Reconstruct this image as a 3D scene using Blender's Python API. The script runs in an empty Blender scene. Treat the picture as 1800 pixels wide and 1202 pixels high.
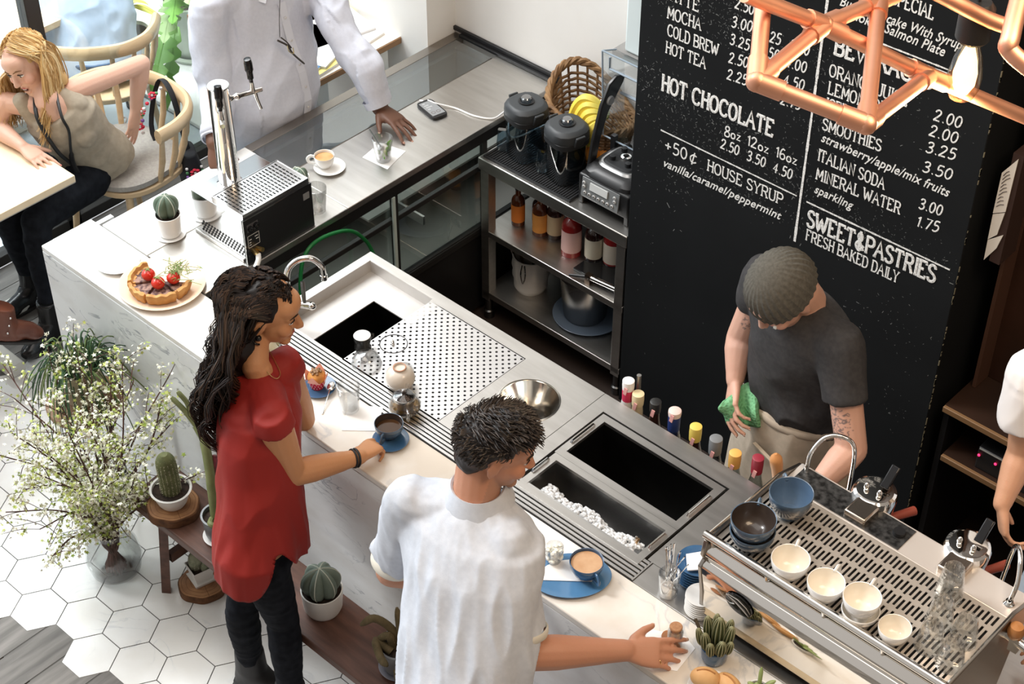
import bpy, bmesh, math, random
import numpy as np
from mathutils import Vector, Matrix, noise
PI=math.pi; R=math.radians
C=bpy.context.scene.collection
scene=bpy.context.scene
V=Vector
# ---------------------------------------------------------------- camera, world, lights, exposure
H=0.92
cam_d=bpy.data.cameras.new('camera'); cam=bpy.data.objects.new('camera',cam_d); C.objects.link(cam)
RT=V((0.733995,0.67915044,0.00245311)); DN=V((0.44527081,-0.47849485,-0.75682005)); FW=V((-0.51282087,0.55659442,-0.6536187))
CAM=V((4.5581,-2.4833,4.72)); FPX=3078.227
cam.matrix_world=Matrix(((RT.x,-DN.x,-FW.x,CAM.x),(RT.y,-DN.y,-FW.y,CAM.y),(RT.z,-DN.z,-FW.z,CAM.z),(0,0,0,1)))
cam_d.sensor_width=36; cam_d.lens=FPX/1800*36; cam_d.clip_start=.05; cam_d.clip_end=100
scene.camera=cam
vs=scene.view_settings; vs.view_transform='Standard'; vs.look='None'; vs.gamma=1; vs.use_curve_mapping=False; vs.exposure=0.38
def pz(x,y,z=H):
    d=RT*((x-900)/FPX)+DN*((y-601)/FPX)+FW; return CAM+d*((z-CAM.z)/d.z)
def py(x,y,Y):
    d=RT*((x-900)/FPX)+DN*((y-601)/FPX)+FW; return CAM+d*((Y-CAM.y)/d.y)
def pxx(x,y,X):
    d=RT*((x-900)/FPX)+DN*((y-601)/FPX)+FW; return CAM+d*((X-CAM.x)/d.x)
def pd(x,y,D): return CAM+(RT*((x-900)/FPX)+DN*((y-601)/FPX)+FW)*D
w=bpy.data.worlds.new('world'); scene.world=w; w.use_nodes=True
nt=w.node_tree; nt.nodes.clear()
def wn(t): return nt.nodes.new(t)
tc=wn('ShaderNodeTexCoord'); sx=wn('ShaderNodeSeparateXYZ'); nt.links.new(tc.outputs['Generated'],sx.inputs[0])
ma=wn('ShaderNodeMath'); ma.operation='MULTIPLY_ADD'; nt.links.new(sx.outputs[0],ma.inputs[0]); ma.inputs[1].default_value=-.5; ma.inputs[2].default_value=.5
rp=wn('ShaderNodeValToRGB'); nt.links.new(ma.outputs[0],rp.inputs[0])
cr=rp.color_ramp; cr.elements[0].position=.1; cr.elements[0].color=(.22,.17,.13,1); cr.elements[1].position=.95; cr.elements[1].color=(.80,.84,.90,1)
e=cr.elements.new(.5); e.color=(.5,.45,.40,1)
bg=wn('ShaderNodeBackground'); bg.inputs[1].default_value=.72; nt.links.new(rp.outputs[0],bg.inputs[0])
ow=wn('ShaderNodeOutputWorld'); nt.links.new(bg.outputs[0],ow.inputs[0])
def area(name,loc,target,sx_,sy_,energy,col):
    l=bpy.data.lights.new(name,'AREA'); l.shape='RECTANGLE'; l.size=sx_; l.size_y=sy_; l.energy=energy; l.color=col
    o=bpy.data.objects.new(name,l); C.objects.link(o); o.location=loc
    d=V(target)-V(loc); o.rotation_euler=d.to_track_quat('-Z','Y').to_euler(); return o
area('window_daylight',(-2.2,-1.0,3.6),(1.2,.0,.6),4.5,3.2,125,(.95,.98,1))
ta=area('terrace_daylight',(-3.0,1.6,4.6),(-2.6,1.6,0),3.4,4.5,230,(.97,.99,1)); ta.data.spread=R(110)
area('overhead_fill',(1.6,-.6,6.6),(1.8,.4,0),4,3,66,(1,.955,.90))  # added soft fill from overhead, no roof opening behind it
area('warm_pendants',(4.3,.2,4.3),(3.1,.4,1),1.2,1.2,38,(1,.76,.52))
sl=bpy.data.lights.new('daylight_sun','SUN'); sl.energy=1.2; sl.angle=R(12); sl.color=(1,.98,.95)
so=bpy.data.objects.new('daylight_sun',sl); C.objects.link(so); so.rotation_euler=V((.62,.30,-.72)).to_track_quat('-Z','Y').to_euler()
# ---------------------------------------------------------------- materials
MATS={}
def _n(t,k,**kw):
    n=t.nodes.new(k)
    for a,b in kw.items(): setattr(n,a,b)
    return n
def M(name,col=(.8,.8,.8),rough=.5,metal=0,col2=None,scale=20,detail=4,ramp=(.35,.65),stretch=(1,1,1),bump=0,bscale=None,trans=0,ior=1.45,emis=None,estr=1,coat=0,sheen=0,sss=0,attr=None,alpha=1,kind='noise',rough2=None,spec=.5,distort=0):
    if name in MATS: return MATS[name]
    m=bpy.data.materials.new(name); m.use_nodes=True; t=m.node_tree; b=t.nodes['Principled BSDF']; L=t.links.new
    b.inputs['Base Color'].default_value=(*col,1); b.inputs['Roughness'].default_value=rough; b.inputs['Metallic'].default_value=metal
    b.inputs['Transmission Weight'].default_value=trans; b.inputs['IOR'].default_value=ior; b.inputs['Coat Weight'].default_value=coat
    b.inputs['Sheen Weight'].default_value=sheen; b.inputs['Alpha'].default_value=alpha; b.inputs['Specular IOR Level'].default_value=spec
    if sss: b.inputs['Subsurface Weight'].default_value=sss; b.inputs['Subsurface Radius'].default_value=(.02,.008,.005); b.inputs['Subsurface Scale'].default_value=.5
    if emis: b.inputs['Emission Color'].default_value=(*emis,1); b.inputs['Emission Strength'].default_value=estr
    fac=None
    if col2 or bump or rough2 is not None:
        tc=_n(t,'ShaderNodeTexCoord'); mp=_n(t,'ShaderNodeMapping'); mp.inputs['Scale'].default_value=stretch; L(tc.outputs['Object'],mp.inputs['Vector'])
        if kind=='voronoi': tx=_n(t,'ShaderNodeTexVoronoi'); tx.inputs['Scale'].default_value=scale; fo=tx.outputs['Distance']
        elif kind=='wave':
            tx=_n(t,'ShaderNodeTexWave'); tx.inputs['Scale'].default_value=scale; tx.inputs['Distortion'].default_value=distort or 4; tx.inputs['Detail'].default_value=3; fo=tx.outputs['Fac']
        else:
            tx=_n(t,'ShaderNodeTexNoise'); tx.inputs['Scale'].default_value=scale; tx.inputs['Detail'].default_value=detail; tx.inputs['Distortion'].default_value=distort; fo=tx.outputs['Fac']
        L(mp.outputs['Vector'],tx.inputs['Vector'])
        rm=_n(t,'ShaderNodeValToRGB'); rm.color_ramp.elements[0].position=ramp[0]; rm.color_ramp.elements[1].position=ramp[1]
        c2=col2 or col; rm.color_ramp.elements[0].color=(*c2,1); rm.color_ramp.elements[1].color=(*col,1); L(fo,rm.inputs[0])
        if col2: L(rm.outputs[0],b.inputs['Base Color'])
        if rough2 is not None:
            mr=_n(t,'ShaderNodeMapRange'); L(fo,mr.inputs[0]); mr.inputs[3].default_value=rough; mr.inputs[4].default_value=rough2; L(mr.outputs[0],b.inputs['Roughness'])
        if bump:
            bp=_n(t,'ShaderNodeBump'); bp.inputs['Strength'].default_value=bump; bp.inputs['Distance'].default_value=.004
            if bscale:
                t2=_n(t,'ShaderNodeTexNoise'); t2.inputs['Scale'].default_value=bscale; t2.inputs['Detail'].default_value=3; L(mp.outputs['Vector'],t2.inputs['Vector']); L(t2.outputs['Fac'],bp.inputs['Height'])
            else: L(fo,bp.inputs['Height'])
            L(bp.outputs[0],b.inputs['Normal'])
    if attr:
        at=_n(t,'ShaderNodeAttribute'); at.attribute_name=attr; L(at.outputs['Color'],b.inputs['Base Color'])
    MATS[name]=m; return m
def thin_glass(name,tint=(1,1,1),edge=.55,base=.04,rough=.02,dark=.38):
    if name in MATS: return MATS[name]
    m=bpy.data.materials.new(name); m.use_nodes=True; t=m.node_tree; t.nodes.clear(); L=t.links.new
    tr=_n(t,'ShaderNodeBsdfTransparent'); l2=_n(t,'ShaderNodeLayerWeight'); l2.inputs[0].default_value=.22; cx=_n(t,'ShaderNodeMix',data_type='RGBA'); L(l2.outputs['Facing'],cx.inputs['Factor']); cx.inputs['A'].default_value=(*tint,1); cx.inputs['B'].default_value=(*[q*dark for q in tint],1); L(cx.outputs['Result'],tr.inputs[0])
    gl=_n(t,'ShaderNodeBsdfGlossy'); gl.inputs['Roughness'].default_value=rough; gl.inputs[0].default_value=(1,1,1,1)
    lw=_n(t,'ShaderNodeLayerWeight'); lw.inputs[0].default_value=.35
    mr=_n(t,'ShaderNodeMapRange'); L(lw.outputs['Facing'],mr.inputs[0]); mr.inputs[3].default_value=base; mr.inputs[4].default_value=edge
    mx=_n(t,'ShaderNodeMixShader'); L(mr.outputs[0],mx.inputs[0]); L(tr.outputs[0],mx.inputs[1]); L(gl.outputs[0],mx.inputs[2])
    o=_n(t,'ShaderNodeOutputMaterial'); L(mx.outputs[0],o.inputs[0]); MATS[name]=m; return m
def marble(name,base=(.86,.86,.85),vein=(.36,.38,.42),rough=.12,scale=2.2,amt=.75,warm=(.80,.72,.62)):
    if name in MATS: return MATS[name]
    m=bpy.data.materials.new(name); m.use_nodes=True; t=m.node_tree; b=t.nodes['Principled BSDF']; L=t.links.new
    b.inputs['Roughness'].default_value=rough
    tc=_n(t,'ShaderNodeTexCoord'); mp=_n(t,'ShaderNodeMapping'); mp.inputs['Rotation'].default_value=(.4,.7,.5); mp.inputs['Scale'].default_value=(1,1,2.2); L(tc.outputs['Object'],mp.inputs['Vector'])
    def rid(s,d,lo,hi,dist):
        n=_n(t,'ShaderNodeTexNoise'); n.inputs['Scale'].default_value=s; n.inputs['Detail'].default_value=d; n.inputs['Distortion'].default_value=dist; L(mp.outputs[0],n.inputs['Vector'])
        a=_n(t,'ShaderNodeMath',operation='SUBTRACT'); L(n.outputs['Fac'],a.inputs[0]); a.inputs[1].default_value=.5
        c=_n(t,'ShaderNodeMath',operation='ABSOLUTE'); L(a.outputs[0],c.inputs[0])
        r=_n(t,'ShaderNodeMapRange'); L(c.outputs[0],r.inputs[0]); r.inputs[1].default_value=lo; r.inputs[2].default_value=hi; r.inputs[3].default_value=1; r.inputs[4].default_value=0; return r.outputs[0]
    v1=rid(scale*1.6,6,0,.022,1.2); n2=_n(t,'ShaderNodeTexNoise'); n2.inputs['Scale'].default_value=scale*1.3; n2.inputs['Detail'].default_value=5; L(mp.outputs[0],n2.inputs['Vector'])
    msk=_n(t,'ShaderNodeMapRange'); L(n2.outputs['Fac'],msk.inputs[0]); msk.inputs[1].default_value=.48; msk.inputs[2].default_value=.68
    f=_n(t,'ShaderNodeMath',operation='MULTIPLY'); L(v1,f.inputs[0]); L(msk.outputs[0],f.inputs[1])
    f2=_n(t,'ShaderNodeMath',operation='MULTIPLY'); L(f.outputs[0],f2.inputs[0]); f2.inputs[1].default_value=amt
    n3=_n(t,'ShaderNodeTexNoise'); n3.inputs['Scale'].default_value=scale*.9; n3.inputs['Detail'].default_value=6; L(mp.outputs[0],n3.inputs['Vector'])
    cr=_n(t,'ShaderNodeValToRGB'); cr.color_ramp.elements[0].position=.38; cr.color_ramp.elements[0].color=(*[x*.86 for x in warm],1) if warm else (*[x*.8 for x in base],1)
    cr.color_ramp.elements[1].position=.56; cr.color_ramp.elements[1].color=(*base,1); L(n3.outputs['Fac'],cr.inputs[0])
    mx=_n(t,'ShaderNodeMix',data_type='RGBA'); L(f2.outputs[0],mx.inputs['Factor']); L(cr.outputs[0],mx.inputs['A']); mx.inputs['B'].default_value=(*vein,1); L(mx.outputs['Result'],b.inputs['Base Color'])
    MATS[name]=m; return m
STEEL=M('brushed_steel',(.62,.60,.57),.32,1,col2=(.56,.54,.51),scale=5,stretch=(1,9,9),rough2=.40)
STEELD=M('dark_steel',(.20,.20,.20),.32,1,col2=(.12,.12,.12),scale=8)
WELL=M('well_steel',(.42,.415,.41),.26,1,col2=(.32,.315,.31),scale=4)
CHROME=M('chrome',(.86,.85,.83),.06,1)
BLACK=M('black_paint',(.012,.012,.013),.4)
BLACKG=M('black_gloss',(.01,.01,.011),.12)
RUBBER=M('black_rubber',(.015,.016,.018),.6)
MARBLE=marble('bar_marble')
WHITEC=M('white_ceramic',(.86,.85,.83),.18,coat=.3)
GLASS=thin_glass('clear_glass')
PANE=thin_glass('window_glass',(.93,.97,.98),.25,.03)
SLATE=M('blue_glaze',(.055,.135,.26),.22,col2=(.03,.085,.18),scale=14,coat=.4)
SOIL=M('potting_soil',(.045,.028,.02),.95,col2=(.012,.008,.006),scale=60,bump=.8)
OAK=M('light_oak',(.72,.50,.29),.45,col2=(.60,.39,.20),scale=6,stretch=(1,1,8))
# ---------------------------------------------------------------- mesh builder
ROOT={}
class MB:
    def __init__(s): s.v=[]; s.f=[]; s.m=[]
    def add(s,vs,fs,mat=0):
        o=len(s.v); s.v+= [tuple(x) for x in vs]; s.f+=[tuple(i+o for i in f) for f in fs]; s.m+=[mat]*len(fs); return s
    def box(s,c,d,rz=0,mat=0,rot=None):
        x,y,z=d[0]/2,d[1]/2,d[2]/2; M_=rot or Matrix.Rotation(rz,3,'Z')
        vs=[V(c)+M_@V((a*x,b*y,e*z)) for a in(-1,1) for b in(-1,1) for e in(-1,1)]
        return s.add(vs,[(0,1,3,2),(4,6,7,5),(0,4,5,1),(2,3,7,6),(0,2,6,4),(1,5,7,3)],mat)
    def bx(s,x0,x1,y0,y1,z0,z1,mat=0): return s.box(((x0+x1)/2,(y0+y1)/2,(z0+z1)/2),(x1-x0,y1-y0,z1-z0),0,mat)
    def tube(s,pts,r,n=8,mat=0,cap=True,closed=False,flat=None):
        pts=[V(p) for p in pts]; N=len(pts); rs=r if isinstance(r,(list,tuple)) else [r]*N
        vs=[];fs=[];up=None
        for i,p in enumerate(pts):
            if closed: t=pts[(i+1)%N]-pts[i-1]
            else: t=pts[min(i+1,N-1)]-pts[max(i-1,0)]
            if t.length<1e-9: t=V((0,0,1))
            t.normalize()
            if up is None: up=V((0,0,1)) if abs(t.z)<.9 else V((1,0,0))
            a=t.cross(up)
            if a.length<1e-6: a=t.orthogonal()
            a.normalize(); b=a.cross(t).normalized(); up=b
            for k in range(n):
                q=2*PI*k/n; vs.append(p+(a*math.cos(q)+b*math.sin(q)*(flat or 1))*rs[i])
        for i in range(N if closed else N-1):
            j=(i+1)%N
            for k in range(n): fs.append((i*n+k,j*n+k,j*n+(k+1)%n,i*n+(k+1)%n)[::-1])
        if cap and not closed: fs.append(tuple(range(n))); fs.append(tuple((N-1)*n+k for k in range(n))[::-1])
        return s.add(vs,fs,mat)
    def caps(s,p1,r1,p2,r2,n=12,mat=0):
        p1,p2=V(p1),V(p2); d=(p2-p1); L=d.length; d=d.normalized() if L>1e-6 else V((0,0,1)); pts=[];rs=[]
        for a in (-88,-60,-30): pts.append(p1+d*r1*math.sin(R(a))); rs.append(r1*math.cos(R(a)))
        pts.append(p1);rs.append(r1); pts.append((p1+p2)/2); rs.append((r1+r2)/2); pts.append(p2);rs.append(r2)
        for a in (30,60,88): pts.append(p2+d*r2*math.sin(R(a))); rs.append(r2*math.cos(R(a)))
        return s.tube(pts,rs,n,mat)
    def ell(s,c,r,rot=None,n=16,mat=0):
        M_=rot or Matrix.Identity(3); vs=[];fs=[];h=n//2
        for i in range(h+1):
            th=PI*i/h
            for k in range(n):
                q=2*PI*k/n; vs.append(V(c)+M_@V((r[0]*math.sin(th)*math.cos(q),r[1]*math.sin(th)*math.sin(q),r[2]*math.cos(th))))
        for i in range(h):
            for k in range(n): fs.append((i*n+k,(i+1)*n+k,(i+1)*n+(k+1)%n,i*n+(k+1)%n))
        return s.add(vs,fs,mat)
    def loft(s,rings,n=24,mat=0,cap=True,pw=1):
        vs=[];fs=[]
        for c,a,b in rings:
            c,a,b=V(c),V(a),V(b)
            for k in range(n):
                q=2*PI*k/n; cx,sy=math.cos(q),math.sin(q)
                cx=math.copysign(abs(cx)**pw,cx); sy=math.copysign(abs(sy)**pw,sy)
                vs.append(c+a*cx+b*sy)
        for i in range(len(rings)-1):
            for k in range(n): fs.append((i*n+k,i*n+(k+1)%n,(i+1)*n+(k+1)%n,(i+1)*n+k))
        if cap: fs.append(tuple(range(n))[::-1]); fs.append(tuple((len(rings)-1)*n+k for k in range(n)))
        return s.add(vs,fs,mat)
    def lathe(s,prof,c=(0,0,0),n=32,mat=0,rot=None,cap=False,sx=1,sy=1):
        M_=rot or Matrix.Identity(3); vs=[];fs=[]
        for r,z in prof:
            for k in range(n):
                q=2*PI*k/n; vs.append(V(c)+M_@V((r*math.cos(q)*sx,r*math.sin(q)*sy,z)))
        for i in range(len(prof)-1):
            for k in range(n): fs.append((i*n+k,i*n+(k+1)%n,(i+1)*n+(k+1)%n,(i+1)*n+k))
        if cap: fs.append(tuple(range(n))[::-1]); fs.append(tuple((len(prof)-1)*n+k for k in range(n)))
        return s.add(vs,fs,mat)
    def prism(s,poly,z0,z1,mat=0,mp=None):
        n=len(poly); f=mp or (lambda x,y,z:V((x,y,z)))
        vs=[f(x,y,z0) for x,y in poly]+[f(x,y,z1) for x,y in poly]
        return s.add(vs,[tuple(range(n))[::-1],tuple(range(n,2*n))]+[(i,(i+1)%n,(i+1)%n+n,i+n) for i in range(n)],mat)
    def plate(s,x0,x1,y0,y1,z0,z1,holes,mat=0):
        """rectangular plate with axis-aligned rectangular holes"""
        xs=sorted({x0,x1,*[h[0] for h in holes],*[h[1] for h in holes]}); ys=sorted({y0,y1,*[h[2] for h in holes],*[h[3] for h in holes]})
        inh=lambda a,b:any(h[0]<a<h[1] and h[2]<b<h[3] for h in holes)
        cell={}
        for i in range(len(xs)-1):
            for j in range(len(ys)-1):
                cell[i,j]=not inh((xs[i]+xs[i+1])/2,(ys[j]+ys[j+1])/2)
        for (i,j),on in cell.items():
            if not on: continue
            a,b,c,d=xs[i],xs[i+1],ys[j],ys[j+1]
            s.add([(a,c,z1),(b,c,z1),(b,d,z1),(a,d,z1)],[(0,1,2,3)],mat); s.add([(a,c,z0),(b,c,z0),(b,d,z0),(a,d,z0)],[(3,2,1,0)],mat)
            if not cell.get((i-1,j)): s.add([(a,c,z0),(a,d,z0),(a,d,z1),(a,c,z1)],[(3,2,1,0)],mat)
            if not cell.get((i+1,j)): s.add([(b,c,z0),(b,d,z0),(b,d,z1),(b,c,z1)],[(0,1,2,3)],mat)
            if not cell.get((i,j-1)): s.add([(a,c,z0),(b,c,z0),(b,c,z1),(a,c,z1)],[(0,1,2,3)],mat)
            if not cell.get((i,j+1)): s.add([(a,d,z0),(b,d,z0),(b,d,z1),(a,d,z1)],[(3,2,1,0)],mat)
        return s
    def build(s,name,mats,parent=None,bevel=0,sub=0,ang=38,local=False,seg=2,label=None,smooth=True,weld=False):
        if not isinstance(mats,(list,tuple)): mats=[mats]
        me=bpy.data.meshes.new(name); vs=s.v
        if parent is not None and not local:
            r=parent
            while r.parent: r=r.parent
            inv=ROOT.get(r.name)
            if inv is not None: vs=[inv@V(x) for x in vs]
        me.from_pydata([tuple(x) for x in vs],[],s.f)
        for m in mats: me.materials.append(m)
        me.polygons.foreach_set('material_index',s.m)
        if weld:
            bm=bmesh.new(); bm.from_mesh(me); bmesh.ops.remove_doubles(bm,verts=bm.verts,dist=1e-5); bmesh.ops.recalc_face_normals(bm,faces=bm.faces); bm.to_mesh(me); bm.free()
        if smooth:
            me.polygons.foreach_set('use_smooth',[True]*len(me.polygons)); me.set_sharp_from_angle(angle=R(ang))
        o=bpy.data.objects.new(name,me); C.objects.link(o)
        if parent is not None: o.parent=parent
        if bevel:
            b=o.modifiers.new('bevel','BEVEL'); b.width=bevel; b.segments=seg; b.limit_method='ANGLE'; b.angle_limit=R(40)
        if sub:
            b=o.modifiers.new('sub','SUBSURF'); b.levels=sub; b.render_levels=sub
        if label: o['label']=label
        return o
def tag(o,label,cat,group=None):
    o['label']=label; o['category']=cat
    if group: o['group']=group
    return o
def thing(name,label,cat,loc=(0,0,0),rz=0,group=None):
    o=bpy.data.objects.new(name,None); o.empty_display_size=.05; C.objects.link(o); o.location=loc; o.rotation_euler=(0,0,rz)
    ROOT[o.name]=(Matrix.Translation(V(loc))@Matrix.Rotation(rz,4,'Z')).inverted()
    return tag(o,label,cat,group)
def struct(o,label=None):
    o['kind']='structure'
    if label: o['label']=label
    return o
def dup(root,loc,rz=None,label=None,group=None):
    def cp(o,p):
        c=o.copy(); C.objects.link(c)
        if p: c.parent=p
        for ch in [x for x in bpy.data.objects if x.parent==o and x is not c]: cp(ch,c)
        return c
    kids=[x for x in bpy.data.objects if x.parent==root]
    r=root.copy(); C.objects.link(r); r.location=loc
    if rz is not None: r.rotation_euler=(0,0,rz)
    for k in kids: cp(k,r)
    if label: r['label']=label
    if group: r['group']=group
    return r
def bez(pts,n=12):
    """catmull-rom through points"""
    P=[V(p) for p in pts]; P=[P[0]*2-P[1]]+P+[P[-1]*2-P[-2]]; out=[]
    for i in range(1,len(P)-2):
        for k in range(n):
            t=k/n; a,b,c,d=P[i-1],P[i],P[i+1],P[i+2]
            out.append(.5*((2*b)+(c-a)*t+(2*a-5*b+4*c-d)*t*t+(3*b-a-3*c+d)*t**3))
    out.append(P[-2]); return out
rnd=random.Random(7)
# ---------------------------------------------------------------- setting
TILE=marble('tile_marble',(.77,.77,.76),(.42,.44,.48),.16,3.2,.5,(.80,.78,.74))
GROUT=M('tile_grout',(.09,.085,.08),.8)
PLANK=M('grey_planks',(.19,.178,.165),.6,col2=(.10,.093,.086),scale=5,stretch=(6,.6,1),detail=8,bump=.15)
PLANKS=[PLANK,M('grey_planks_light',(.235,.22,.205),.6,col2=(.13,.122,.112),scale=5,stretch=(6,.6,1),detail=8,bump=.15)]
DARKF=M('dark_kitchen_floor',(.03,.02,.016),.5)
PAVE=M('terrace_paving',(.62,.68,.72),.35,col2=(.56,.62,.66),scale=2)
fl=MB()
S=.0992; q3=S*math.sqrt(3)
bound={0:-.80,1:-.75,2:-.65,3:-.75}
for k in range(-6,20):
    cx=.467+1.5*S*k
    for j in range(-9,8):
        cy=-.558+j*q3+(q3/2 if k%2 else 0)
        if cy<bound.get(k,-.70 if k>3 else -1.2) or cy>.5: continue
        if k<-2 and cy>.15: continue
        fl.prism([(cx+(S-.0022)*math.cos(R(60*i)),cy+(S-.0022)*math.sin(R(60*i))) for i in range(6)],-.004,0,0)
fl.bx(-.53,3.6,-.85,.6,-.03,-.0025,1)
# planks, laid along the street front
x=-1.10
i=0
while x<-.50:
    fl.bx(x+.002,min(x+.13,-.5)-.002,-1.6,2.05,-.02,-.001,2+i%2); x+=.13; i+=1
x=-.5;i=0
while x<3.6:
    fl.bx(x+.003,x+.147,-2.2,-.63,-.02,-.0012-.0001*(i%2),2+i%2); x+=.15; i+=1
fl.bx(-.5,.06,.5,2.05,-.02,-.001,2)
fl.bx(.06,5.2,.6,3.2,-.02,-.001,4)
fl.bx(-4.5,-1.16,-1.8,4.5,-.04,-.004,5)
struct(fl.build('floor',[TILE,GROUT,PLANKS[0],PLANKS[1],DARKF,PAVE],ang=30))
WALL=M('white_plaster',(.84,.82,.79),.7,col2=(.80,.78,.75),scale=3)
struct(MB().bx(.056,1.5,2.05,2.2,0,5.0).build('wall_back',WALL))
struct(MB().bx(-.95,.056,1.885,2.2,0,5.0).build('wall_pillar',WALL))
DKW=M('dark_brown_panel',(.035,.018,.012),.35,col2=(.02,.011,.008),scale=3)
struct(MB().bx(2.55,4.2,2.05,2.2,0,5.0).build('wall_right',DKW))
# shop window towards the terrace
FR=M('window_frame_paint',(.028,.027,.026),.4)
wn_=MB(); wn_.bx(-1.165,-1.10,-1.6,2.05,0,.05); wn_.bx(-1.165,-1.10,.755,.825,0,3.2)
wo=struct(wn_.build('window_1',FR,bevel=.003))
MB().bx(-1.136,-1.131,-1.6,.755,.05,3.0).bx(-1.136,-1.131,.825,2.05,.05,3.0).build('window_pane',PANE,wo)
struct(MB().bx(-3.6,-1.18,1.66,3.6,0,.02).build('trim_1',M('white_step_paint',(.86,.86,.84),.5),bevel=.004))
# ---------------------------------------------------------------- marble bar
bar=thing('bar_counter','long white marble bar front with dark veins running below the drinks','counter',(0,0,0))
MB().bx(0,3.75,0,.217,.895,.92).build('marble_top',MARBLE,bar,bevel=.004)
FRONTM=marble('front_marble',(.80,.81,.82),(.20,.22,.27),.10,3.0,.95,(.80,.79,.78))
MB().bx(0,3.75,0,.02,0,.8945).build('front_panel',FRONTM,bar,bevel=.002)
MB().bx(0,.02,.0205,.30,0,.8945).build('end_panel',FRONTM,bar)
MB().bx(0.03,3.75,.19,.21,0.0,.89).build('back_board',BLACK,bar)
# ---------------------------------------------------------------- back display counter
dc=thing('display_counter','steel-topped glass display counter running to the back wall','counter',(0,0,0))
CT=M('white_counter_panel',(.84,.84,.83),.12)
MB().bx(.06,.318,.222,.893,.895,.92).build('corner_top',CT,dc,bevel=.002)
MB().bx(.322,.634,.222,.893,.893,.9198).bx(.312,.634,.893,2.045,.893,.9198).build('steel_top',STEEL,dc,bevel=.003)
MB().bx(.105,.308,.895,2.0,.912,.92).build('glass_top',thin_glass('case_glass',(.68,.75,.77),.5,.12),dc)
MB().bx(.058,.103,.893,2.045,.885,.9205).bx(.309,.3115,.893,2.0,.90,.9203).build('edge_trim',[M('bronze_trim',(.33,.30,.27),.35,1)],dc,bevel=.002)
MB().bx(.10,.634,2.022,2.048,.921,.934).bx(.05,.64,2.036,2.049,.934,.952).build('wall_rail',BLACK,dc,bevel=.002)
MB().bx(.595,.630,.30,2.0,.845,.892).build('apron_band',BLACK,dc)
MB().bx(.60,.625,1.128,1.150,.40,.845).bx(.60,.625,.30,.33,.1,.845).bx(.60,.625,1.62,1.64,.1,.845).bx(.60,.625,.30,2.0,.40,.445).bx(.60,.63,.30,2.0,.425,.44).bx(.602,.622,.33,2.0,.715,.738).build('door_frame',M('dark_grey_frame',(.05,.05,.05),.35,.6),dc,bevel=.002)
MB().bx(.609,.613,.33,1.128,.445,.845).bx(.609,.613,1.15,1.62,.445,.845).build('glass_door',thin_glass('door_glass',(.80,.84,.82),.3,.05),dc)
MB().bx(.626,.634,1.114,1.128,.445,.845).build('door_edge',M('pale_glass_edge',(.55,.65,.63),.2),dc)
INT=M('case_liner',(.36,.36,.34),.4,col2=(.30,.30,.28),scale=3)
MB().bx(.12,.59,.34,1.99,.40,.42).bx(.11,.13,.34,1.99,.42,.885).bx(.12,.59,1.97,1.99,.42,.885).bx(.12,.59,.33,.35,.42,.885).bx(.13,.45,1.15,1.96,.62,.63).build('case_interior',INT,dc)
MB().bx(.10,.60,1.30,1.31,.60,.64).build('wire_shelf',STEEL,dc)
pf=MB()
for i in range(14):
    for j in range(6): pf.box((.30,.62+i*.03+(.015 if j%2 else 0),.60+j*.03),(.004,.018,.018))
pf.build('vent_holes',BLACK,dc)
MB().bx(.10,.612,.30,2.0,.02,.40).build('base_cabinet',BLACK,dc)
MB().bx(.05,.10,.30,2.0,.02,.885).build('customer_side_panel',M('grey_glass_panel',(.30,.36,.38),.2),dc)
MB().bx(.112,.30,.90,1.99,.60,.612).build('display_shelf',M('display_shelf_grey',(.20,.25,.28),.3),dc)
# ---------------------------------------------------------------- sink unit
su=thing('sink_worktop','stainless steel sink and drainer worktop behind the marble bar','counter',(0,0,0))
top=MB(); top.plate(.88,1.966,.312,.771,.895,.92,[(.915,1.225,.312,.735),(1.225,1.667,.312,.722)])
# round chute cut is shown by a funnel set in the surface
hc=(1.81,.58); 
top2=MB()
top.v=[];top.f=[];top.m=[]
top.plate(.88,1.690,.312,.771,.895,.92,[(.915,1.225,.312,.735),(1.225,1.667,.312,.722)])
# panel with a round hole
def hole_panel(mb,x0,x1,y0,y1,z0,z1,cx,cy,r,n=48):
    out=[]
    for k in range(n):
        a=2*PI*k/n; c,s_=math.cos(a),math.sin(a)
        t=min(((x1-cx)/c if c>1e-9 else (x0-cx)/c if c<-1e-9 else 1e9),((y1-cy)/s_ if s_>1e-9 else (y0-cy)/s_ if s_<-1e-9 else 1e9))
        out.append((cx+c*t,cy+s_*t))
    for cxn,cyn in ((x0,y0),(x1,y0),(x1,y1),(x0,y1)):
        k=min(range(n),key=lambda i:(out[i][0]-cxn)**2+(out[i][1]-cyn)**2); out[k]=(cxn,cyn)
    inn=[(cx+r*math.cos(2*PI*k/n),cy+r*math.sin(2*PI*k/n)) for k in range(n)]
    vs=[(*p,z1) for p in out]+[(*p,z1) for p in inn]+[(*p,z0) for p in out]
    fs=[]
    for k in range(n):
        j=(k+1)%n; fs.append((k,j,n+j,n+k)); fs.append((2*n+k,2*n+j,j,k))
    mb.add(vs,fs)
hole_panel(top,1.690,1.966,.312,.771,.895,.92,hc[0],hc[1],.098)
top.build('steel_top',STEEL,su,bevel=0)
MB().bx(.88,1.966,.752,.770,.70,.894).bx(.88,.90,.312,.75,.70,.894).build('side_panel',STEEL,su)
b=MB()
b.plate(.915,1.225,.312,.735,.868,.872,[(1.042,1.225,.322,.628)])
for a in ((.911,.916,.313,.734,.8722,.9185),(.916,1.225,.734,.739,.8722,.9185),(.916,1.225,.308,.313,.8722,.9185)): b.bx(*a)
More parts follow.
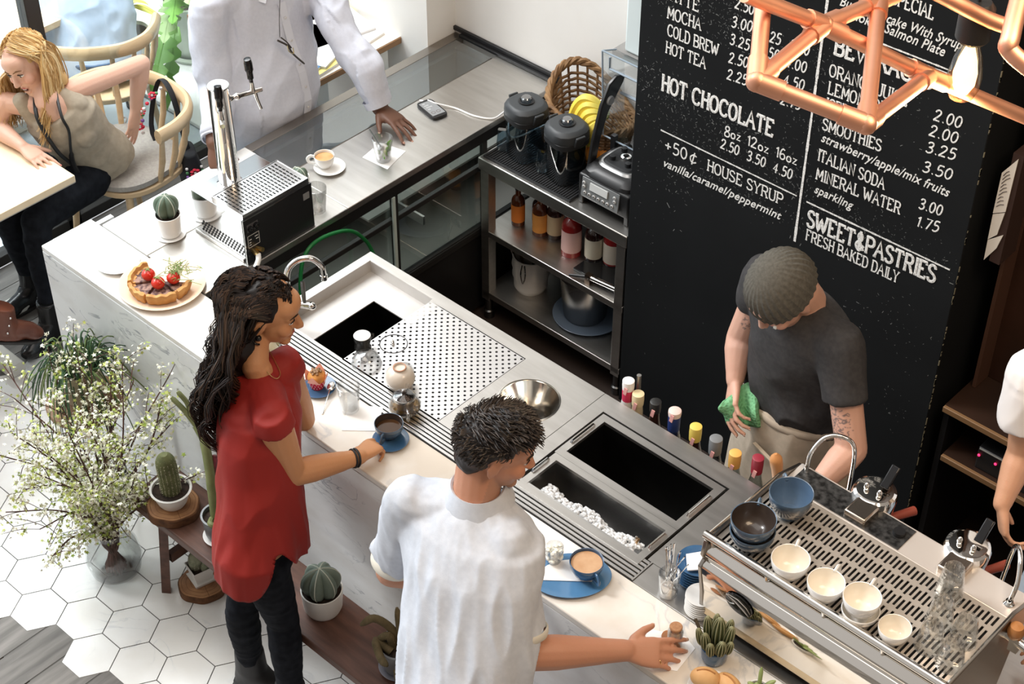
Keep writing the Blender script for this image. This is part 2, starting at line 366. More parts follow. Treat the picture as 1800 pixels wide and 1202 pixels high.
b.build('recessed_ledge',M('ledge_steel',(.60,.58,.56),.45,.55,col2=(.54,.52,.50),scale=6),su)
bs=MB(); bs.bx(1.04,1.42,.32,.63,.60,.605); bs.bx(1.036,1.042,.32,.63,.60,.868); bs.bx(1.042,1.42,.628,.632,.60,.868); bs.bx(1.042,1.42,.318,.322,.60,.868); bs.bx(1.42,1.424,.32,.63,.60,.868)
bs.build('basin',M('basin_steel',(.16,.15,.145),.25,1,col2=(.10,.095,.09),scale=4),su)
def perf(name,x0,x1,y0,y1,z,mat):
    """perforated tray: solid plate with a regular field of small round holes"""
    m=bpy.data.materials.new(name); m.use_nodes=True; t=m.node_tree; bb=t.nodes['Principled BSDF']; L=t.links.new
    bb.inputs['Metallic'].default_value=1; bb.inputs['Roughness'].default_value=.3; bb.inputs['Base Color'].default_value=(.72,.71,.70,1); return m
pm=MB(); nx,ny=31,27
dx=(1.664-1.228)/nx; dy=(.719-.316)/ny
hr=.0030
for i in range(nx):
    for j in range(ny):
        cx=1.228+(i+.5)*dx; cy=.316+(j+.5)*dy
        odd=(i+j)%2
        x0,x1,y0,y1=cx-dx/2,cx+dx/2,cy-dy/2,cy+dy/2
        if odd: pm.add([(x0,y0,.919),(x1,y0,.919),(x1,y1,.919),(x0,y1,.919)],[(0,1,2,3)]); continue
        hx=[(cx+.0046*math.cos(R(22.5+45*k)),cy+.0046*math.sin(R(22.5+45*k))) for k in range(8)]
        o=[(x1,cy+dy*.2),(cx+dx*.2,y1),(cx-dx*.2,y1),(x0,cy+dy*.2),(x0,cy-dy*.2),(cx-dx*.2,y0),(cx+dx*.2,y0),(x1,cy-dy*.2)]
        o=[(x1,y1),(cx,y1),(x0,y1),(x0,cy),(x0,y0),(cx,y0),(x1,y0),(x1,cy)]
        hx=[(cx+.0046*math.cos(R(45+45*k)),cy+.0046*math.sin(R(45+45*k))) for k in range(8)]
        pm.add([(*p,.919) for p in o]+[(*p,.919) for p in hx],[(k,(k+1)%8,8+(k+1)%8,8+k) for k in range(8)])
pm.build('perforated_tray',M('bright_steel',(.66,.65,.64),.38,1),su,smooth=False)
MB().bx(1.43,1.667,.315,.72,.86,.864).bx(1.23,1.43,.632,.72,.86,.864).build('tray_sump',BLACK,su)
MB().lathe([(.0445,.9195),(.0475,.9205),(.0475,.919)],(1.295,.479,0)).build('rinser_ring',BLACK,su)
MB().lathe([(.0001,.934),(.005,.933),(.007,.928),(.007,.92)],(1.290,.478,0),12).ell((1.296,.473,.926),(.006,.004,.006)).build('rinser_nozzle',CHROME,su)
MB().lathe([(.1,.9215),(.103,.921),(.103,.9195),(.097,.9205),(.096,.915),(.060,.84),(.0585,.83),(.0585,.80)],(*hc,0),48).build('waste_chute',M('polished_steel',(.80,.76,.70),.14,1),su,label='round polished waste chute funnel')
MB().lathe([(.0001,.80),(.0585,.80)],(*hc,0),32).build('chute_bottom',BLACK,su)
# front grate
gr=thing('drip_grate','long slatted steel drip grate lying between marble and sink worktop','grate',(0,0,.92))
g=MB()
for i in range(6): 
    y=.2205+i*.0153; g.bx(.882,2.536,y,y+.0108,.914,.9225)
g.build('slat_rack',M('grate_steel',(.62,.61,.59),.40,1,col2=(.52,.51,.49),scale=5,stretch=(1,20,1)),gr,bevel=.0012,seg=1)
MB().bx(.882,2.536,.219,.311,.896,.900).build('drip_pan',BLACK,gr)
MB().bx(2.5365,2.541,.219,.3115,.896,.9228).build('end_plate',STEEL,gr); MB().bx(.878,.8815,.219,.3115,.896,.9228).build('end_plate',STEEL,gr)
MB().bx(.878,2.541,.2175,.2188,.90,.9215).build('edge_strip',BLACK,gr)
# ---------------------------------------------------------------- ice well unit
iu=thing('ice_well_worktop','stainless steel worktop with two deep rectangular wells beside the chute','counter',(0,0,0))
MB().plate(1.968,2.76,.312,.771,.895,.92,[(2.018,2.521,.312,.702)]).bx(2.542,3.7,.2175,.3115,.895,.9198).bx(2.76,3.7,.312,.771,.895,.92).build('steel_top',STEEL,iu,bevel=.001,seg=1)
MB().bx(1.968,3.7,.752,.770,.45,.894).build('side_panel',STEELD,iu)
def well(nm,x0,x1,y0,y1,zt,dep,fr,mat):
    o=MB(); o.plate(x0-fr,x1+fr,y0-fr,y1+fr,zt-.012,zt,[(x0,x1,y0,y1)]); o.build(nm+'_rim',STEEL,iu,bevel=.002,seg=1)
    m=MB(); m.bx(x0,x1,y0,y1,zt-dep-.004,zt-dep); m.bx(x0-.003,x0,y0,y1,zt-dep,zt-.012); m.bx(x1,x1+.003,y0,y1,zt-dep,zt-.012); m.bx(x0,x1,y0-.003,y0,zt-dep,zt-.012); m.bx(x0,x1,y1,y1+.003,zt-dep,zt-.012); m.build(nm,mat,iu)
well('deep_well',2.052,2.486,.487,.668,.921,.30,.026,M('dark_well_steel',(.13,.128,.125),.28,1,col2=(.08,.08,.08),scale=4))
well('ice_well',2.057,2.489,.300,.434,.924,.16,.024,WELL)
for x in (2.038,2.50):
    MB().tube([(x,.525,.921),(x,.530,.929),(x,.63,.929),(x,.635,.921)],.004).build('well_handle',CHROME,iu)
    MB().tube([(x,.345,.925),(x,.35,.932),(x,.415,.932),(x,.42,.925)],.004).build('well_handle',CHROME,iu)
ICE=M('ice_shavings',(.90,.92,.94),.25,trans=.25,col2=(.80,.83,.86),scale=30)
ic=MB()
for i in range(620):
    x=rnd.uniform(2.09,2.455); yf=rnd.random(); y=.310+yf*.072+.010*math.sin(x*37); z=.910-.035*yf-.05*max(0,yf-.75)-rnd.random()*.014
    r=rnd.uniform(.005,.011); ic.ell((x,y,z),(r,r*rnd.uniform(.6,1),r*.7),Matrix.Rotation(rnd.random()*3,3,'X'),6)
ic.bx(2.06,2.486,.304,.345,.766,.868)
o=ic.build('crushed_ice',ICE); tag(o,'heap of crushed ice in the front well','ice'); o['kind']='stuff'
MB().bx(.34,.58,.40,1.90,.880,.884).build('case_fill_strip',M('fill_strip_glow',(.8,.8,.78),.5,emis=(.9,.95,.92),estr=.7),dc)  # added glowing strip that brightens the dark case interior
la=area('case_fill',(.46,1.3,.875),(.46,1.3,0),.22,1.3,.9,(.97,.97,.95))  # added fill light under the counter top, lifts the case interior
t=thing('ice_tongs','steel tongs with wooden tip lying in the crushed ice','tongs',(2.40,.37,.86))
MB().tube([(2.425,.335,.85),(2.43,.365,.895),(2.432,.372,.905)],.004).build('arm',CHROME,t)
MB().tube([(2.434,.333,.85),(2.440,.363,.895),(2.442,.370,.905)],.004).build('arm',M('copper_tip',(.65,.40,.20),.3,1),t)
# ---------------------------------------------------------------- blackboard menu
BY=1.569
BOARDM=M('blackboard_paint',(.013,.0145,.016),.75,col2=(.009,.010,.011),scale=2.2,detail=8,ramp=(.3,.75),spec=.15)
CHALK=M('white_chalk',(.86,.87,.86),.95,col2=(.50,.51,.51),scale=190,detail=5,ramp=(.36,.50))
bb=thing('menu_blackboard','tall blackboard menu hand-lettered with drink names and prices in white chalk','blackboard',(1.40,BY,0))
MB().bx(1.40,2.70,BY,BY+.45,0,3.3).build('board',BOARDM,bb,bevel=.003)
wear=MB()
for i in range(110):
    z=rnd.uniform(.25,3.0); wear.bx(2.7012-rnd.uniform(.001,.0032),2.7012,BY-.0006,BY+.004,z,z+rnd.uniform(.004,.03))
wear.build('worn_edge',M('worn_wood_edge',(.17,.145,.09),.8),bb)['kind']='stuff'
G={'A':[[(0,0),(.36,1),(.72,0)],[(.14,.38),(.58,.38)]],'B':[[(.08,0),(.08,1)],[(0,1),(.45,1),(.62,.88),(.62,.64),(.45,.52),(.08,.52)],[(.45,.52),(.68,.4),(.68,.12),(.48,0),(0,0)]],
'C':[[(.68,.8),(.6,.94),(.4,1),(.15,.9),(.03,.6),(.03,.4),(.15,.1),(.4,0),(.6,.06),(.68,.2)]],'D':[[(.08,0),(.08,1)],[(0,1),(.4,1),(.62,.85),(.7,.5),(.62,.15),(.4,0),(0,0)]],
'E':[[(.08,0),(.08,1)],[(0,1),(.6,1),(.6,.84)],[(.08,.52),(.42,.52)],[(0,0),(.62,0),(.62,.16)]],'F':[[(.08,0),(.08,1)],[(0,1),(.6,1),(.6,.84)],[(.08,.52),(.42,.52)]],
'G':[[(.66,.82),(.58,.95),(.4,1),(.15,.9),(.03,.6),(.03,.4),(.15,.1),(.4,0),(.66,.08),(.66,.4),(.42,.4)]],'H':[[(.08,0),(.08,1)],[(.64,0),(.64,1)],[(.08,.52),(.64,.52)]],'I':[[(.14,0),(.14,1)]],
'J':[[(.45,1),(.45,.2),(.35,.03),(.18,0),(.05,.08),(.03,.25)]],'K':[[(.08,0),(.08,1)],[(.62,1),(.08,.42)],[(.26,.58),(.66,0)]],'L':[[(.08,1),(.08,0)],[(0,0),(.58,0),(.58,.2)]],
'M':[[(.06,0),(.1,1),(.42,.25),(.74,1),(.78,0)]],'N':[[(.08,0),(.08,1),(.64,0),(.64,1)]],'O':[[(.36,1),(.12,.88),(.02,.5),(.12,.12),(.36,0),(.6,.12),(.7,.5),(.6,.88),(.36,1)]],
'P':[[(.08,0),(.08,1)],[(0,1),(.45,1),(.65,.86),(.65,.6),(.45,.47),(.08,.47)]],'R':[[(.08,0),(.08,1)],[(0,1),(.45,1),(.62,.87),(.62,.63),(.45,.5),(.08,.5)],[(.38,.5),(.66,0)]],
'S':[[(.56,.82),(.48,.96),(.3,1),(.1,.93),(.04,.74),(.16,.58),(.44,.46),(.6,.3),(.56,.1),(.34,0),(.12,.04),(.04,.2)]],'T':[[(.33,0),(.33,1)],[(0,.82),(.02,1),(.64,1),(.66,.82)]],
'U':[[(.06,1),(.06,.25),(.16,.05),(.35,0),(.54,.05),(.64,.25),(.64,1)]],'V':[[(0,1),(.35,0),(.7,1)]],'W':[[(0,1),(.24,0),(.48,.8),(.72,0),(.96,1)]],'X':[[(0,0),(.62,1)],[(0,1),(.62,0)]],'Y':[[(0,1),(.33,.48),(.66,1)],[(.33,.48),(.33,0)]],
'&':[[(.7,.3),(.45,0),(.2,0),(.05,.2),(.15,.42),(.45,.6),(.48,.85),(.32,1),(.16,.85),(.25,.6),(.7,0)],[(.33,1.12),(.33,-.12)]],
'0':[[(.28,1),(.1,.85),(.03,.5),(.1,.15),(.28,0),(.46,.15),(.53,.5),(.46,.85),(.28,1)]],'1':[[(.08,.8),(.25,1),(.25,0)]],'2':[[(.04,.78),(.12,.94),(.28,1),(.46,.9),(.48,.68),(.3,.4),(.02,.03),(.14,.05),(.54,.02)]],
'3':[[(.06,.86),(.2,1),(.42,.96),(.48,.76),(.38,.58),(.2,.53),(.4,.48),(.52,.3),(.44,.08),(.22,0),(.02,.12)]],'4':[[(.36,0),(.36,1),(.02,.32),(.54,.32)]],'5':[[(.5,1),(.14,1),(.1,.58),(.3,.62),(.48,.5),(.5,.24),(.36,.04),(.16,0),(.02,.1)]],
'6':[[(.46,.92),(.28,1),(.1,.75),(.03,.35),(.12,.06),(.28,0),(.46,.1),(.5,.32),(.4,.5),(.22,.52),(.06,.36)]],'7':[[(.02,1),(.52,1),(.2,0)]],'8':[[(.28,.54),(.08,.7),(.12,.94),(.28,1),(.44,.94),(.48,.7),(.28,.54),(.04,.34),(.06,.08),(.28,0),(.5,.08),(.52,.34),(.28,.54)]],
'.':[[(.1,.02),(.16,.06)]],'+':[[(.05,.5),(.55,.5)],[(.3,.22),(.3,.78)]],'$c':[[(.5,.7),(.3,.8),(.08,.55),(.12,.2),(.3,.08),(.5,.2)],[(.36,1),(.2,-.1)]],'z':[[(.03,.5),(.38,.5),(.03,0),(.42,0)]],'o':[[(.22,.52),(.04,.4),(.04,.1),(.22,0),(.4,.1),(.4,.4),(.22,.52)]],'-':[[(.05,.5),(.5,.5)]]}
def gw(c): 
    if c==' ': return .42
    return max(p[0] for s in G[c] for p in s)+.2
def stroke_text(name,text,pl,pr,h,th,serif=True,slant=0,parent=bb):
    a=py(*pl,BY-.0015); b=py(*pr,BY-.0015); w=sum(gw(c) for c in text)-.2; sx=(b.x-a.x)/w; x=0; mb=MB()
    sh=(b.z-a.z)/(b.x-a.x) if abs(b.z-a.z)<.06 else 0
    def P(u,v): X=a.x+(u+slant*v)*sx; return V((X,BY-.0018,a.z+sh*(X-a.x)+v*h))
    for c in text:
        if c==' ': x+=gw(c); continue
        for s in G[c]:
            pts=[P(x+u,v) for u,v in s]
            if len(s)>4: pts=bez(pts,3)
            lst=[(pts,th)]
            if serif and c.isalpha() and c.isupper():
                for (u,v),(u2,v2) in ((s[0],s[1]),(s[-1],s[-2])):
                    if v in(0,1) and abs(v2-v)>.3 and abs(u-u2)<.5: lst.append(([P(x+u-.13,v),P(x+u+.13,v)],th*.75))
            for pp,t in lst:
                o=len(mb.v); mb.tube(pp,t,6)
                for i in range(o,len(mb.v)):
                    q=mb.v[i]; mb.v[i]=(q[0],BY-.0009+(q[1]-BY+.0018)*.2-.00003*(o%23),q[2])
        x+=gw(c)
    return mb.build(name,CHALK,parent,smooth=False)
def script_text(name,text,pl,pr,h,parent=bb,off=.0035):
    cu=bpy.data.curves.new(name,'FONT'); cu.body=text; cu.size=1; cu.shear=.35; cu.offset=.012; cu.extrude=.004; cu.resolution_u=3; cu.space_character=1.05
    to=bpy.data.objects.new(name,cu); C.objects.link(to); dg=bpy.context.evaluated_depsgraph_get(); me=bpy.data.meshes.new_from_object(to.evaluated_get(dg)); bpy.data.objects.remove(to)
    a=py(*pl,BY-.001); b=py(*pr,BY-.001); xs=[v.co.x for v in me.vertices]; sx=(b.x-a.x)/(max(xs)-min(xs)); x0=min(xs); sh=(b.z-a.z)/(b.x-a.x)
    if abs(b.z-a.z)>.08: sh=0
    for v in me.vertices:
        X=(v.co.x-x0)*sx; v.co=V((a.x+X-1.40,-.0008-max(0,v.co.z)*.2,a.z+sh*X+v.co.y*h))
    me.materials.append(CHALK); o=bpy.data.objects.new(name,me); C.objects.link(o); o.parent=parent; return o
T_='chalk_lettering'
for t,l,r,h in (('LATTE',(1166,-6),(1227,20.7),.042),('MOCHA',(1173,31.3),(1231,53.3),.042),('COLD BREW',(1173,62),(1261,98),.042),('HOT TEA',(1170,92),(1239,120.7),.042),
  ('HOUSE SYRUP',(1243,299),(1374,360),.042),('SPECIAL',(1567,6),(1639,35),.042),('ORANGE JUICE',(1457,133),(1593,187),.042),('LEMONADE',(1455,164),(1556,202),.042),('ICED TEA',(1451,191),(1531,222),.040),
  ('SMOOTHIES',(1445,227),(1547,266),.040),('ITALIAN SODA',(1437,281),(1553,333),.042),('MINERAL WATER',(1434,314),(1580,376),.042),('FRESH BAKED DAILY',(1416,421),(1577,497),.042)):
    stroke_text(T_,t,l,r,h,.0030)
for t,l,r,h in (('HOT CHOCOLATE',(1163,158),(1357,240),.060),('BEVERAGES',(1466,94),(1636,157),.058),('SWEET&PASTRIES',(1418,397),(1641,497),.063)):
    stroke_text('chalk_heading',t,l,r,h,.0056)
for t,l,r in (('2.50',(1291,14),(1323,26)),('3.00',(1285,47),(1320,56)),('3.25',(1282,77),(1315,89)),('2.50',(1280,110),(1313,119)),('2.25',(1277,139),(1311,150)),
  ('3.25',(1337,69),(1370,79)),('3.50',(1388,88),(1420,98)),('3.50',(1335,97),(1367,107)),('4.00',(1380,117),(1415,128)),('3.50',(1330,129),(1362,139)),('4.50',(1376,149),(1411,159)),('2.50',(1326,161),(1358,171)),('2.75',(1371,183),(1405,193)),
  ('2.00',(1640,211),(1687,225)),('2.00',(1632,238),(1680,252)),('3.25',(1626,267),(1676,281)),('3.50',(1620,301),(1670,316)),('3.00',(1614,366),(1653,379)),('1.75',(1609,397),(1647,408)),
  ('2.50',(1266,260),(1297,273)),('3.50',(1312,281),(1343,294)),('4.50',(1358,302),(1390,315))):
    stroke_text('chalk_price',t,l,r,.038,.0029,False,.12)
stroke_text(T_,'8oz',(1273,239),(1301,248),.040,.0028,False); stroke_text(T_,'12oz',(1312,255),(1350,270),.040,.0028,False); stroke_text(T_,'16oz',(1362,275),(1400,290),.040,.0028,False)
stroke_text(T_,'+50',(1168,264),(1206,281),.045,.0032,False)
G['q']=G['$c']; stroke_text(T_,'q',(1211,285),(1223,290),.045,.003,False)
for t,l,r,h in (('vanilla/caramel/peppermint',(1167,292),(1373,387),.046),('strawberry/apple/mix fruits',(1443,248),(1668,347),.048),('sparkling',(1431,338),(1499,369),.046),('Butter Pancake With Syrup',(1476,9),(1690,88),.046),('Smoked Salmon Plate',(1485,28),(1660,100),.048)):
    script_text('chalk_script',t,l,r,h)
def rule(l,r,th=.003):
    a=py(*l,BY); b=py(*r,BY); mb=MB(); n=30
    for i in range(n):
        p=a.lerp(b,i/n); q=a.lerp(b,(i+1)/n); mb.tube([p,q],th*rnd.uniform(.75,1.15),5)
    mb.v=[(x,BY-.0004-(.0012 if y<BY else 0),z) for x,y,z in mb.v]; mb.build('chalk_rule',CHALK,bb,smooth=False)
rule((1162,228),(1401,344)); rule((1455,0),(1397,424),.0052); rule((1476,47),(1672,124),.003); rule((1475,53),(1671,131),.003); rule((1418,354),(1670,474),.0035); rule((1462,-60),(1455,0),.0052)
DUST=M('chalk_dust',(.20,.21,.21),.95)
du=MB()
for cx,cz,sx,sz,n in ((1.68,1.50,.22,.05,500),(1.62,1.86,.12,.05,260),(1.78,1.87,.06,.06,160),(1.75,1.39,.25,.05,300),(1.9,1.24,.2,.03,260),(2.2,1.84,.18,.05,260),(2.15,1.65,.15,.05,220),(2.35,1.36,.3,.05,350),(2.5,1.02,.12,.06,70),(1.60,1.15,.05,.06,60),(2.58,.72,.03,.05,25),(2.2,.7,.3,.4,25),(1.5,.9,.06,.4,50),(1.45,1.7,.03,.4,70)):
    for i in range(n):
        x=rnd.gauss(cx,sx); z=rnd.gauss(cz,sz)
        if not(1.41<x<2.69): continue
        r=abs(rnd.gauss(0,.0006))+.0004; a=rnd.random()*PI; y=BY-.0003; l=r*rnd.uniform(1,4)
        c,s_=math.cos(a),math.sin(a)
        du.add([(x-c*l-s_*r*.6,y,z-s_*l+c*r*.6),(x-c*l+s_*r*.6,y,z-s_*l-c*r*.6),(x+c*l+s_*r*.6,y,z+s_*l-c*r*.6),(x+c*l-s_*r*.6,y,z+s_*l+c*r*.6)],[(0,1,2,3)])
o=du.build('chalk_dust',DUST,bb,smooth=False); o['kind']='stuff'
# ---------------------------------------------------------------- steel shelf unit
sh=thing('steel_shelf','three-tier stainless steel shelf unit standing left of the blackboard','shelf unit',(.64,1.569,0))
ST=.805
MB().bx(.64,1.396,1.569,2.03,ST-.055,ST).build('top_shelf',STEEL,sh,bevel=.004)
for nm,z in (('middle_shelf',.462),('bottom_shelf',.145)): MB().bx(.65,1.39,1.575,2.02,z-.03,z).build(nm,STEEL,sh,bevel=.003)
for x in (.648,1.345):
    for y in (1.575,1.975):
        MB().bx(x,x+.042,y,y+.042,.10,ST-.055).build('post',STEEL,sh,bevel=.002); MB().lathe([(.016,.10),(.016,.04),(.022,.035),(.022,0)],(x+.021,y+.021,0),16).build('foot',STEELD,sh)
MB().bx(.652,1.388,2.005,2.02,.145,ST-.05).build('back_panel',BLACK,sh)
# mat with dimples
t=thing('bar_mat','black ribbed rubber bar mat under the blender jars','mat',(.87,1.78,ST))
mm=MB().bx(.655,1.10,1.585,1.99,ST,ST+.008)
for i in range(38):
    x=.664+i*.0116; mm.bx(x,x+.005,1.592,1.985,ST+.008,ST+.0115)
mm.build('ribbed_pad',RUBBER,t)
SMOKE=thin_glass('smoky_plastic',(.50,.60,.66),.40,.08,.06); LIDG=M('dark_grey_plastic',(.038,.042,.046),.5); CLEARP=thin_glass('clear_plastic',(.86,.90,.92),.5,.07,.05)
def jar(loc,label):
    t=thing('blender_jar',label,'blender jar',loc,-.25,'blender jars on the rubber mat')
    def rr(h,zz): return ((0,0,zz),(h,0,0),(0,h,0))
    MB().loft([rr(.062,.0),rr(.066,.008),rr(.071,.175)],32,cap=True,pw=.62).build('jar_body',SMOKE,t,local=True)
    MB().loft([rr(.056,.003),rr(.060,.010),rr(.064,.10)],32,cap=False,pw=.62).build('inner_wall',thin_glass('smoky_inner',(.50,.56,.60),.3,.05,.1),t,local=True)
    MB().loft([rr(.073,.166),rr(.077,.170),rr(.077,.190),rr(.070,.194)],32,pw=.65).build('collar',RUBBER,t,local=True)
    MB().loft([rr(.079,.190),rr(.081,.200),rr(.079,.226),rr(.066,.240),rr(.060,.241)],14,pw=.8).build('lid',LIDG,t,local=True,bevel=.003)
    MB().lathe([(.030,.241),(.031,.246),(.024,.2455)],(0,0,0),24).build('lid_ring',BLACK,t,local=True)
    MB().lathe([(.020,.243),(.021,.258),(.017,.263),(.0001,.2635)],(0,0,0),20).build('measuring_cap',thin_glass('cap_plastic',(.6,.66,.7),.6,.2),t,local=True)
    for s in (-1,1): MB().box((s*.084,0,.205),(.010,.040,.050),rot=Matrix.Rotation(s*.35,3,'Y')).build('lid_clip',LIDG,t,local=True,bevel=.003)
    MB().loft([((-.070,-.058,.004),(.016,.016,0),(.010,-.010,0)),((-.072,-.060,.03),(.018,.018,0),(.010,-.010,0)),((-.074,-.062,.095),(.012,.012,0),(.007,-.007,0))],12,pw=.5).build('handle',thin_glass('handle_plastic',(.62,.74,.82),.6,.15,.05),t,local=True)
    return t
jar((.774,1.700,ST+.0115),'smoky blender jar with grey lid, nearer the phone cable'); jar((.985,1.695,ST+.0115),'smoky blender jar with grey lid, next to the blender base')
# blender base with open hood
t=thing('countertop_blender','black commercial blender base with keypad and open clear hood','blender',(1.235,1.72,ST))
MBK=M('matte_black_plastic',(.012,.012,.013),.38)
MB().bx(1.115,1.362,1.615,1.875,ST+.030,ST+.135).build('housing',MBK,t,bevel=.010,seg=3)
MB().loft([((1.238,1.745,ST+.13),(.122,0,0),(0,.128,0)),((1.238,1.745,ST+.150),(.118,0,0),(0,.122,0)),((1.238,1.748,ST+.168),(.100,0,0),(0,.100,0))],32,pw=.35).build('top_cover',MBK,t,bevel=.003)
for x in (1.117,1.338): MB().bx(x,x+.022,1.617,1.87,ST+.0005,ST+.06).build('foot',MBK,t,bevel=.004)
MB().box((1.228,1.612,ST+.088),(.180,.006,.080),rot=Matrix.Rotation(-.12,3,'X')).build('keypad',M('grey_keypad',(.17,.18,.185),.4),t,bevel=.002)
MB().box((1.222,1.608,ST+.104),(.085,.004,.030),rot=Matrix.Rotation(-.12,3,'X')).build('screen',M('lcd_grey',(.58,.60,.60),.2),t)
for i in range(7):
    x=1.158+i*.022; MB().lathe([(.0065,0),(.0065,.003),(.004,.004)],(x,1.606,ST+.068),12,rot=Matrix.Rotation(PI/2,3,'X')).lathe([(.0001,.002),(.0045,.002)],(x,1.606,ST+.068),12,rot=Matrix.Rotation(PI/2,3,'X'),mat=1).build('button',[M('button_rim',(.6,.6,.6),.4),BLACKG],t)
for sx_,dz in ((1.152,.092),(1.300,.092),(1.152,.110),(1.300,.110)): MB().lathe([(.0065,0),(.0065,.003),(.004,.004)],(sx_,1.607,ST+dz),12,rot=Matrix.Rotation(PI/2,3,'X')).build('button',M('button_rim',(.6,.6,.6),.4),t)
MB().loft([((1.235,1.745,ST+.168),(.088,0,0),(0,.082,0)),((1.235,1.745,ST+.176),(.080,0,0),(0,.075,0))],24,pw=.5).build('gasket',M('silver_trim',(.5,.5,.5),.3,.8),t)
MB().loft([((1.235,1.745,ST+.175),(.074,0,0),(0,.069,0)),((1.235,1.745,ST+.184),(.066,0,0),(0,.062,0))],24,pw=.5).build('jar_seat',RUBBER,t)
MB().lathe([(.020,.18),(.020,.196),(.012,.198),(.012,.188)],(1.235,1.745,ST),16).build('drive_socket',CHROME,t)
for a in range(4):
    q=PI/4+a*PI/2; MB().lathe([(.012,.182),(.012,.20),(.0001,.202)],(1.235+.052*math.cos(q),1.745+.048*math.sin(q),ST),10).build('locating_peg',RUBBER,t)
prof_=[(1.655,ST+.13),(1.69,ST+.13),(1.715,ST+.24),(1.755,ST+.34),(1.835,ST+.435),(1.845,ST+.46),(1.80,ST+.475),(1.755,ST+.455),(1.715,ST+.38),(1.675,ST+.25)]
MB().prism(prof_,1.118,1.134,mp=lambda a,b,c:V((c,a,b))).build('hinge_arm',M('satin_black',(.013,.013,.014),.3),t,bevel=.004)
MB().lathe([(.0001,.008),(.017,.008),(.019,0)],(1.1345,1.758,ST+.390),20,rot=Matrix.Rotation(PI/2,3,'Y')).build('pivot_disc',M('grey_pivot',(.35,.36,.37),.35),t)
q=[V((1.075,1.80,ST+.19)),V((1.385,1.80,ST+.19)),V((1.385,1.83,ST+.525)),V((1.03,1.83,ST+.525))]
nn=V((.0,.13,-.05))
hd=MB(); hd.add(q+[p+nn for p in q],[(0,1,2,3),(0,4,5,1),(1,5,6,2),(2,6,7,3),(3,7,4,0)]); hd.build('clear_hood',CLEARP,t)
e=MB()
for i in range(4): e.tube([q[i],q[(i+1)%4]],.0035,6); e.tube([q[i],q[i]+nn],.003,6)
e.tube([(1.07,1.826,ST+.515),(1.075,1.822,ST+.47),(1.375,1.822,ST+.47)],.0045,6)
e.tube([(1.14,1.812,ST+.40),(1.375,1.812,ST+.40)],.006,6)
e.build('hood_edges',M('grey_blue_edge',(.28,.34,.40),.25),t)
MB().bx(1.12,1.14,1.79,1.81,ST+.15,ST+.215).build('hood_bracket',BLACK,t); MB().bx(1.345,1.365,1.79,1.81,ST+.15,ST+.215).build('hood_bracket',BLACK,t)
# bag / white jug behind hood
t=thing('white_appliance','white rounded appliance with carrying handle behind the clear hood','appliance',(1.25,2.0,ST))
MB().loft([((1.27,1.985,ST),(.12,0,0),(0,.035,0)),((1.27,1.985,ST+.46),(.11,0,0),(0,.03,0))],20,pw=.5).build('body',WHITEC,t)
MB().tube(bez([(1.17,1.985,ST+.45),(1.19,1.985,ST+.51),(1.27,1.985,ST+.53),(1.35,1.985,ST+.51),(1.37,1.985,ST+.45)],6),.011).build('handle',WHITEC,t)
# wicker basket of fruit
WICK=M('wicker',(.30,.17,.075),.7,col2=(.15,.075,.03),scale=30)
bk=thing('wicker_basket','brown wicker basket holding bananas and oranges behind the blender jars','basket',(.935,1.895,ST))
bc=(.935,1.895)
def bring(z,k): return [(bc[0]+(.20+k)*math.cos(a),bc[1]+(.115+k*.5)*math.sin(a),z) for a in [2*PI*i/40 for i in range(40)]]
wv=MB()
for i in range(11):
    z=ST+.015+i*.015; k=.0012*i
    pts=[]
    for j in range(80):
        a=2*PI*j/80; rr=1+.022*math.sin(a*20+PI*(i%2)); zz=z+(.10*max(0,math.cos(a-2.4))**2)*(i/10)
        pts.append((bc[0]+(.155+.03*i/10)*rr*math.cos(a),bc[1]+(.098+.02*i/10)*rr*math.sin(a),zz))
    wv.tube(pts,.0062,5,closed=True)
wv.build('woven_side',WICK,bk)
rmr=MB()
for ph in (0,2.1,4.2):
    pts=[]
    for j in range(90):
        a=2*PI*j/90; zz=ST+.19+.125*max(0,math.cos(a-2.4))**2+.010*math.sin(a*11+ph); rr=1+.04*math.cos(a*11+ph)
        pts.append((bc[0]+.195*rr*math.cos(a),bc[1]+.122*rr*math.sin(a),zz))
    rmr.tube(pts,.010,6,closed=True)
rmr.build('twisted_rim',WICK,bk)
stv=MB()
for j in range(26):
    a=2*PI*j/26; stv.tube([(bc[0]+.155*math.cos(a),bc[1]+.098*math.sin(a),ST+.01),(bc[0]+.195*math.cos(a),bc[1]+.122*math.sin(a),ST+.19+.125*max(0,math.cos(a-2.4))**2)],.005,5)
stv.build('stakes',WICK,bk); MB().lathe([(.0001,.012),(.155,.012),(.155,.002)],(bc[0],bc[1],ST),32,sy=.62).build('basket_floor',WICK,bk)
BAN=M('banana_peel',(.86,.62,.07),.45,col2=(.66,.56,.10),scale=9); BTIP=M('banana_tip',(.18,.20,.05),.7)
def banana(a,b,c,lab,grp):
    t=thing('banana',lab,'banana',tuple(b),0,grp); P=bez([a,b,c],7); N=len(P)
    MB().tube(P,[.0195*min(1,.42+2.2*min(i/(N-1),1-i/(N-1))) for i in range(N)],7).build('peel',BAN,t); MB().tube([a,V(a)+(V(a)-V(P[1])).normalized()*.018],[.006,.005],6).build('stem',BTIP,t); return t
SB=V((1.035,1.855,1.075))
for k in range(5): banana(SB+V((.006*k,-.008*k,-.008*k)),SB+V((-.085+.022*k,-.030-.012*k,.012-.018*k)),SB+V((-.135+.034*k,-.055-.006*k,-.100-.006*k)),'ripe yellow banana in the bunch piled in the wicker basket','bananas in the wicker basket')
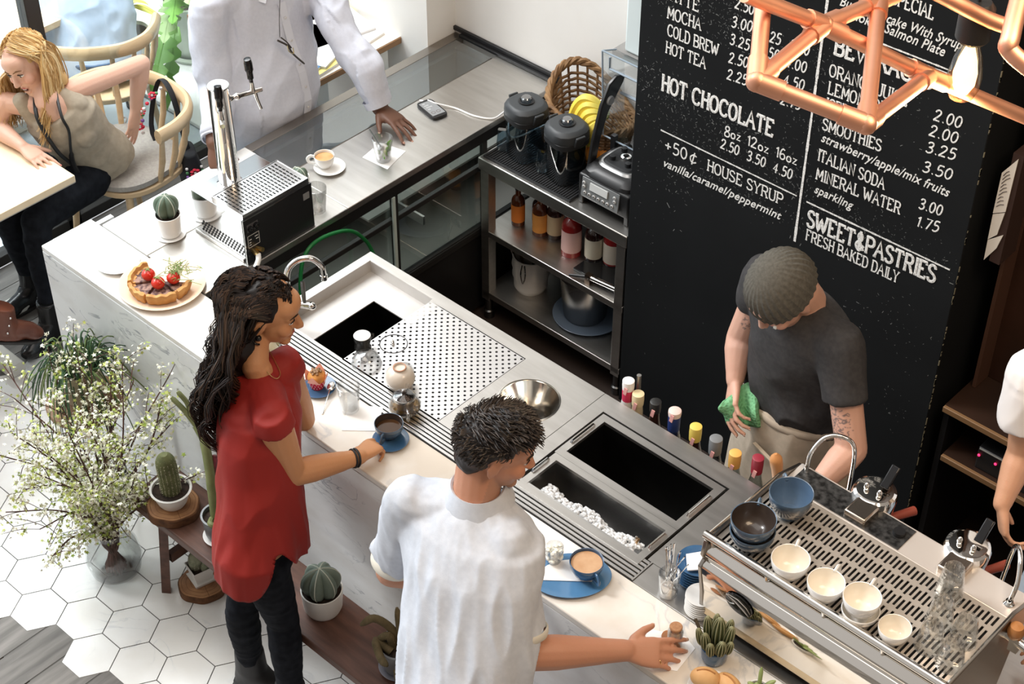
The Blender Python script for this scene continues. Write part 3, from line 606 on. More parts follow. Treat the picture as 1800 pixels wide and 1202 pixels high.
for k in range(3): banana((1.045,1.79,.995-.022*k),(.99,1.772,.99-.03*k),(.925+.02*k,1.775,.965-.03*k),'ripe yellow banana in the bunch piled in the wicker basket','bananas in the wicker basket')
for i,p in enumerate(((1.03,1.80,.885),(.985,1.795,.87),(1.06,1.83,.88))):
    o=MB().ell(p,(.036,.036,.034),n=20).build('orange_fruit',M('orange_peel',(.85,.30,.03),.45,bump=.15,bscale=160)); tag(o,'round orange tucked under the bananas in the basket','orange','oranges in the wicker basket')
# bottles on the middle shelf
def sbottle(x,y,r,h,glass,lab,labc,label,cap=(.02,.02,.02)):
    t=thing('syrup_bottle',label,'bottle',(x,y,.4625),0,'bottles on the middle shelf')
    MB().lathe([(.0001,0),(r,0),(r,h*.62),(r*.85,h*.70),(r*.42,h*.78),(r*.40,h*.95)],n=20).build('bottle_body',glass,t,local=True)
    MB().lathe([(r*1.015,h*.10),(r*1.015,h*.55)],n=20).build('label',M('label_'+str(labc),labc,.6),t,local=True)
    MB().lathe([(r*.46,h*.92),(r*.46,h*1.04),(.0001,h*1.04)],n=12).build('cap',M('cap_'+str(cap),cap,.4),t,local=True)
AMB=M('amber_glass',(.10,.025,.008),.12,coat=.5); RED=M('red_syrup',(.30,.02,.02),.12,coat=.5); DKG=M('dark_bottle_glass',(.03,.012,.01),.12,coat=.5)
for a in ((.735,1.70,.028,.18,AMB,0,(.75,.22,.03),'amber bottle with orange label, leftmost on the middle shelf'),(.79,1.75,.018,.15,DKG,0,(.05,.02,.015),'slim dark bottle between the two orange-label bottles'),(.845,1.71,.031,.19,AMB,0,(.78,.33,.07),'amber bottle with bright orange label on the middle shelf'),
 (.90,1.74,.034,.20,DKG,0,(.62,.48,.30),'dark bottle with beige banded label on the middle shelf'),(.965,1.78,.030,.19,RED,0,(.66,.42,.36),'reddish bottle half hidden behind the pink-label bottle'),(1.02,1.70,.040,.22,RED,0,(.78,.50,.47),'red syrup bottle with pale pink label on the middle shelf'),
 (1.11,1.73,.036,.20,DKG,0,(.74,.68,.55),'dark bottle with cream label on the middle shelf'),(1.185,1.76,.040,.20,RED,0,(.75,.66,.55),'red bottle with cream label, rightmost on the middle shelf')): sbottle(*a)
t=thing('black_tray','flat black tray on the right of the middle shelf','tray',(1.25,1.78,.4625)); MB().bx(1.10,1.343,1.62,1.95,.4625,.475).build('tray_plate',BLACKG,t,bevel=.003)
t=thing('metal_tube_tool','polished metal tube tool with black handle resting at the middle shelf edge','tool',(1.24,1.60,.4625))
MB().tube([(1.20,1.60,.494),(1.33,1.615,.494)],.011,12).build('tube',CHROME,t); MB().tube([(1.12,1.575,.476),(1.19,1.598,.49)],[.005,.008]).build('handle',BLACK,t); MB().bx(1.185,1.21,1.59,1.612,.4625,.506).build('block',M('dark_bronze',(.10,.07,.05),.4,1),t)
t=thing('steel_tin','small round steel tin standing on the black tray','tin',(1.315,1.70,.475)); MB().lathe([(.0001,.002),(.028,.002),(.03,.0),(.03,.05),(.028,.05),(.028,.006)],n=24).build('tin_body',STEEL,t,local=True)
# lower shelf
t=thing('utensil_crock','white ribbed crock full of metal utensils on the bottom shelf','crock',(.79,1.72,.1455))
MB().lathe([(.0001,0),(.060,0),(.070,.03),(.068,.055),(.078,.08),(.075,.105),(.080,.13),(.076,.16),(.078,.175),(.072,.175),(.070,.02)],n=32).build('crock_body',M('grey_white_glaze',(.60,.58,.56),.3),t,local=True)
BRASS=M('brass',(.72,.52,.22),.3,1)
for i,(x,y,h,m) in enumerate(((-.05,-.02,.28,BRASS),(-.06,-.05,.24,CHROME),(.02,.02,.22,BLACK),(.04,-.03,.22,BLACK),(-.01,.04,.25,STEELD))):
    MB().tube([(x*.4,y*.4,.03),(x*1.2,y*1.2,h)],.006).ell((x*1.25,y*1.25,h),(.014,.014,.016),n=8).build('utensil',m,t,local=True)
MB().tube(bez([(.02,-.075,.17),(.025,-.09,.13),(.035,-.088,.09),(.045,-.085,.13),(.035,-.078,.175)],6),.003,6).build('tong_clip',CHROME,t,local=True)
t=thing('plastic_bin','translucent round plastic bin standing on the blue plate','bin',(1.07,1.74,.155))
MB().lathe([(.0001,0),(.085,0),(.088,.005),(.108,.21),(.114,.212),(.113,.22),(.106,.22),(.104,.20)],n=40).build('bin_wall',thin_glass('cloudy_plastic',(.62,.64,.66),.45,.16,.25),t,local=True)
t=thing('serving_plate','grey-blue round plate under the plastic bin','plate',(1.085,1.745,.1455)); MB().lathe([(.0001,.004),(.11,.004),(.145,.018),(.147,.017),(.115,0),(.0001,0)],n=48).build('plate_body',M('grey_blue_plate',(.12,.16,.22),.3),t,local=True)
# things at the wall above, beyond the blackboard edge
t=thing('wall_shelf','pale wooden wall shelf whose end shows beside the blackboard','shelf',(1.2,2.04,1.30)); MB().bx(1.02,1.40,1.90,2.049,1.275,1.30).build('plank',M('grey_shelf_edge',(.25,.24,.23),.5),t)
t=thing('paper_towel_pack','white paper pack standing on the wall shelf beside the blackboard','pack',(1.2,1.95,1.3)); MB().bx(1.06,1.39,1.92,2.03,1.301,1.62).build('pack_body',M('pack_white',(.72,.80,.80),.4),t,bevel=.01)
# ---------------------------------------------------------------- crockery builders
COFFEE=M('milky_coffee',(.62,.40,.24),.3,col2=(.52,.30,.16),scale=20)
ESPR=M('espresso_crema',(.50,.24,.08),.35,col2=(.62,.36,.16),scale=30); TEA=M('dark_tea',(.05,.022,.008),.1)
BLUEG=M('blue_grey_glaze',(.10,.17,.26),.25,col2=(.05,.075,.11),scale=9,ramp=(.4,.6),coat=.4)
DKIN=M('dark_brown_glaze',(.045,.033,.028),.25,coat=.3)
CREAM=M('cream_glaze',(.82,.76,.66),.2,coat=.3)
def cup(name,lab,loc,r,h,mat,inner=None,liq=None,lv=.8,hang=None,foot=.5,group=None,hr=None,cat='cup'):
    t=thing(name,lab,cat,loc,hang or 0,group)
    f=foot*r
    prof=[(.0001,.004),(f*.9,.004),(f,0),(f*1.02,.006),(r*.80,h*.30),(r*.95,h*.62),(r,h*.97),(r*.985,h),(r*.95,h*.985)]
    MB().lathe(prof,n=36).build('cup_body',mat,t,local=True)
    MB().lathe([(r*.955,h*.985),(r*.90,h*.62),(r*.74,h*.30),(f*.8,h*.10),(.0001,h*.09)],n=36).build('cup_lining',inner or mat,t,local=True)
    if liq:
        k=r*(.74+(.955-.74)*(lv-.3)/.69) if lv>.3 else f
        MB().lathe([(.0001,h*lv),(k,h*lv)],n=32).build('drink',liq,t,local=True)
    if hang is not None:
        q=hr or r*.42; z=h*.60
        MB().tube(bez([(r*.93,0,z+q*.62),(r+q*.55,0,z+q*.75),(r+q*1.05,0,z+q*.2),(r+q*.8,0,z-q*.55),(r*.84,0,z-q*.75)],6),q*.19,8,flat=1.6).build('handle',mat,t,local=True)
    return t
def plate(name,lab,loc,r,mat,h=.016,well=.62,sx=1,sy=1,rz=0,group=None,cat='plate'):
    o=thing(name,lab,cat,loc,rz,group)
    MB().lathe([(.0001,.005),(r*well,.005),(r*.97,h),(r,h*.98),(r*.985,h*.8),(r*well,.0),(.0001,.0)],n=48,sx=sx,sy=sy).build('dish',mat,o,local=True)
    return o
def tumbler(name,lab,loc,r0,r1,h,mat=GLASS,liq=None,lv=.6,flip=False,group=None,n=36,flute=0):
    t=thing(name,lab,'glass',loc,0,group); th=.0025
    pr=[(.0001,0),(r0*.9,0),(r0,.004),(r1,h),(r1-th,h+.0005),(r0-th,.012),(.0001,.010)]
    m=MB(); m.lathe(pr,n=n)
    if flute:
        m.v=[(x*(1+.03*math.cos(flute*math.atan2(y,x))),y*(1+.03*math.cos(flute*math.atan2(y,x))),z) for x,y,z in m.v]
    if flip: m.v=[(x,-y,h-z) for x,y,z in m.v]
    m.build('glass_wall',mat,t,local=True)
    if liq:
        k=r0+(r1-r0)*lv-th*1.3; MB().lathe([(.0001,.012),(r0-th*1.4,.013),(k,h*lv),(.0001,h*lv)],n=32).build('drink',liq,t,local=True)
    return t
# ---------------------------------------------------------------- things on the marble bar
plate('side_plate','empty white plate at the far left end of the marble bar',(.283,.122,H),.078,WHITEC)
PLW=M('peach_plate',(.80,.60,.44),.35,col2=(.76,.55,.39),scale=6)
qp=plate('quiche_plate','large peach wooden plate carrying a cut quiche on the marble bar',(.50,.146,H),.150,PLW,.020,.75)
CRUST=M('pie_crust',(.62,.33,.11),.7,col2=(.46,.21,.06),scale=22,bump=.5); FILL=M('quiche_filling',(.34,.20,.15),.6,col2=(.07,.025,.025),scale=55,detail=6,ramp=(.42,.58),bump=.8)
def slice_(a0,a1,lab,cx=.50,cy=.140,r=.105,z=H+.006):
    am=(a0+a1)/2; ox,oy=cx+.004*math.cos(am),cy+.004*math.sin(am)
    t=thing('quiche_slice',lab,'quiche slice',(ox,oy,z),0,'quiche slices on the peach plate')
    n=14; A=[a0+(a1-a0)*i/n for i in range(n+1)]
    m=MB(); vs=[];fs=[]
    prof=[(.080,.0),(.098,.002),(.107,.030),(.105,.041),(.094,.043),(.088,.030),(.080,.030)]
    for i,a in enumerate(A):
        for rr,zz in prof: k=1+.015*math.sin(a*23); vs.append((rr*k*math.cos(a),rr*k*math.sin(a),zz*(1+.06*math.sin(a*17))))
    P=len(prof)
    for i in range(n):
        for k in range(P): fs.append((i*P+k,(i+1)*P+k,(i+1)*P+(k+1)%P,i*P+(k+1)%P))
    fs+= [tuple(range(P))[::-1],tuple(n*P+k for k in range(P))]
    m.add(vs,fs).build('crust',CRUST,t,local=True)
    poly=[(.006*math.cos(am),.006*math.sin(am))]+[(.090*math.cos(a),.090*math.sin(a)) for a in A]
    MB().prism(poly,.001,.029).build('filling',FILL,t,local=True,bevel=.003)
    return t
for i,(a,b_,l) in enumerate(((-.42,.30,'quiche slice at the right end of the plate with a spill of tomatoes'),(-1.50,-.46,'long quiche slice in front of the tomatoes'),(-2.45,-1.54,'small quiche slice at the front middle of the peach plate'),(-3.75,-2.50,'quiche slice at the left end showing brown herb filling'))):
    slice_(a+.36,b_+.36-.02,l)
TOM=M('tomato_skin',(.62,.03,.015),.18,coat=.5); HERB=M('herb_green',(.16,.26,.06),.6,col2=(.30,.36,.14),scale=40)
for p,l in (((.468,.118,.046),'whole red tomato with calyx, left of three on the quiche'),((.528,.112,.046),'whole red tomato nearest the bar front on the quiche'),((.545,.165,.046),'red tomato at the back under the herb sprig')):
    t=thing('tomato',l,'tomato',(p[0],p[1],H+.034),0,'tomatoes on the quiche')
    MB().ell((0,0,.020),(.024,.024,.021),n=20).build('fruit',TOM,t,local=True)
    c_=MB()
    for k in range(5): q=k*1.257; c_.tube([(0,0,.042),(.008*math.cos(q),.008*math.sin(q),.044),(.015*math.cos(q),.015*math.sin(q),.040)],[.002,.002,.0006],5)
    c_.build('calyx',HERB,t,local=True)
hs=MB()
for i in range(60):
    a=rnd.random()*6.3; r=abs(rnd.gauss(0,.03)); x,y=.535+r*math.cos(a),.19+r*.8*math.sin(a); z=H+.05+rnd.uniform(0,.035)
    hs.tube(bez([(x,y,z),(x+rnd.gauss(0,.012),y+rnd.gauss(0,.012),z+.008),(x+rnd.gauss(0,.02),y+rnd.gauss(0,.02),z+.004)],3),.0011,4)
tag(hs.build('herb_sprig',HERB),'tangle of green herb sprig lying on top of the quiche','herbs')
# muffin, spoon, water, napkin
plate('muffin_plate','dark blue plate under the muffin, beside the water glass',(1.278,.160,H),.056,SLATE,.012)
mf=thing('muffin','crumbly muffin in red polka-dot paper on the dark blue plate','muffin',(1.272,.160,H+.006))
m=MB(); pr=[(.020,0),(.0215,.006),(.030,.040)]; n=48; vs=[];fs=[]
for r_,z_ in pr:
    for k in range(n): q=2*PI*k/n; rr=r_*(1+.03*math.cos(24*q)); vs.append((rr*math.cos(q),rr*math.sin(q),z_))
for i in range(2):
    for k in range(n): fs.append((i*n+k,i*n+(k+1)%n,(i+1)*n+(k+1)%n,(i+1)*n+k))
m.add(vs,fs).build('paper_case',M('red_paper',(.62,.02,.06),.6),mf,local=True)
d=MB()
for i in range(3):
    for k in range(16):
        q=2*PI*(k+(i%2)/2)/16; r_=.0225+.0028*i; d.ell((r_*1.03*math.cos(q),r_*1.03*math.sin(q),.010+i*.011),(.0016,.0016,.0016),n=6)
d.build('paper_dots',M('white_dots',(.85,.82,.80),.6),mf,local=True)
m=MB()
for k in range(4): q=k*1.57+.5; m.loft([((.029*math.cos(q),.029*math.sin(q),.036),(-.022*math.sin(q),.022*math.cos(q),0),(.001*math.cos(q),.001*math.sin(q),0)),((.034*math.cos(q),.034*math.sin(q),.05),(-.014*math.sin(q),.014*math.cos(q),0),(.001,.001,0)),((.037*math.cos(q),.037*math.sin(q),.068),(-.002*math.sin(q),.002*math.cos(q),0),(.0008,.0008,0))],8)
m.build('paper_liner',M('pink_paper',(.85,.42,.34),.7),mf,local=True)
MB().ell((0,0,.042),(.031,.031,.022),n=20).build('crumb_dome',M('muffin_crumb',(.60,.28,.07),.8,col2=(.42,.17,.04),scale=60,bump=.8),mf,local=True)
m=MB()
for i in range(26): a=rnd.random()*6.3; r_=rnd.random()*.019; m.box((r_*math.cos(a),r_*math.sin(a),.064-r_*r_*14+rnd.uniform(0,.006)),(.007,.006,.006),rot=Matrix.Rotation(rnd.random()*3,3,'X')@Matrix.Rotation(rnd.random()*3,3,'Y'))
m.build('nut_topping',M('chocolate_nuts',(.13,.05,.02),.6,col2=(.35,.2,.09),scale=60),mf,local=True)
def spoon(loc_a,loc_b,lab,grp=None):
    a,b=V(loc_a),V(loc_b); t=thing('teaspoon',lab,'spoon',tuple(a),0,grp)
    d=(b-a).normalized(); bw=b
    MB().tube([a,a.lerp(b,.3),a.lerp(b,.8),b],[.0032,.0024,.0018,.0026],6,flat=.6).build('handle',CHROME,t)
    sd=V((-d.y,d.x,0)).normalized(); up=d.cross(sd); rot=Matrix((d,sd,-up)).transposed()
    MB().ell(b+d*.014,(.019,.013,.0045),rot,16).build('bowl',CHROME,t); return t
spoon((1.375,.085,H+.003),(1.322,.170,H+.018),'teaspoon leaning on the rim of the muffin plate')
WATER=thin_glass('water',(.93,.95,.95),.35,.05,.0)
tumbler('water_glass','clear straight water glass half full, standing behind the white napkin',(1.425,.160,H+.001),.028,.037,.105,liq=WATER,lv=.5)
def sheet(name,lab,cat,pts,z,th,mat,grp=None):
    c=sum((V(p) for p in pts),V((0,0,0)))/len(pts); o=MB().prism([(p[0],p[1]) for p in pts],z,z+th).build(name,mat); 
    return tag(o,lab,cat,grp)
PAPER=M('white_paper',(.88,.87,.86),.8)
P=[pz(601,757),pz(660,758),pz(674,716),pz(612,712)]
sheet('napkin','white paper napkin lying flat between water glass and blue cup','napkin',P,H+.0004,.0015,PAPER)
# teapot of tea on the grate
tp=thing('glass_teapot','small round glass teapot with metal infuser full of dark leaves','teapot',(1.563,.268,.9235))
MB().lathe([(.0001,.002),(.026,.002),(.03,0),(.050,.022),(.052,.036),(.044,.056),(.037,.064),(.037,.070),(.0355,.070),(.0355,.063),(.049,.036),(.028,.006),(.0001,.005)],n=40).build('pot_wall',GLASS,tp,local=True)
MB().lathe([(.0001,.004),(.028,.004),(.047,.022),(.049,.030),(.0001,.030)],n=32).build('brewed_tea',thin_glass('amber_tea',(.80,.58,.18),.2,.03),tp,local=True)
MB().lathe([(.0001,.014),(.028,.014),(.030,.062),(.034,.070),(.031,.071),(.028,.062)],n=28).build('infuser',M('mesh_steel',(.22,.21,.20),.35,1),tp,local=True)
lv=MB()
for i in range(220): a=rnd.random()*6.3; r_=.026*math.sqrt(rnd.random()); lv.box((r_*math.cos(a),r_*math.sin(a),.045+rnd.uniform(0,.006)),(.004,.0025,.0025),rot=Matrix.Rotation(rnd.random()*3,3,'X')@Matrix.Rotation(rnd.random()*3,3,'Z'))
MB().lathe([(.0001,.046),(.0285,.046)],n=20).build('tea_bed',TEA,tp,local=True)
o=lv.build('tea_leaves',M('tea_leaves',(.10,.05,.025),.7,col2=(.04,.02,.01),scale=100),tp,local=True); o['kind']='stuff'
MB().lathe([(.036,.071),(.030,.076),(.012,.079),(.007,.083),(.010,.092),(.006,.097),(.0001,.098)],n=28).build('glass_lid',GLASS,tp,local=True)
q=Matrix.Rotation(-.6,3,'Z')
MB().tube([q@V(p) for p in bez([(.044,0,.055),(.068,0,.054),(.072,0,.036),(.060,0,.018),(.046,0,.018)],5)],.0042,8).build('handle',GLASS,tp,local=True)
q=Matrix.Rotation(2.2,3,'Z')
MB().tube([q@V(p) for p in bez([(.044,0,.040),(.058,0,.050),(.064,0,.066)],5)],[.009]*5+[.006]*6,8,cap=False).build('spout',GLASS,tp,local=True)
plate('cup_saucer','blue glazed saucer under the teacup the woman holds',(1.622,.148,H),.058,SLATE,.012,.5)
cup('teacup','blue-grey teacup of dark tea held by the woman in red',(1.604,.160,H+.006),.046,.054,BLUEG,DKIN,TEA,.62,-1.15)
# cups draining on the tray
TZ=.9192
cup('espresso_cup','small dark cup with white lining standing upside down by the basin edge',(1.236,.395,TZ),.030,.056,M('black_glaze',(.012,.012,.012),.2),WHITEC,hang=1.4,foot=.93)
MB().lathe([(.0001,.0565),(.0265,.0565),(.0295,.054)],n=28).build('cup_base',WHITEC,[o for o in C.objects if o.name=='espresso_cup'][0],local=True)
for i,(p,r_,h_,l) in enumerate((((1.300,.350),.052,.045,'clear glass bowl draining upside down beside the dark cup'),((1.41,.405),.040,.012,'clear glass saucer lying upside down behind the beige bowl'))):
    t=thing('glass_bowl',l,'bowl',(*p,TZ),0)
    MB().lathe([(r_,0),(r_*.98,.004),(r_*.8,h_*.65),(r_*.45,h_*.95),(.0001,h_),(.0001,h_-.002),(r_*.42,h_*.9),(r_*.77,h_*.6),(r_*.95,0)],n=36).build('bowl_wall',GLASS,t,local=True)
tumbler('shot_glass','tiny clear glass lying inside the draining glass bowl',(1.285,.352,TZ+.0005),.016,.020,.034)
BEIGE=M('beige_glaze',(.62,.55,.47),.25,coat=.4)
t=thing('tea_bowl','beige rounded tea bowl turned upside down on the perforated tray','bowl',(1.457,.352,TZ))
MB().lathe([(.034,0),(.046,.020),(.049,.034),(.044,.054),(.030,.068),(.022,.071),(.021,.078),(.019,.078),(.018,.073),(.0001,.072)],n=40).build('bowl_body',BEIGE,t,local=True)
MB().lathe([(.018,.0785),(.0215,.0785),(.022,.076)],n=28).build('foot_ring',M('unglazed_ring',(.40,.20,.12),.7),t,local=True)
# faucet
t=thing('faucet','chrome swan-neck faucet with cross handle at the left of the sink','faucet',(.925,.39,H))
MB().tube(bez([(.905,.37,.92),(.905,.37,1.06),(.915,.40,1.105),(.945,.44,1.115),(.97,.465,1.085),(.975,.47,1.045)],8),.011,12).build('spout',CHROME,t)
MB().lathe([(.022,0),(.022,.02),(.014,.03),(.012,.06),(.0001,.06)],(.905,.37,.92),20).build('base',CHROME,t)
MB().tube([(.93,.365,.955),(.985,.40,.955)],.013,12).ell((.985,.40,.955),(.015,.015,.015),n=12).build('valve_body',CHROME,t); MB().tube([(.965,.385,.96),(.94,.405,1.02),(.937,.408,1.03)],[.006,.009,.007],8).build('lever',STEELD,t)
MB().lathe([(.0135,0),(.0135,.018),(.0115,.02)],(.975,.47,1.025),14).build('aerator',CHROME,t)
YEL=thin_glass('yellow_juice',(.93,.84,.42),.15,.03,.1)
t=thing('juice_carafe','rounded glass carafe of pale yellow juice behind the woman\'s chin','carafe',(1.02,.150,H))
MB().lathe([(.0001,.002),(.04,.002),(.045,0),(.066,.06),(.070,.12),(.060,.18),(.040,.22),(.042,.25),(.040,.25),(.038,.22),(.058,.18),(.067,.12),(.043,.006)],n=36).build('carafe_wall',GLASS,t,local=True); MB().lathe([(.0001,.006),(.042,.007),(.064,.06),(.066,.12),(.057,.175),(.0001,.175)],n=32).build('juice',M('lemon_juice',(.80,.70,.34),.2,trans=.3),t,local=True)
# right part of the bar: blue oval plate with coffee, cream glass
ov=plate('oval_plate','blue oval plate with coffee and cream in front of the man in the white shirt',(2.405,.105,H),.118,M('sky_blue_glaze',(.075,.20,.38),.2,coat=.5),.014,.7,1,.72,.785)
P=[pz(940,985),pz(1000,968),pz(1055,1000),pz(1040,1025),pz(948,1022)]
sheet('napkin','white paper napkin lying on the blue oval plate under the cup','napkin',P,H+.0062,.0012,PAPER)
cup('coffee_cup','wide blue cup of milky coffee on the blue oval plate',(2.432,.142,H+.008),.050,.058,SLATE,SLATE,COFFEE,.84,-.35)
t=tumbler('cream_glass','small glass heaped with white whipped cream on the oval plate',(2.330,.118,H+.0075),.020,.027,.060)
m=MB()
for i in range(60): a=rnd.random()*6.3; r_=.022*math.sqrt(rnd.random()); m.ell((r_*math.cos(a),r_*math.sin(a),rnd.uniform(.012,.058)),(.008,.007,.006),n=6)
m.build('whipped_cream',M('whipped_cream',(.90,.89,.80),.6),t,local=True)
t=thing('cork_jar','small glass jar with cork stopper that the man reaches for','jar',(2.780,.112,H+.007))
MB().lathe([(.0001,.001),(.020,.001),(.021,0),(.022,.06),(.018,.066),(.017,.072),(.016,.072),(.020,.060),(.019,.004)],n=28).build('jar_wall',GLASS,t,local=True); MB().lathe([(.0001,.003),(.019,.003),(.0195,.045),(.0001,.045)],n=24).build('brown_sugar',M('brown_sugar',(.62,.40,.24),.8),t,local=True)
MB().lathe([(.015,.062),(.0185,.078),(.0165,.081),(.0001,.081)],n=24).build('cork',M('cork',(.50,.27,.14),.85,col2=(.40,.20,.10),scale=120),t,local=True)
t=thing('wooden_token','round copper-brown token tucked behind the cork jar','token',(2.752,.122,H+.007)); MB().lathe([(.0001,.01),(.02,.009),(.021,.004),(.02,0),(.0001,0)],n=28).build('disc',M('red_brown_wood',(.36,.15,.06),.4),t,local=True)
P=[pz(1140,1105),pz(1205,1120),pz(1222,1140),pz(1190,1180),pz(1120,1165)]
sheet('paper_coaster','white paper sheet under the cork jar','paper',P,H+.0005,.001,PAPER)
# cutlery glass, blue plates, white saucers
cg=tumbler('cutlery_glass','clear glass tumbler packed with long steel spoons',(2.645,.252,H),.028,.032,.085)
for i in range(12):
    a=rnd.random()*6.3; r_=rnd.uniform(.004,.016); x0,y0=2.645+r_*math.cos(a),.252+r_*math.sin(a); a2=rnd.gauss(2.3,.5) if i<9 else rnd.gauss(-.1,.3); k=rnd.uniform(.012,.03) if i<9 else .055
    spoon((x0+k*math.cos(a2),y0+k*math.sin(a2),H+.165+rnd.uniform(-.015,.015)),(x0,y0,H+.036+rnd.uniform(0,.015)),'long steel spoon standing bowl down in the cutlery glass','spoons in the cutlery glass')
for i in range(7):
    plate('blue_plate',['bottom','second lowest','third lowest','middle','third from top','second from top','topmost'][i]+' blue plate of the stack beside the cutlery glass',(2.668,.352,H+.0102*i),.060,SLATE,.013,.6,group='stacked blue plates')
P=[(2.630,.345),(2.67,.30),(2.725,.36),(2.675,.41)]
for i in range(2):
    sheet('napkin',['lower white napkin on the stack of blue plates','upper white napkin on the stack of blue plates'][i],'napkin',[V((x+.004*i,y-.003*i,0)) for x,y in P],H+.0102*6+.0135+.0042*i,.004,PAPER)
for i in range(8):
    plate('white_saucer',['lowest','second','third','fourth','fifth','sixth','seventh','topmost'][i]+' white saucer of the stack beside the espresso machine',(2.750+.001*(i%3),.262,H+.0082*i),.044,WHITEC,.011,.55,group='stacked white saucers')
# ---------------------------------------------------------------- espresso machine
em=thing('espresso_machine','polished steel two-group espresso machine at the right end of the bar','espresso machine',(3.13,.45,H))
X0,X1=2.765,3.515; ZT=1.245
MIR=M('mirror_steel',(.80,.76,.70),.07,1); MIRD=M('smoked_mirror',(.46,.42,.38),.10,1)
prof=[(.243,1.232),(.226,1.222),(.219,1.206),(.224,1.190),(.236,1.180),(.216,1.172),(.210,1.160),(.232,1.05),(.236,.985)]
m=MB(); n=len(prof); m.add([(X0+.012,y,z) for y,z in prof]+[(X1-.012,y,z) for y,z in prof],[(i,i+1,n+i+1,n+i) for i in range(n-1)]); m.build('back_panel',MIR,em,ang=50)
m=MB().bx(X0+.012,X1-.012,.236,.246,.955,.99); m.build('lower_trim',M('brass_tint_steel',(.62,.50,.34),.2,1),em,bevel=.003)
sp=[(.246,1.262),(.222,1.255),(.213,1.205),(.225,1.182),(.207,1.165),(.228,1.05),(.238,.945),(.56,.945),(.60,1.10),(.66,1.18),(.665,1.225),(.56,1.262)]
for x in (X0,X1-.012): MB().prism(sp,x,x+.012,mp=lambda a,b,c:V((c,a,b))).build('side_panel',M('satin_side_steel',(.30,.27,.24),.28,1),em,bevel=.002)
MB().bx(X0+.013,X1-.013,.25,.56,.96,1.225).build('body',M('machine_body',(.10,.09,.08),.4,.6),em)
for x in (X0+.06,X1-.06):
    for y in (.29,.52): MB().lathe([(.018,.0),(.016,.03),(.014,.045),(.0001,.045)],(x,y,H),16).build('foot',BLACK,em)
holes=[]
nS=50; sx_=(X1-X0-.05)/nS
for i in range(nS):
    x=X0+.025+i*sx_
    for j,(ya,yb) in enumerate(((.262,.318),(.322,.372),(.380,.430),(.436,.486),(.492,.540))):
        o_=.010 if (i+j)%2 else 0
        holes.append((x+.0035,x+sx_-.0035,ya+o_*.6,yb-.010+o_*.6))
m=MB()
for j,(ya,yb) in enumerate(((.250,.321),(.321,.377),(.377,.433),(.433,.489),(.489,.548))):
    m.plate(X0+.014,X1-.014,ya,yb,1.2405,1.2435,[h for h in holes if ya-.001<h[2] and h[3]<yb+.001])
m.build('cup_rail_grid',M('tray_steel',(.70,.63,.55),.42,.75),em,smooth=False)
MB().bx(X0+.014,X1-.014,.25,.55,1.226,1.228).build('tray_floor',BLACK,em)
MB().tube([(X0-.004,.232,1.268),(X1+.004,.232,1.268)],.0115,14).build('front_rail',MIR,em)
for x in (X0+.004,X1-.006): MB().tube([(x,.232,1.268),(x,.40,1.262),(x,.556,1.258)],.0045,8).build('end_rail',MIR,em)
for x in (X0+.02,X0+.2,X0+.38,X0+.56,X1-.02): MB().tube([(x,.238,1.232),(x,.232,1.266)],.005,8).build('rail_post',CHROME,em)
MB().bx(X0+.012,X1-.012,.552,.660,1.195,1.236).build('service_top',M('service_steel',(.76,.70,.65),.3,.45),em,bevel=.004)
MB().bx(X0+.03,3.16,.560,.652,1.236,1.2385).build('dark_inlay',M('speckled_dark_plate',(.10,.10,.10),.35,.6,col2=(.02,.02,.02),scale=60),em,bevel=.001)
MB().lathe([(.0001,.012),(.016,.012),(.018,0)],(3.13,.612,1.2385),16).build('round_switch',BLACK,em)
for gx in (3.0,3.296):
    MB().lathe([(.050,-.06),(.060,-.045),(.064,0),(.060,.012),(.052,.016)],(gx,.687,1.245),40).build('group_cap',CHROME,em)
    MB().lathe([(.052,.016),(.046,.0175),(.0001,.018)],(gx,.687,1.245),32).build('cap_plate',MIR,em)
    MB().lathe([(.045,-.12),(.050,-.06)],(gx,.687,1.245),24).build('group_body',MIRD,em)
    MB().box((gx+.012,.605,1.232),(.07,.075,.055)).build('neck_block',M('warm_neck_steel',(.58,.50,.42),.25,1),em,bevel=.006)
    MB().box((gx+.020,.722,1.298),(.026,.070,.012),rot=Matrix.Rotation(.75,3,'X')).build('paddle',BLACKG,em,bevel=.003)
    for dx_ in (-.020,.022): MB().ell((gx+dx_,.672,1.272),(.008,.008,.014),n=12).build('cap_knob',CHROME,em)
    MB().tube([(gx+.03,.70,1.15),(gx+.075,.80,1.145)],[.011,.014],10).build('portafilter_handle',M('red_brown_handle',(.25,.05,.03),.4),em)
MB().tube(bez([(2.805,.64,1.235),(2.800,.66,1.29),(2.815,.70,1.33),(2.85,.73,1.335),(2.885,.745,1.30),(2.89,.745,1.15),(2.88,.75,1.02)],8),.0065,10).build('steam_wand',CHROME,em)
MB().tube(bez([(3.475,.60,1.235),(3.475,.62,1.30),(3.45,.66,1.345),(3.42,.70,1.335),(3.40,.73,1.27),(3.385,.75,1.12)],8),.0065,10).build('steam_wand',CHROME,em)
MB().lathe([(.012,0),(.016,.004),(.010,.012)],(3.475,.60,1.236),16).build('wand_collar',CHROME,em)
kb=[MB().tube([(3.515,.535,1.205),(3.575,.53,1.20)],.013,12).bx(3.53,3.556,.52,.55,1.17,1.22).build('valve',CHROME,em)]
MB().lathe([(.012,-.01),(.020,.004),(.023,.020),(.017,.036),(.0001,.040)],(3.535,.535,1.215),24).build('wooden_knob',M('turned_wood',(.42,.18,.06),.35),em)
MB().lathe([(.0001,.0035),(.043,.003),(.045,0)],(2.905,.2155,1.108),40,rot=Matrix.Rotation(PI/2+.19,3,'X')).build('badge',BLACKG,em)
SIL=M('silver_stroke',(.65,.62,.58),.3,.6); bd=MB()
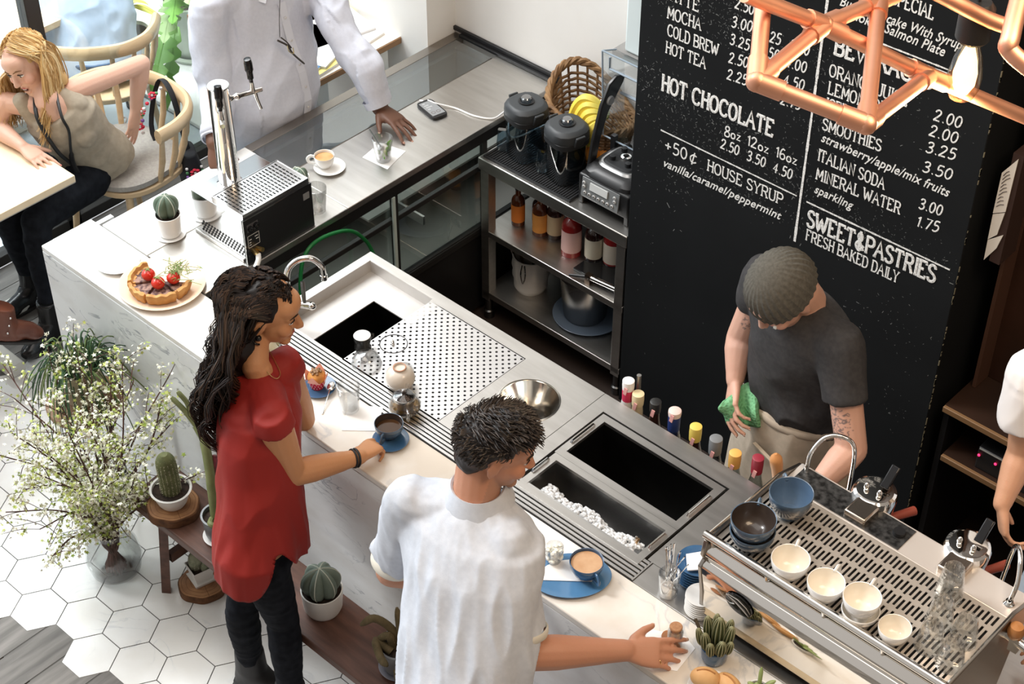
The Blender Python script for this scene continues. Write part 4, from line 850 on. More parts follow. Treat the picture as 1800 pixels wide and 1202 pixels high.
yb=lambda z:.2155-.0047+(1.108-z)*.19*-1
def bp_(u,v): z=1.108+v; return (2.905+u,.2110+(1.108-z)*.19,z)
bd.tube([bp_(*p) for p in ((-.038,.020),(-.01,.012),(.018,-.006),(.034,-.024))],[.001,.003,.0035,.001],6); bd.tube([bp_(*p) for p in ((-.034,.024),(-.012,-.004),(-.028,-.012),(-.046,-.006))],[.001,.0015,.001,.0006],5); bd.tube([bp_(*p) for p in ((-.034,.025),(0,.028),(.028,.012),(.040,-.008))],[.0008,.002,.002,.0006],5)
bd.build('badge_strokes',SIL,em)
# crockery on the machine
GZ=1.244
bl=BLUEG
cup('latte_bowl','lower blue bowl cup of the pair stacked at the left end of the machine',(2.862,.305,GZ),.062,.060,bl,DKIN,hang=2.2,foot=.55,group=None)
cup('latte_bowl','upper dark-lined blue bowl cup stacked at the left end of the machine',(2.862,.303,GZ+.034),.062,.068,bl,DKIN,hang=2.0,foot=.55)
cup('latte_bowl','single blue bowl cup standing behind the stacked blue pair',(2.868,.468,GZ),.061,.080,bl,M('blue_lining',(.09,.15,.24),.25),hang=2.4,foot=.55)
for p,r_,h_,l,hg in (((2.998,.288),.052,.060,'leftmost white cup on the machine tray',1.9),((3.112,.286),.050,.058,'second white cup from the left on the machine tray',1.7),((3.222,.285),.050,.040,'lower white cup of the stacked pair on the machine tray',1.9),((3.322,.288),.043,.048,'small white cup without handle beside the upturned glasses',None)):
    cup('cappuccino_cup',l,(*p,GZ),r_,h_,WHITEC,CREAM,hang=hg,foot=.55,hr=.027)
cup('cappuccino_cup','upper white cup of the stacked pair on the machine tray',(3.220,.284,GZ+.030),.050,.058,WHITEC,CREAM,hang=1.7,foot=.55,hr=.027)
FL=thin_glass('fluted_glass',(.98,.99,.99),.55,.06,.02,.62)
for (x,y,dz),l in (((3.402,.330,0),'upturned fluted glass beside the small white cup'),((3.378,.415,0),'upturned fluted glass in the middle of the left row'),((3.352,.500,0),'upturned fluted glass at the back, under another glass'),((3.350,.502,.030),'fluted glass nested on top of the back glass'),((3.470,.318,0),'upturned fluted glass at the front right corner'),((3.455,.405,0),'upturned fluted glass in the middle of the right row')):
    tumbler('fluted_glass',l,(x,y,GZ+dz),.026,.037,.088,FL,flip=True,group='upturned fluted glasses on the machine',flute=14)
# tamper with wooden handle + bottles in the speed rail
t=thing('wooden_handle_tool','tall turned wooden handle standing up behind the ice wells','tool',(2.675,.70,H)); MB().tube(bez([(2.70,.715,.921),(2.697,.70,1.02),(2.688,.672,1.16),(2.685,.665,1.205)],6),[.010]*4+[.012]*4+[.017]*4+[.019]*3+[.017,.014,.010,.004],12).build('grip',M('honey_wood',(.55,.25,.09),.4),t)
sr=thing('speed_rail','narrow black steel bottle rail hanging behind the worktop','rail',(2.25,.82,.6))
MB().bx(1.985,2.60,.775,.865,.625,.632).bx(1.985,2.60,.862,.867,.632,.72).bx(1.985,2.60,.773,.776,.632,.80).build('trough',STEELD,sr)
def neck(x,lab,body,capc,caph,nr,z0=.6325,h=.30,r=.031,colr=None,foil=None):
    t=thing('spirit_bottle',lab,'bottle',(x,.819,z0),0,'bottles in the speed rail')
    MB().lathe([(.0001,0),(r,0),(r,h*.55),(r*.9,h*.62),(nr*1.1,h*.76),(nr,h*.82),(nr,h*.97)],n=24).build('bottle_body',body,t,local=True)
    MB().lathe([(nr*1.12,h-caph),(nr*1.18,h-caph*.5),(nr*1.15,h),(nr*.9,h+.002),(.0001,h+.002)],n=20).build('cap',M('cap_'+str(capc),capc,.4),t,local=True)
    if foil: MB().lathe([(nr*1.08,h*.72),(nr*1.12,h-caph)],n=20).build('foil',M('foil_'+str(foil),foil,.45),t,local=True)
    MB().box((.004,-nr*1.15,h-caph*.9),(.012,.003,.03),rot=Matrix.Rotation(.2,3,'Y')).build('tax_strip',M('pink_strip',(.75,.38,.36),.7),t,local=True); return t
CLRB=thin_glass('bottle_clear',(.80,.85,.85),.5,.08)
neck(2.022,'white bottle with white cap and red ring, leftmost in the speed rail',M('white_bottle',(.80,.78,.76),.3),(.86,.84,.83),.035,.017,h=.345,r=.028,foil=(.70,.05,.12))
neck(2.064,'bottle with cream wax cap beside the white bottle',M('cream_bottle',(.70,.60,.40),.35),(.80,.68,.42),.045,.017,h=.315,r=.02)
neck(2.135,'dark bottle with black cap and pink strip, third in the rail',DKG,(.02,.02,.02),.04,.016,h=.325)
neck(2.212,'bottle with blue foil and pale top in the speed rail',CLRB,(.75,.60,.55),.02,.018,h=.335,foil=(.02,.04,.16))
neck(2.297,'bottle with yellow ringed cap in the speed rail',DKG,(.75,.58,.12),.055,.017,h=.322)
neck(2.376,'bottle with plain grey cap in the speed rail',CLRB,(.20,.21,.22),.06,.018,h=.322)
neck(2.452,'bottle with orange and yellow cap, second from the right in the rail',CLRB,(.80,.45,.12),.055,.017,h=.310)
neck(2.535,'clear bottle with dark red foil, rightmost in the speed rail',CLRB,(.30,.03,.05),.06,.016,h=.345)
t=thing('steel_rod','thin steel stirrer standing behind the two leftmost rail bottles','stirrer',(2.045,.85,.633)); MB().tube([(2.045,.85,.634),(2.035,.855,.985)],[.006,.008],8).build('rod',STEEL,t)
# ---------------------------------------------------------------- drinks cooler with tap tower
ck=thing('drinks_cooler','boxy steel drinks cooler with slotted drip tray and black back plate','cooler',(.47,.58,H))
SILV=M('pale_mirror_steel',(.80,.81,.82),.10,1)
MB().bx(.330,.612,.434,.735,H+.012,1.098).build('case',SILV,ck,bevel=.003)
MB().bx(.335,.60,.425,.745,H,H+.012).build('base_plate',STEEL,ck,bevel=.002)
pf=MB()
for i in range(17):
    for j in range(4): pf.lathe([(.0001,.0012),(.0048,.0012),(.0048,0)],(.375+i*.0152+(.0076 if j%2 else 0),.4335,H+.026+j*.0125),8,rot=Matrix.Rotation(PI/2,3,'X'))
pf.build('vent_holes',BLACK,ck)
MB().bx(.612,.621,.425,.742,H,1.107).build('back_plate',M('black_back_plate',(.016,.017,.019),.3),ck,bevel=.0015)
MB().bx(.6205,.6215,.425,.742,1.1055,1.1085).bx(.6205,.6215,.425,.4275,H,1.107).build('plate_edge',CHROME,ck)
for y,z in ((.452,1.065),(.478,1.068)): MB().lathe([(.011,0),(.011,.012),(.006,.013),(.0001,.008)],(.6205,y,z),16,rot=Matrix.Rotation(PI/2,3,'Y')).build('socket',BLACKG,ck)
MB().bx(.6205,.6215,.440,.490,1.050,1.083).build('socket_plate',M('grey_plate',(.09,.09,.095),.4),ck)
lb=MB()
for a in ((.438,.490,.985,.9865),(.438,.490,1.034,1.0355),(.438,.4395,.985,1.035),(.4885,.490,.985,1.035),(.444,.452,.994,.997),(.444,.452,1.004,1.007),(.444,.455,1.016,1.019),(.470,.484,1.020,1.023),(.474,.486,1.008,1.011)): lb.bx(.6205,.6216,*a)
lb.build('rating_label',M('label_white',(.75,.75,.72),.6),ck)
MB().bx(.6205,.6216,.70,.728,1.05,1.078).build('corner_sticker',M('grey_sticker',(.25,.26,.27),.4),ck)
MB().tube([(.62,.458,.965),(.65,.455,.962)],.010,10).tube([(.62,.474,.968),(.648,.478,.972)],.009,10).build('brass_port',BRASS,ck)
MB().tube(bez([(.645,.458,.962),(.665,.44,.955),(.675,.415,.94),(.70,.37,.925),(.72,.33,.926)],6),.010,10).build('white_hose',WHITEC,ck)
hl=[]
for i in range(7):
    for j in range(19): hl.append((.461+i*.0205,.461+i*.0205+.016,.446+j*.0147,.446+j*.0147+.0055))
MB().plate(.452,.612,.436,.733,1.1225,1.125,hl).bx(.450,.614,.433,.436,1.10,1.127).bx(.450,.614,.733,.736,1.10,1.127).bx(.450,.452,.436,.733,1.10,1.127).bx(.612,.6145,.436,.733,1.10,1.127).build('drip_tray',M('tray_white_steel',(.80,.80,.80),.2,1),ck,smooth=False)
MB().bx(.452,.612,.436,.733,1.10,1.102).build('tray_floor',BLACK,ck)
tw=thing('tap_tower','tall chrome beer tap column with two black-handled taps','beer tap',(.405,.552,1.098))
MB().lathe([(.046,0),(.046,.008),(.038,.012),(.037,.40),(.0385,.402),(.0385,.406)],(.405,.552,1.098),40).build('column',M('mirror_chrome',(.86,.85,.84),.03,1),tw); MB().lathe([(.0001,.407),(.036,.407),(.0385,.404)],(.405,.552,1.098),40).build('column_cap',M('cap_grey',(.55,.57,.57),.35,.6),tw)
def tap(d):
    d=V((d[0],d[1],0)).normalized(); b=V((.405,.552,1.440)); sd=V((-d.y,d.x,0))
    f=lambda u,w,s=0: b+d*u+V((0,0,w))+sd*s
    body=MB().tube([f(.034,0),f(.040,0),f(.046,0),f(.052,0),f(.060,0),f(.066,0),f(.075,0),f(.13,.0),f(.155,0)],[.013,.013,.009,.009,.013,.013,.009,.0095,.0085],14).tube([f(.128,0),f(.133,-.03),f(.145,-.075)],[.009,.007,.006],10); body.build('tap_body',CHROME,tw)
    MB().tube([f(.122,.0),f(.122,.03),f(.120,.045)],[.010,.007,.006],12).build('tap_stem',CHROME,tw)
    MB().tube(bez([f(.120,.040),f(.119,.055),f(.117,.09),f(.115,.125),f(.114,.134)],4),[.007]*4+[.011]*4+[.015]*4+[.013]*4+[.005],14).build('tap_handle',BLACKG,tw)
tap((.30,.95)); tap((.80,-.60))
# ---------------------------------------------------------------- small things on the back counter
CACT=M('blue_green_cactus',(.075,.115,.075),.6,col2=(.12,.165,.12),scale=14,detail=6,bump=.2)
def pot(t,r,h,mat,z=0,taper=.78,th=.004,soil=True,lip=0,c=(0,0)):
    MB().lathe([(.0001,z+.002),(r*taper*.95,z+.002),(r*taper,z),(r*(taper+.12),z+h*.2),(r,z+h*.98),(r+lip,z+h*.985),(r+lip,z+h),(r-th,z+h),(r-th*1.6,z+h*.75)],(c[0],c[1],0),36).build('pot',mat,t,local=True)
    if soil: MB().lathe([(.0001,z+h*.86),(r*.5,z+h*.875),(r-th*1.2,z+h*.85)],(c[0],c[1],0),24).build('soil',SOIL,t,local=True)
def ribbed(r,h,z,ribs,c=(0,0),n=60,depth=.28,name='cactus',mat=CACT,t=None,lean=(0,0),rows=14,edge=None):
    vs=[];fs=[]
    for i in range(rows+1):
        th=PI*(.06+.94*i/rows)/1.0; rr=r*math.sin(th); zz=z+h*(1-math.cos(th))/2
        for k in range(n):
            a=2*PI*k/n; q=abs(math.cos(a*ribs/2)); m=1-depth*(1-q)**1.3
            vs.append((c[0]+lean[0]*(zz-z)+rr*m*math.cos(a),c[1]+lean[1]*(zz-z)+rr*m*math.sin(a),zz))
    for i in range(rows):
        for k in range(n): fs.append((i*n+k,i*n+(k+1)%n,(i+1)*n+(k+1)%n,(i+1)*n+k))
    MB().add(vs,fs).build(name,mat,t,local=True)
    if edge:
        e=MB()
        for j in range(ribs):
            a=2*PI*j/ribs; pts=[]
            for i in range(1,rows+1):
                th=PI*(.06+.94*i/rows); rr=r*math.sin(th)*1.005; zz=z+h*(1-math.cos(th))/2; pts.append((c[0]+lean[0]*(zz-z)+rr*math.cos(a),c[1]+lean[1]*(zz-z)+rr*math.sin(a),zz))
            e.tube(pts,.0016,4)
        e.build('rib_felt',edge,t,local=True)
FELT=M('pale_felt',(.55,.58,.50),.9)
t=thing('potted_cactus','ribbed star cactus in white pot in front of the drinks cooler','potted plant',(.287,.352,H+.008)); pot(t,.047,.085,WHITEC); ribbed(.046,.095,.062,5,(-.010,.006),t=t,edge=FELT)
plate('pot_saucer','white saucer under the cactus pot beside the cooler',(.287,.352,H),.056,WHITEC,.008,.8)
t=thing('potted_cactus','small lobed cactus in white pot half hidden behind the cooler tray','potted plant',(.435,.83,H)); pot(t,.046,.075,WHITEC)
for c,r_,h_ in (((-.012,-.008),.026,.055),((.014,.006),.030,.062),((-.020,.018),.018,.045)): ribbed(r_,h_,.055,4,c,t=t,edge=FELT)
tumbler('plastic_cup','clear plastic cup standing right beside the black cooler plate',(.566,.805,H+.001),.030,.040,.105,thin_glass('cup_plastic',(.93,.93,.92),.4,.10,.1))
plate('espresso_saucer','white saucer under the espresso cup on the steel back counter',(.402,1.016,H),.060,WHITEC,.012,.5)
cup('espresso_cup','white espresso cup with brown crema on the steel back counter',(.385,1.008,H+.006),.039,.052,WHITEC,WHITEC,ESPR,.80,-2.4,hr=.022)
sheet('napkin','square white napkin under the mint drink on the steel counter','napkin',[pz(637,277),pz(681,298),pz(713,266),pz(668,251)],H+.0004,.001,PAPER)
t=tumbler('mint_drink_glass','clear tumbler of iced drink with mint leaves and straw',(.508,1.193,H+.0018),.030,.040,.098,liq=WATER,lv=.62)
for i in range(5):
    a=i*1.3; MB().box((.012*math.cos(a),.012*math.sin(a),.020+.010*i),(.018,.018,.016),rot=Matrix.Rotation(i*.7,3,'X')@Matrix.Rotation(i,3,'Z')).build('ice_cube',thin_glass('ice_glass',(.94,.95,.96),.5,.15),t,local=True)
MINT=M('mint_leaf',(.14,.34,.03),.5)
for i,(x,y,z) in enumerate(((.022,-.008,.045),(.026,.004,.058),(.028,.010,.070),(.018,-.014,.030),(-.008,-.020,.040),(.024,.014,.08))): MB().ell((x,y,z),(.011,.004,.013),Matrix.Rotation(i*.9,3,'Z')@Matrix.Rotation(.4*i,3,'Y'),10).build('mint_leaf',MINT,t,local=True)
MB().tube([(.012,.010,.012),(-.034,-.030,.135)],.003,8).build('straw',thin_glass('straw_plastic',(.85,.9,.9),.4,.25),t,local=True)
P=[pz(730,184),pz(764,214),pz(791,205),pz(754,176)]
pc=sum((V(p) for p in P),V())/4; ph=thing('smartphone','black smartphone face up on the steel counter with white charging cable','phone',(pc.x,pc.y,H))
u=((P[1]+P[2])-(P[0]+P[3])).normalized(); rzp=math.atan2(u.y,u.x)
ROOT[ph.name]=(Matrix.Translation((pc.x,pc.y,H))@Matrix.Rotation(rzp,4,'Z')).inverted(); ph.rotation_euler=(0,0,rzp)
MB().loft([((0,0,.0005),(.066,0,0),(0,.036,0)),((0,0,.012),(.066,0,0),(0,.036,0))],24,pw=.35).build('phone_body',BLACK,ph,local=True,bevel=.002)
MB().bx(-.052,.050,-.029,.029,.012,.0126).build('screen',M('grey_screen',(.30,.31,.32),.15),ph,local=True)
for x,y,r_ in ((.030,.010,.009),(.030,-.013,.009)): MB().lathe([(r_,.0128),(r_*.75,.0130),(r_*.75,.0127)],(x,y,0),20).build('screen_icon',M('screen_icon',(.12,.09,.09),.3),ph,local=True)
m=MB()
for i in range(4): m.bx(-.045+.014*i,-.036+.014*i,-.02,-.02+.012+.008*(i%3),.0126,.0129)
m.build('screen_text',M('screen_text',(.42,.43,.44),.3),ph,local=True)
cb=thing('charging_cable','white charging cable from the phone running toward the blender jars','cable',(.45,1.6,H))
MB().tube(bez([pz(747,180,H+.006),pz(738,177,H+.006)],2),.006,8).build('plug',WHITEC,cb)
MB().tube(bez([pz(752,176,H+.012),pz(767,182,H+.012),pz(800,190,H+.004),pz(835,204,H+.004),pz(868,208,H+.005),pz(893,196,H+.012),V((.70,1.70,.86)),V((.78,1.83,.90)),V((.95,2.0,1.02))],8),.0034,8).build('cord',WHITEC,cb)
t=thing('green_hose','bright green hose looping in the gap beside the sink','hose',(.68,.8,.7)); MB().tube(bez([(.70,.58,.62),(.685,.60,.78),(.675,.64,.87),(.67,.72,.895),(.67,.85,.86),(.67,.93,.775),(.68,.965,.68),(.70,.98,.55),(.72,.95,.02)],8),.0075,10).build('hose_tube',M('green_hose',(.01,.16,.04),.35),t)
# ---------------------------------------------------------------- ledge with magazines by the window
lg=thing('window_ledge','brown wooden ledge table with magazines by the bright wall','table',(-.5,1.64,0))
MB().bx(-.90,-.10,1.39,1.884,.872,.90).build('top',M('ledge_wood',(.36,.20,.10),.5,col2=(.28,.15,.07),scale=5),lg,bevel=.002); MB().bx(-.895,-.105,1.40,1.884,.9,.903).build('top_sheet',M('pale_ledge_top',(.80,.74,.66),.5),lg)
for x,y in ((-.16,1.46),(-.16,1.80),(-.85,1.44),(-.85,1.80)): MB().bx(x-.03,x+.03,y-.03,y+.03,0,.872).build('leg',M('white_leg',(.80,.79,.76),.5),lg)
MB().bx(-.85,-.16,1.78,1.82,.78,.872).build('rail',MATS['white_leg'],lg)
mg=[((.86,.85,.84),'open white magazine'),((.80,.66,.15),'yellow-covered magazine'),((.85,.84,.82),'plain white magazine'),((.80,.80,.80),'thick white magazine'),((.84,.72,.25),'pale yellow magazine'),((.10,.22,.42),'blue magazine'),((.70,.55,.10),'mustard magazine')]
for i,(c,l) in enumerate(mg):
    x,y,z,a=((-.25,1.70,.0,.1),(-.44,1.80,.0,.5),(-.27,1.58,.012,.35),(-.33,1.72,.012,-.2),(-.22,1.46,.0,.1),(-.25,1.47,.010,.2),(-.50,1.60,.0,.1))[i]
    t=thing('magazine',l+' lying on the window ledge','magazine',(x,y,.9035+z),a,'magazines on the window ledge'); MB().bx(-.10,.10,-.14,.14,0,.010).build('pages',PAPER,t,local=True); MB().bx(-.101,.101,-.141,.141,.010,.0112).build('cover',M('cover_'+str(i),c,.3),t,local=True)
# ---------------------------------------------------------------- bench and plants on the customer side
BW=M('dark_bench_wood',(.125,.056,.036),.5,col2=(.07,.030,.019),scale=6,stretch=(1,7,7),detail=8,bump=.1)
bn=thing('plant_bench','long dark brown wooden bench along the bar carrying potted cacti','bench',(1.6,-.18,0))
MB().prism([(.735,-.288),(2.50,-.288),(2.50,-.078),(.72,-.078)],.343,.380).build('seat_board',BW,bn,bevel=.006,seg=3)
for x,s in ((.885,-1),(2.36,1)):
    for y,q in ((-.255,-1),(-.115,1)): MB().loft([((x,y,.345),(.026,0,0),(0,.020,0)),((x+s*.015,y+q*.028,0),(.026,0,0),(0,.020,0))],4).build('leg',BW,bn,ang=20)
    MB().bx(x-.012+s*.008,x+.012+s*.008,-.25,-.12,.13,.17).build('stretcher',BW,bn)
SLAB=M('log_slice',(.42,.22,.10),.6,col2=(.24,.11,.05),scale=14,bump=.2); BARK=M('bark',(.16,.07,.03),.9,col2=(.08,.035,.015),scale=40,bump=.6)
def slab(lab,c,r,h):
    t=thing('log_slice',lab,'wood slice',c)
    f=lambda a:1+.03*math.sin(3*a+1)+.02*math.sin(7*a)
    n=48; P=[(r*f(2*PI*k/n)*math.cos(2*PI*k/n),r*f(2*PI*k/n)*math.sin(2*PI*k/n)) for k in range(n)]
    MB().prism(P,0,h).build('bark_edge',BARK,t,local=True,bevel=.003)
    MB().prism([(x*.95,y*.95) for x,y in P],h,h+.0015).build('cut_face',SLAB,t,local=True)
    rg=MB()
    for k in (.85,.66,.48,.3,.14): rg.tube([(x*k,y*k,h+.0012) for x,y in P],.0011,4,closed=True)
    rg.tube([(0,0,h+.0012),(r*.9,-r*.35,h+.0012)],.0012,4); rg.build('growth_rings',M('ring_line',(.20,.09,.04),.7),t,local=True); return t
slab('round slice of log under the white bowl on the bench end',(.905,-.215,.3805),.090,.034)
WPOT=M('white_plastic_pot',(.78,.77,.74),.4)
def spiny(t,pts,r0,r1,mat=None,spm=None,ribs=12,n=700,name='cactus'):
    mat=mat or M('olive_cactus',(.14,.15,.06),.8,col2=(.09,.10,.04),scale=40); spm=spm or M('pale_spines',(.48,.44,.30),.8)
    c=bez(pts,5); N=len(c); rs=[(r0+(r1-r0)*i/(N-1)) for i in range(N)]
    for i in range(4): rs[-1-i]*=(.35,.72,.9,.98)[i]
    MB().tube(c,rs,18).build(name,mat,t,local=True)
    sp=MB()
    for k in range(n):
        i=rnd.randrange(1,N); a=(rnd.randrange(ribs)+rnd.gauss(0,.08))*2*PI/ribs; p=c[i].lerp(c[i-1],rnd.random()); d=(c[i]-c[i-1]).normalized(); o=d.orthogonal().normalized(); q=Matrix.Rotation(a,3,d)@o; r=rs[i]
        b=p+q*r*.97; tip=b+(q+d*rnd.uniform(-.6,.6)+d.cross(q)*rnd.uniform(-.7,.7)).normalized()*r*.16
        s_=d.cross(q)*.0006; sp.add([b-s_,b+s_,tip],[(0,1,2)])
    o=sp.build('spines',spm,t,local=True,smooth=False); o['kind']='stuff'
t=thing('potted_cactus','upright column cactus in white bowl pot on the log slice','potted plant',(.905,-.215,.416)); pot(t,.068,.070,WPOT,taper=.62,lip=.004); spiny(t,[(0,0,.05),(.002,0,.10),(-.004,.002,.16),(-.006,0,.225)],.033,.036,ribs=16,n=1600)
GPOT=M('grey_zinc_pot',(.20,.205,.21),.4,.5,col2=(.15,.155,.16),scale=6)
t=thing('potted_succulent','grey pot with tall forked green stem behind the woman in red','potted plant',(1.115,-.185,.386)); pot(t,.055,.100,GPOT,taper=.78,lip=.003)
GST=M('green_stem',(.20,.22,.09),.6,col2=(.14,.16,.06),scale=20)
def loc_(o,p): return V(p)-V(o.location)
MB().tube([loc_(t,p) for p in bez([(1.11,-.19,.46),pz(372,850,.60),pz(360,780,.72),pz(345,748,.77)],6)],[.018]*7+[.016]*6+[.013]*6,10).build('stem',GST,t,local=True)
MB().tube([loc_(t,p) for p in bez([pz(346,749,.77),pz(325,722,.82),pz(301,698,.86)],6)],[.010]*6+[.009]*6+[.006],8).build('stem',GST,t,local=True)
MB().tube([loc_(t,p) for p in bez([pz(344,746,.77),pz(330,710,.84),pz(312,688,.88)],6)],[.010]*6+[.009]*6+[.006],8).build('stem',GST,t,local=True)
MB().tube([loc_(t,p) for p in bez([(1.12,-.19,.45),pz(374,870,.56),pz(378,800,.68)],6)],.010,8).build('red_stem',M('dark_red_stem',(.22,.04,.06),.6,col2=(.06,.03,.02),scale=30),t,local=True)
MB().tube(bez([(-.01,-.02,.085),(.015,-.045,.10),(.03,-.04,.095)],5),.010,8).build('offshoot',GST,t,local=True)
plate('pot_saucer','white saucer under the grey pot on the bench',(1.115,-.185,.3805),.060,WHITEC,.010,.75)
t=thing('potted_cactus','large star cactus in white pot right of the woman\'s legs','potted plant',(1.60,-.165,.3805)); pot(t,.068,.095,WPOT,taper=.8); ribbed(.065,.125,.065,6,t=t,edge=FELT,mat=M('grey_green_cactus',(.12,.16,.13),.6,col2=(.17,.21,.17),scale=16))
t=thing('potted_cactus','grey pot of drooping finger cactus on the right end of the bench','potted plant',(1.950,-.165,.392)); pot(t,.060,.100,GPOT,taper=.80,lip=.003)
for k,p in enumerate(([(0,.01,.08),(-.03,.0,.15),(-.07,-.03,.19),(-.10,-.06,.16)],[(.01,0,.08),(-.01,.02,.16),(-.03,.03,.22)],[(.02,0,.08),(.03,.02,.16),(.05,.04,.19)],[(-.01,-.01,.08),(-.02,-.02,.14),(-.06,-.04,.10)],[(.02,-.01,.08),(.06,.0,.13),(.09,.02,.11),(.105,.02,.06)],[(0,-.03,.09),(-.05,-.045,.115),(.0,-.075,.10),(.035,-.08,.095)],[(.01,.02,.08),(.04,.05,.15),(.07,.08,.16)],[(.02,-.03,.05),(.07,-.06,-.0),(.10,-.04,.0)])):
    spiny(t,p,.014,.012,M('brown_cactus',(.13,.095,.045),.8,col2=(.08,.06,.025),scale=40),M('tan_spines',(.30,.22,.12),.8),8,200)
plate('pot_saucer','grey saucer under the drooping cactus on the bench',(1.950,-.165,.3805),.066,M('grey_saucer',(.26,.26,.30),.35),.012,.75)
slab('dark log slice at the right end of the bench, behind the shirt hem',(2.09,-.17,.3805),.085,.032)
t=thing('empty_pot','white round pot on the dark log slice beside the man','pot',(2.10,-.19,.414)); pot(t,.055,.07,WPOT)
slab('round log slice lying on the floor tiles under the bench',(.955,-.185,.0005),.085,.030)
t=thing('potted_cactus','fuzzy globe cactus in white square pot under the bench','potted plant',(.945,-.180,.033),.55)
MB().loft([((0,0,.010),(.040,0,0),(0,.040,0)),((0,0,.070),(.056,0,0),(0,.056,0)),((0,0,.072),(.052,0,0),(0,.052,0)),((0,0,.055),(.049,0,0),(0,.049,0))],4,cap=True).build('pot',WPOT,t,local=True,ang=20); MB().loft([((0,0,0),(.052,0,0),(0,.052,0)),((0,0,.012),(.056,0,0),(0,.056,0))],4).build('drip_tray',WPOT,t,local=True,ang=20); MB().loft([((0,0,.056),(.050,0,0),(0,.050,0)),((0,0,.060),(.047,0,0),(0,.047,0))],4).build('soil',SOIL,t,local=True,ang=20)
spiny(t,[(-.012,.006,.045),(-.012,.006,.08),(-.012,.006,.125)],.026,.028,M('pale_cactus',(.33,.34,.24),.8,col2=(.18,.20,.13),scale=50),M('white_spines',(.62,.60,.50),.8),14,700)
spiny(t,[(.022,-.005,.05),(.022,-.005,.095)],.014,.014,MATS['pale_cactus'],MATS['white_spines'],10,200)
# vase of blossom branches
vz=thing('glass_vase','big round glass vase holding tall branches of white blossom','vase',(.676,-.348,0))
MB().lathe([(.0001,.004),(.055,.004),(.06,0),(.088,.03),(.099,.085),(.090,.14),(.066,.18),(.055,.20),(.060,.225),(.058,.226),(.052,.20),(.063,.178),(.086,.138),(.095,.085),(.084,.032),(.055,.008),(.0001,.008)],n=48).build('vase_wall',thin_glass('vase_glass',(.97,.98,.98),.30,.02,.02,.78),vz,local=True)
MB().lathe([(.0001,.009),(.054,.009),(.083,.033),(.094,.085),(.088,.125),(.0001,.125)],n=40).build('water',thin_glass('vase_water',(.97,.98,.97),.08,.01,.02,.85),vz,local=True)
BRN=M('dark_branch',(.06,.03,.025),.8,col2=(.12,.05,.04),scale=30)
br=random.Random(11); tips=[]
bl_=MB(); 
LEAFC=[M('blossom_white',(.86,.86,.72),.8),M('blossom_green',(.52,.58,.16),.7),M('young_leaf',(.34,.46,.08),.6)]
def blossom(p,s,r=br):
    for k in range(r.randint(3,6)):
        q=V((r.gauss(0,1),r.gauss(0,1),r.gauss(0,1)))*s*.55+p; d=V((r.gauss(0,1),r.gauss(0,1),r.gauss(0,1)+.7)).normalized(); a=d.orthogonal().normalized(); b=d.cross(a)
        m_=0 if r.random()<.66 else (1 if r.random()<.7 else 2); z=s*r.uniform(.22,.42)
        c=q; vs=[]
        for j in range(5): an=j*1.2566; vs+= [c+(a*math.cos(an)+b*math.sin(an))*z, c+(a*math.cos(an+.63)+b*math.sin(an+.63))*z*.45+d*z*.2]
        bl_.add(vs,[tuple(range(10))],m_)
targets=[((5,640),.62),((25,700),.70),((0,800),.60),((10,900),.50),((60,780),.75),((100,700),.78),((90,640),.72),((130,610),.80),((160,640),.78),((195,660),.72),((215,640),.85),((235,670),.75),((250,740),.65),((285,700),.70),((300,745),.60),((40,860),.58),((70,930),.40),((110,820),.66),((150,740),.80),((180,780),.72),((210,800),.64),((240,830),.52),((130,880),.55),((170,860),.62),((205,880),.50),((60,830),.70),((120,760),.85),((20,760),.74),((260,860),.45),((90,980),.28),((345,835),.52),((300,655),.78)]
for i,((x,y),z) in enumerate(targets):
    tip=pz(x,y,z); a0=br.random()*6.28; base=V((.676+.035*math.cos(a0)*-1,-.348+.035*math.sin(a0)*-1,.02+br.random()*.02)); nk=V((.676+.03*math.cos(a0),-.348+.03*math.sin(a0),.215))
    d=(tip-nk); mid=nk+d*.5+V((br.gauss(0,.03),br.gauss(0,.03),.05))
    c=bez([base,nk,mid,tip],8); N=len(c); b=MB().tube(c,[.0048*(1-.75*j/N)+.0006 for j in range(N)],6)
    for j in range(9,N):
        if br.random()<.62:
            o=c[j]; dr=(c[j]-c[j-1]).normalized(); q=(dr*.8+V((br.gauss(0,.6),br.gauss(0,.6),br.gauss(0,.5)))).normalized()*br.uniform(.05,.14); tw_=bez([o,o+q*.5+V((0,0,.01)),o+q],3); b.tube(tw_,[.0015]*6+[.0007],4)
            for w_ in tw_[2:]:
                if br.random()<.85: blossom(w_,.024)
            blossom(o+q,.027)
        if j>11 and br.random()<.5: blossom(c[j],.021)
    b.build('branch',BRN,vz)
o=bl_.build('blossom',LEAFC,vz,smooth=False); o['kind']='stuff'
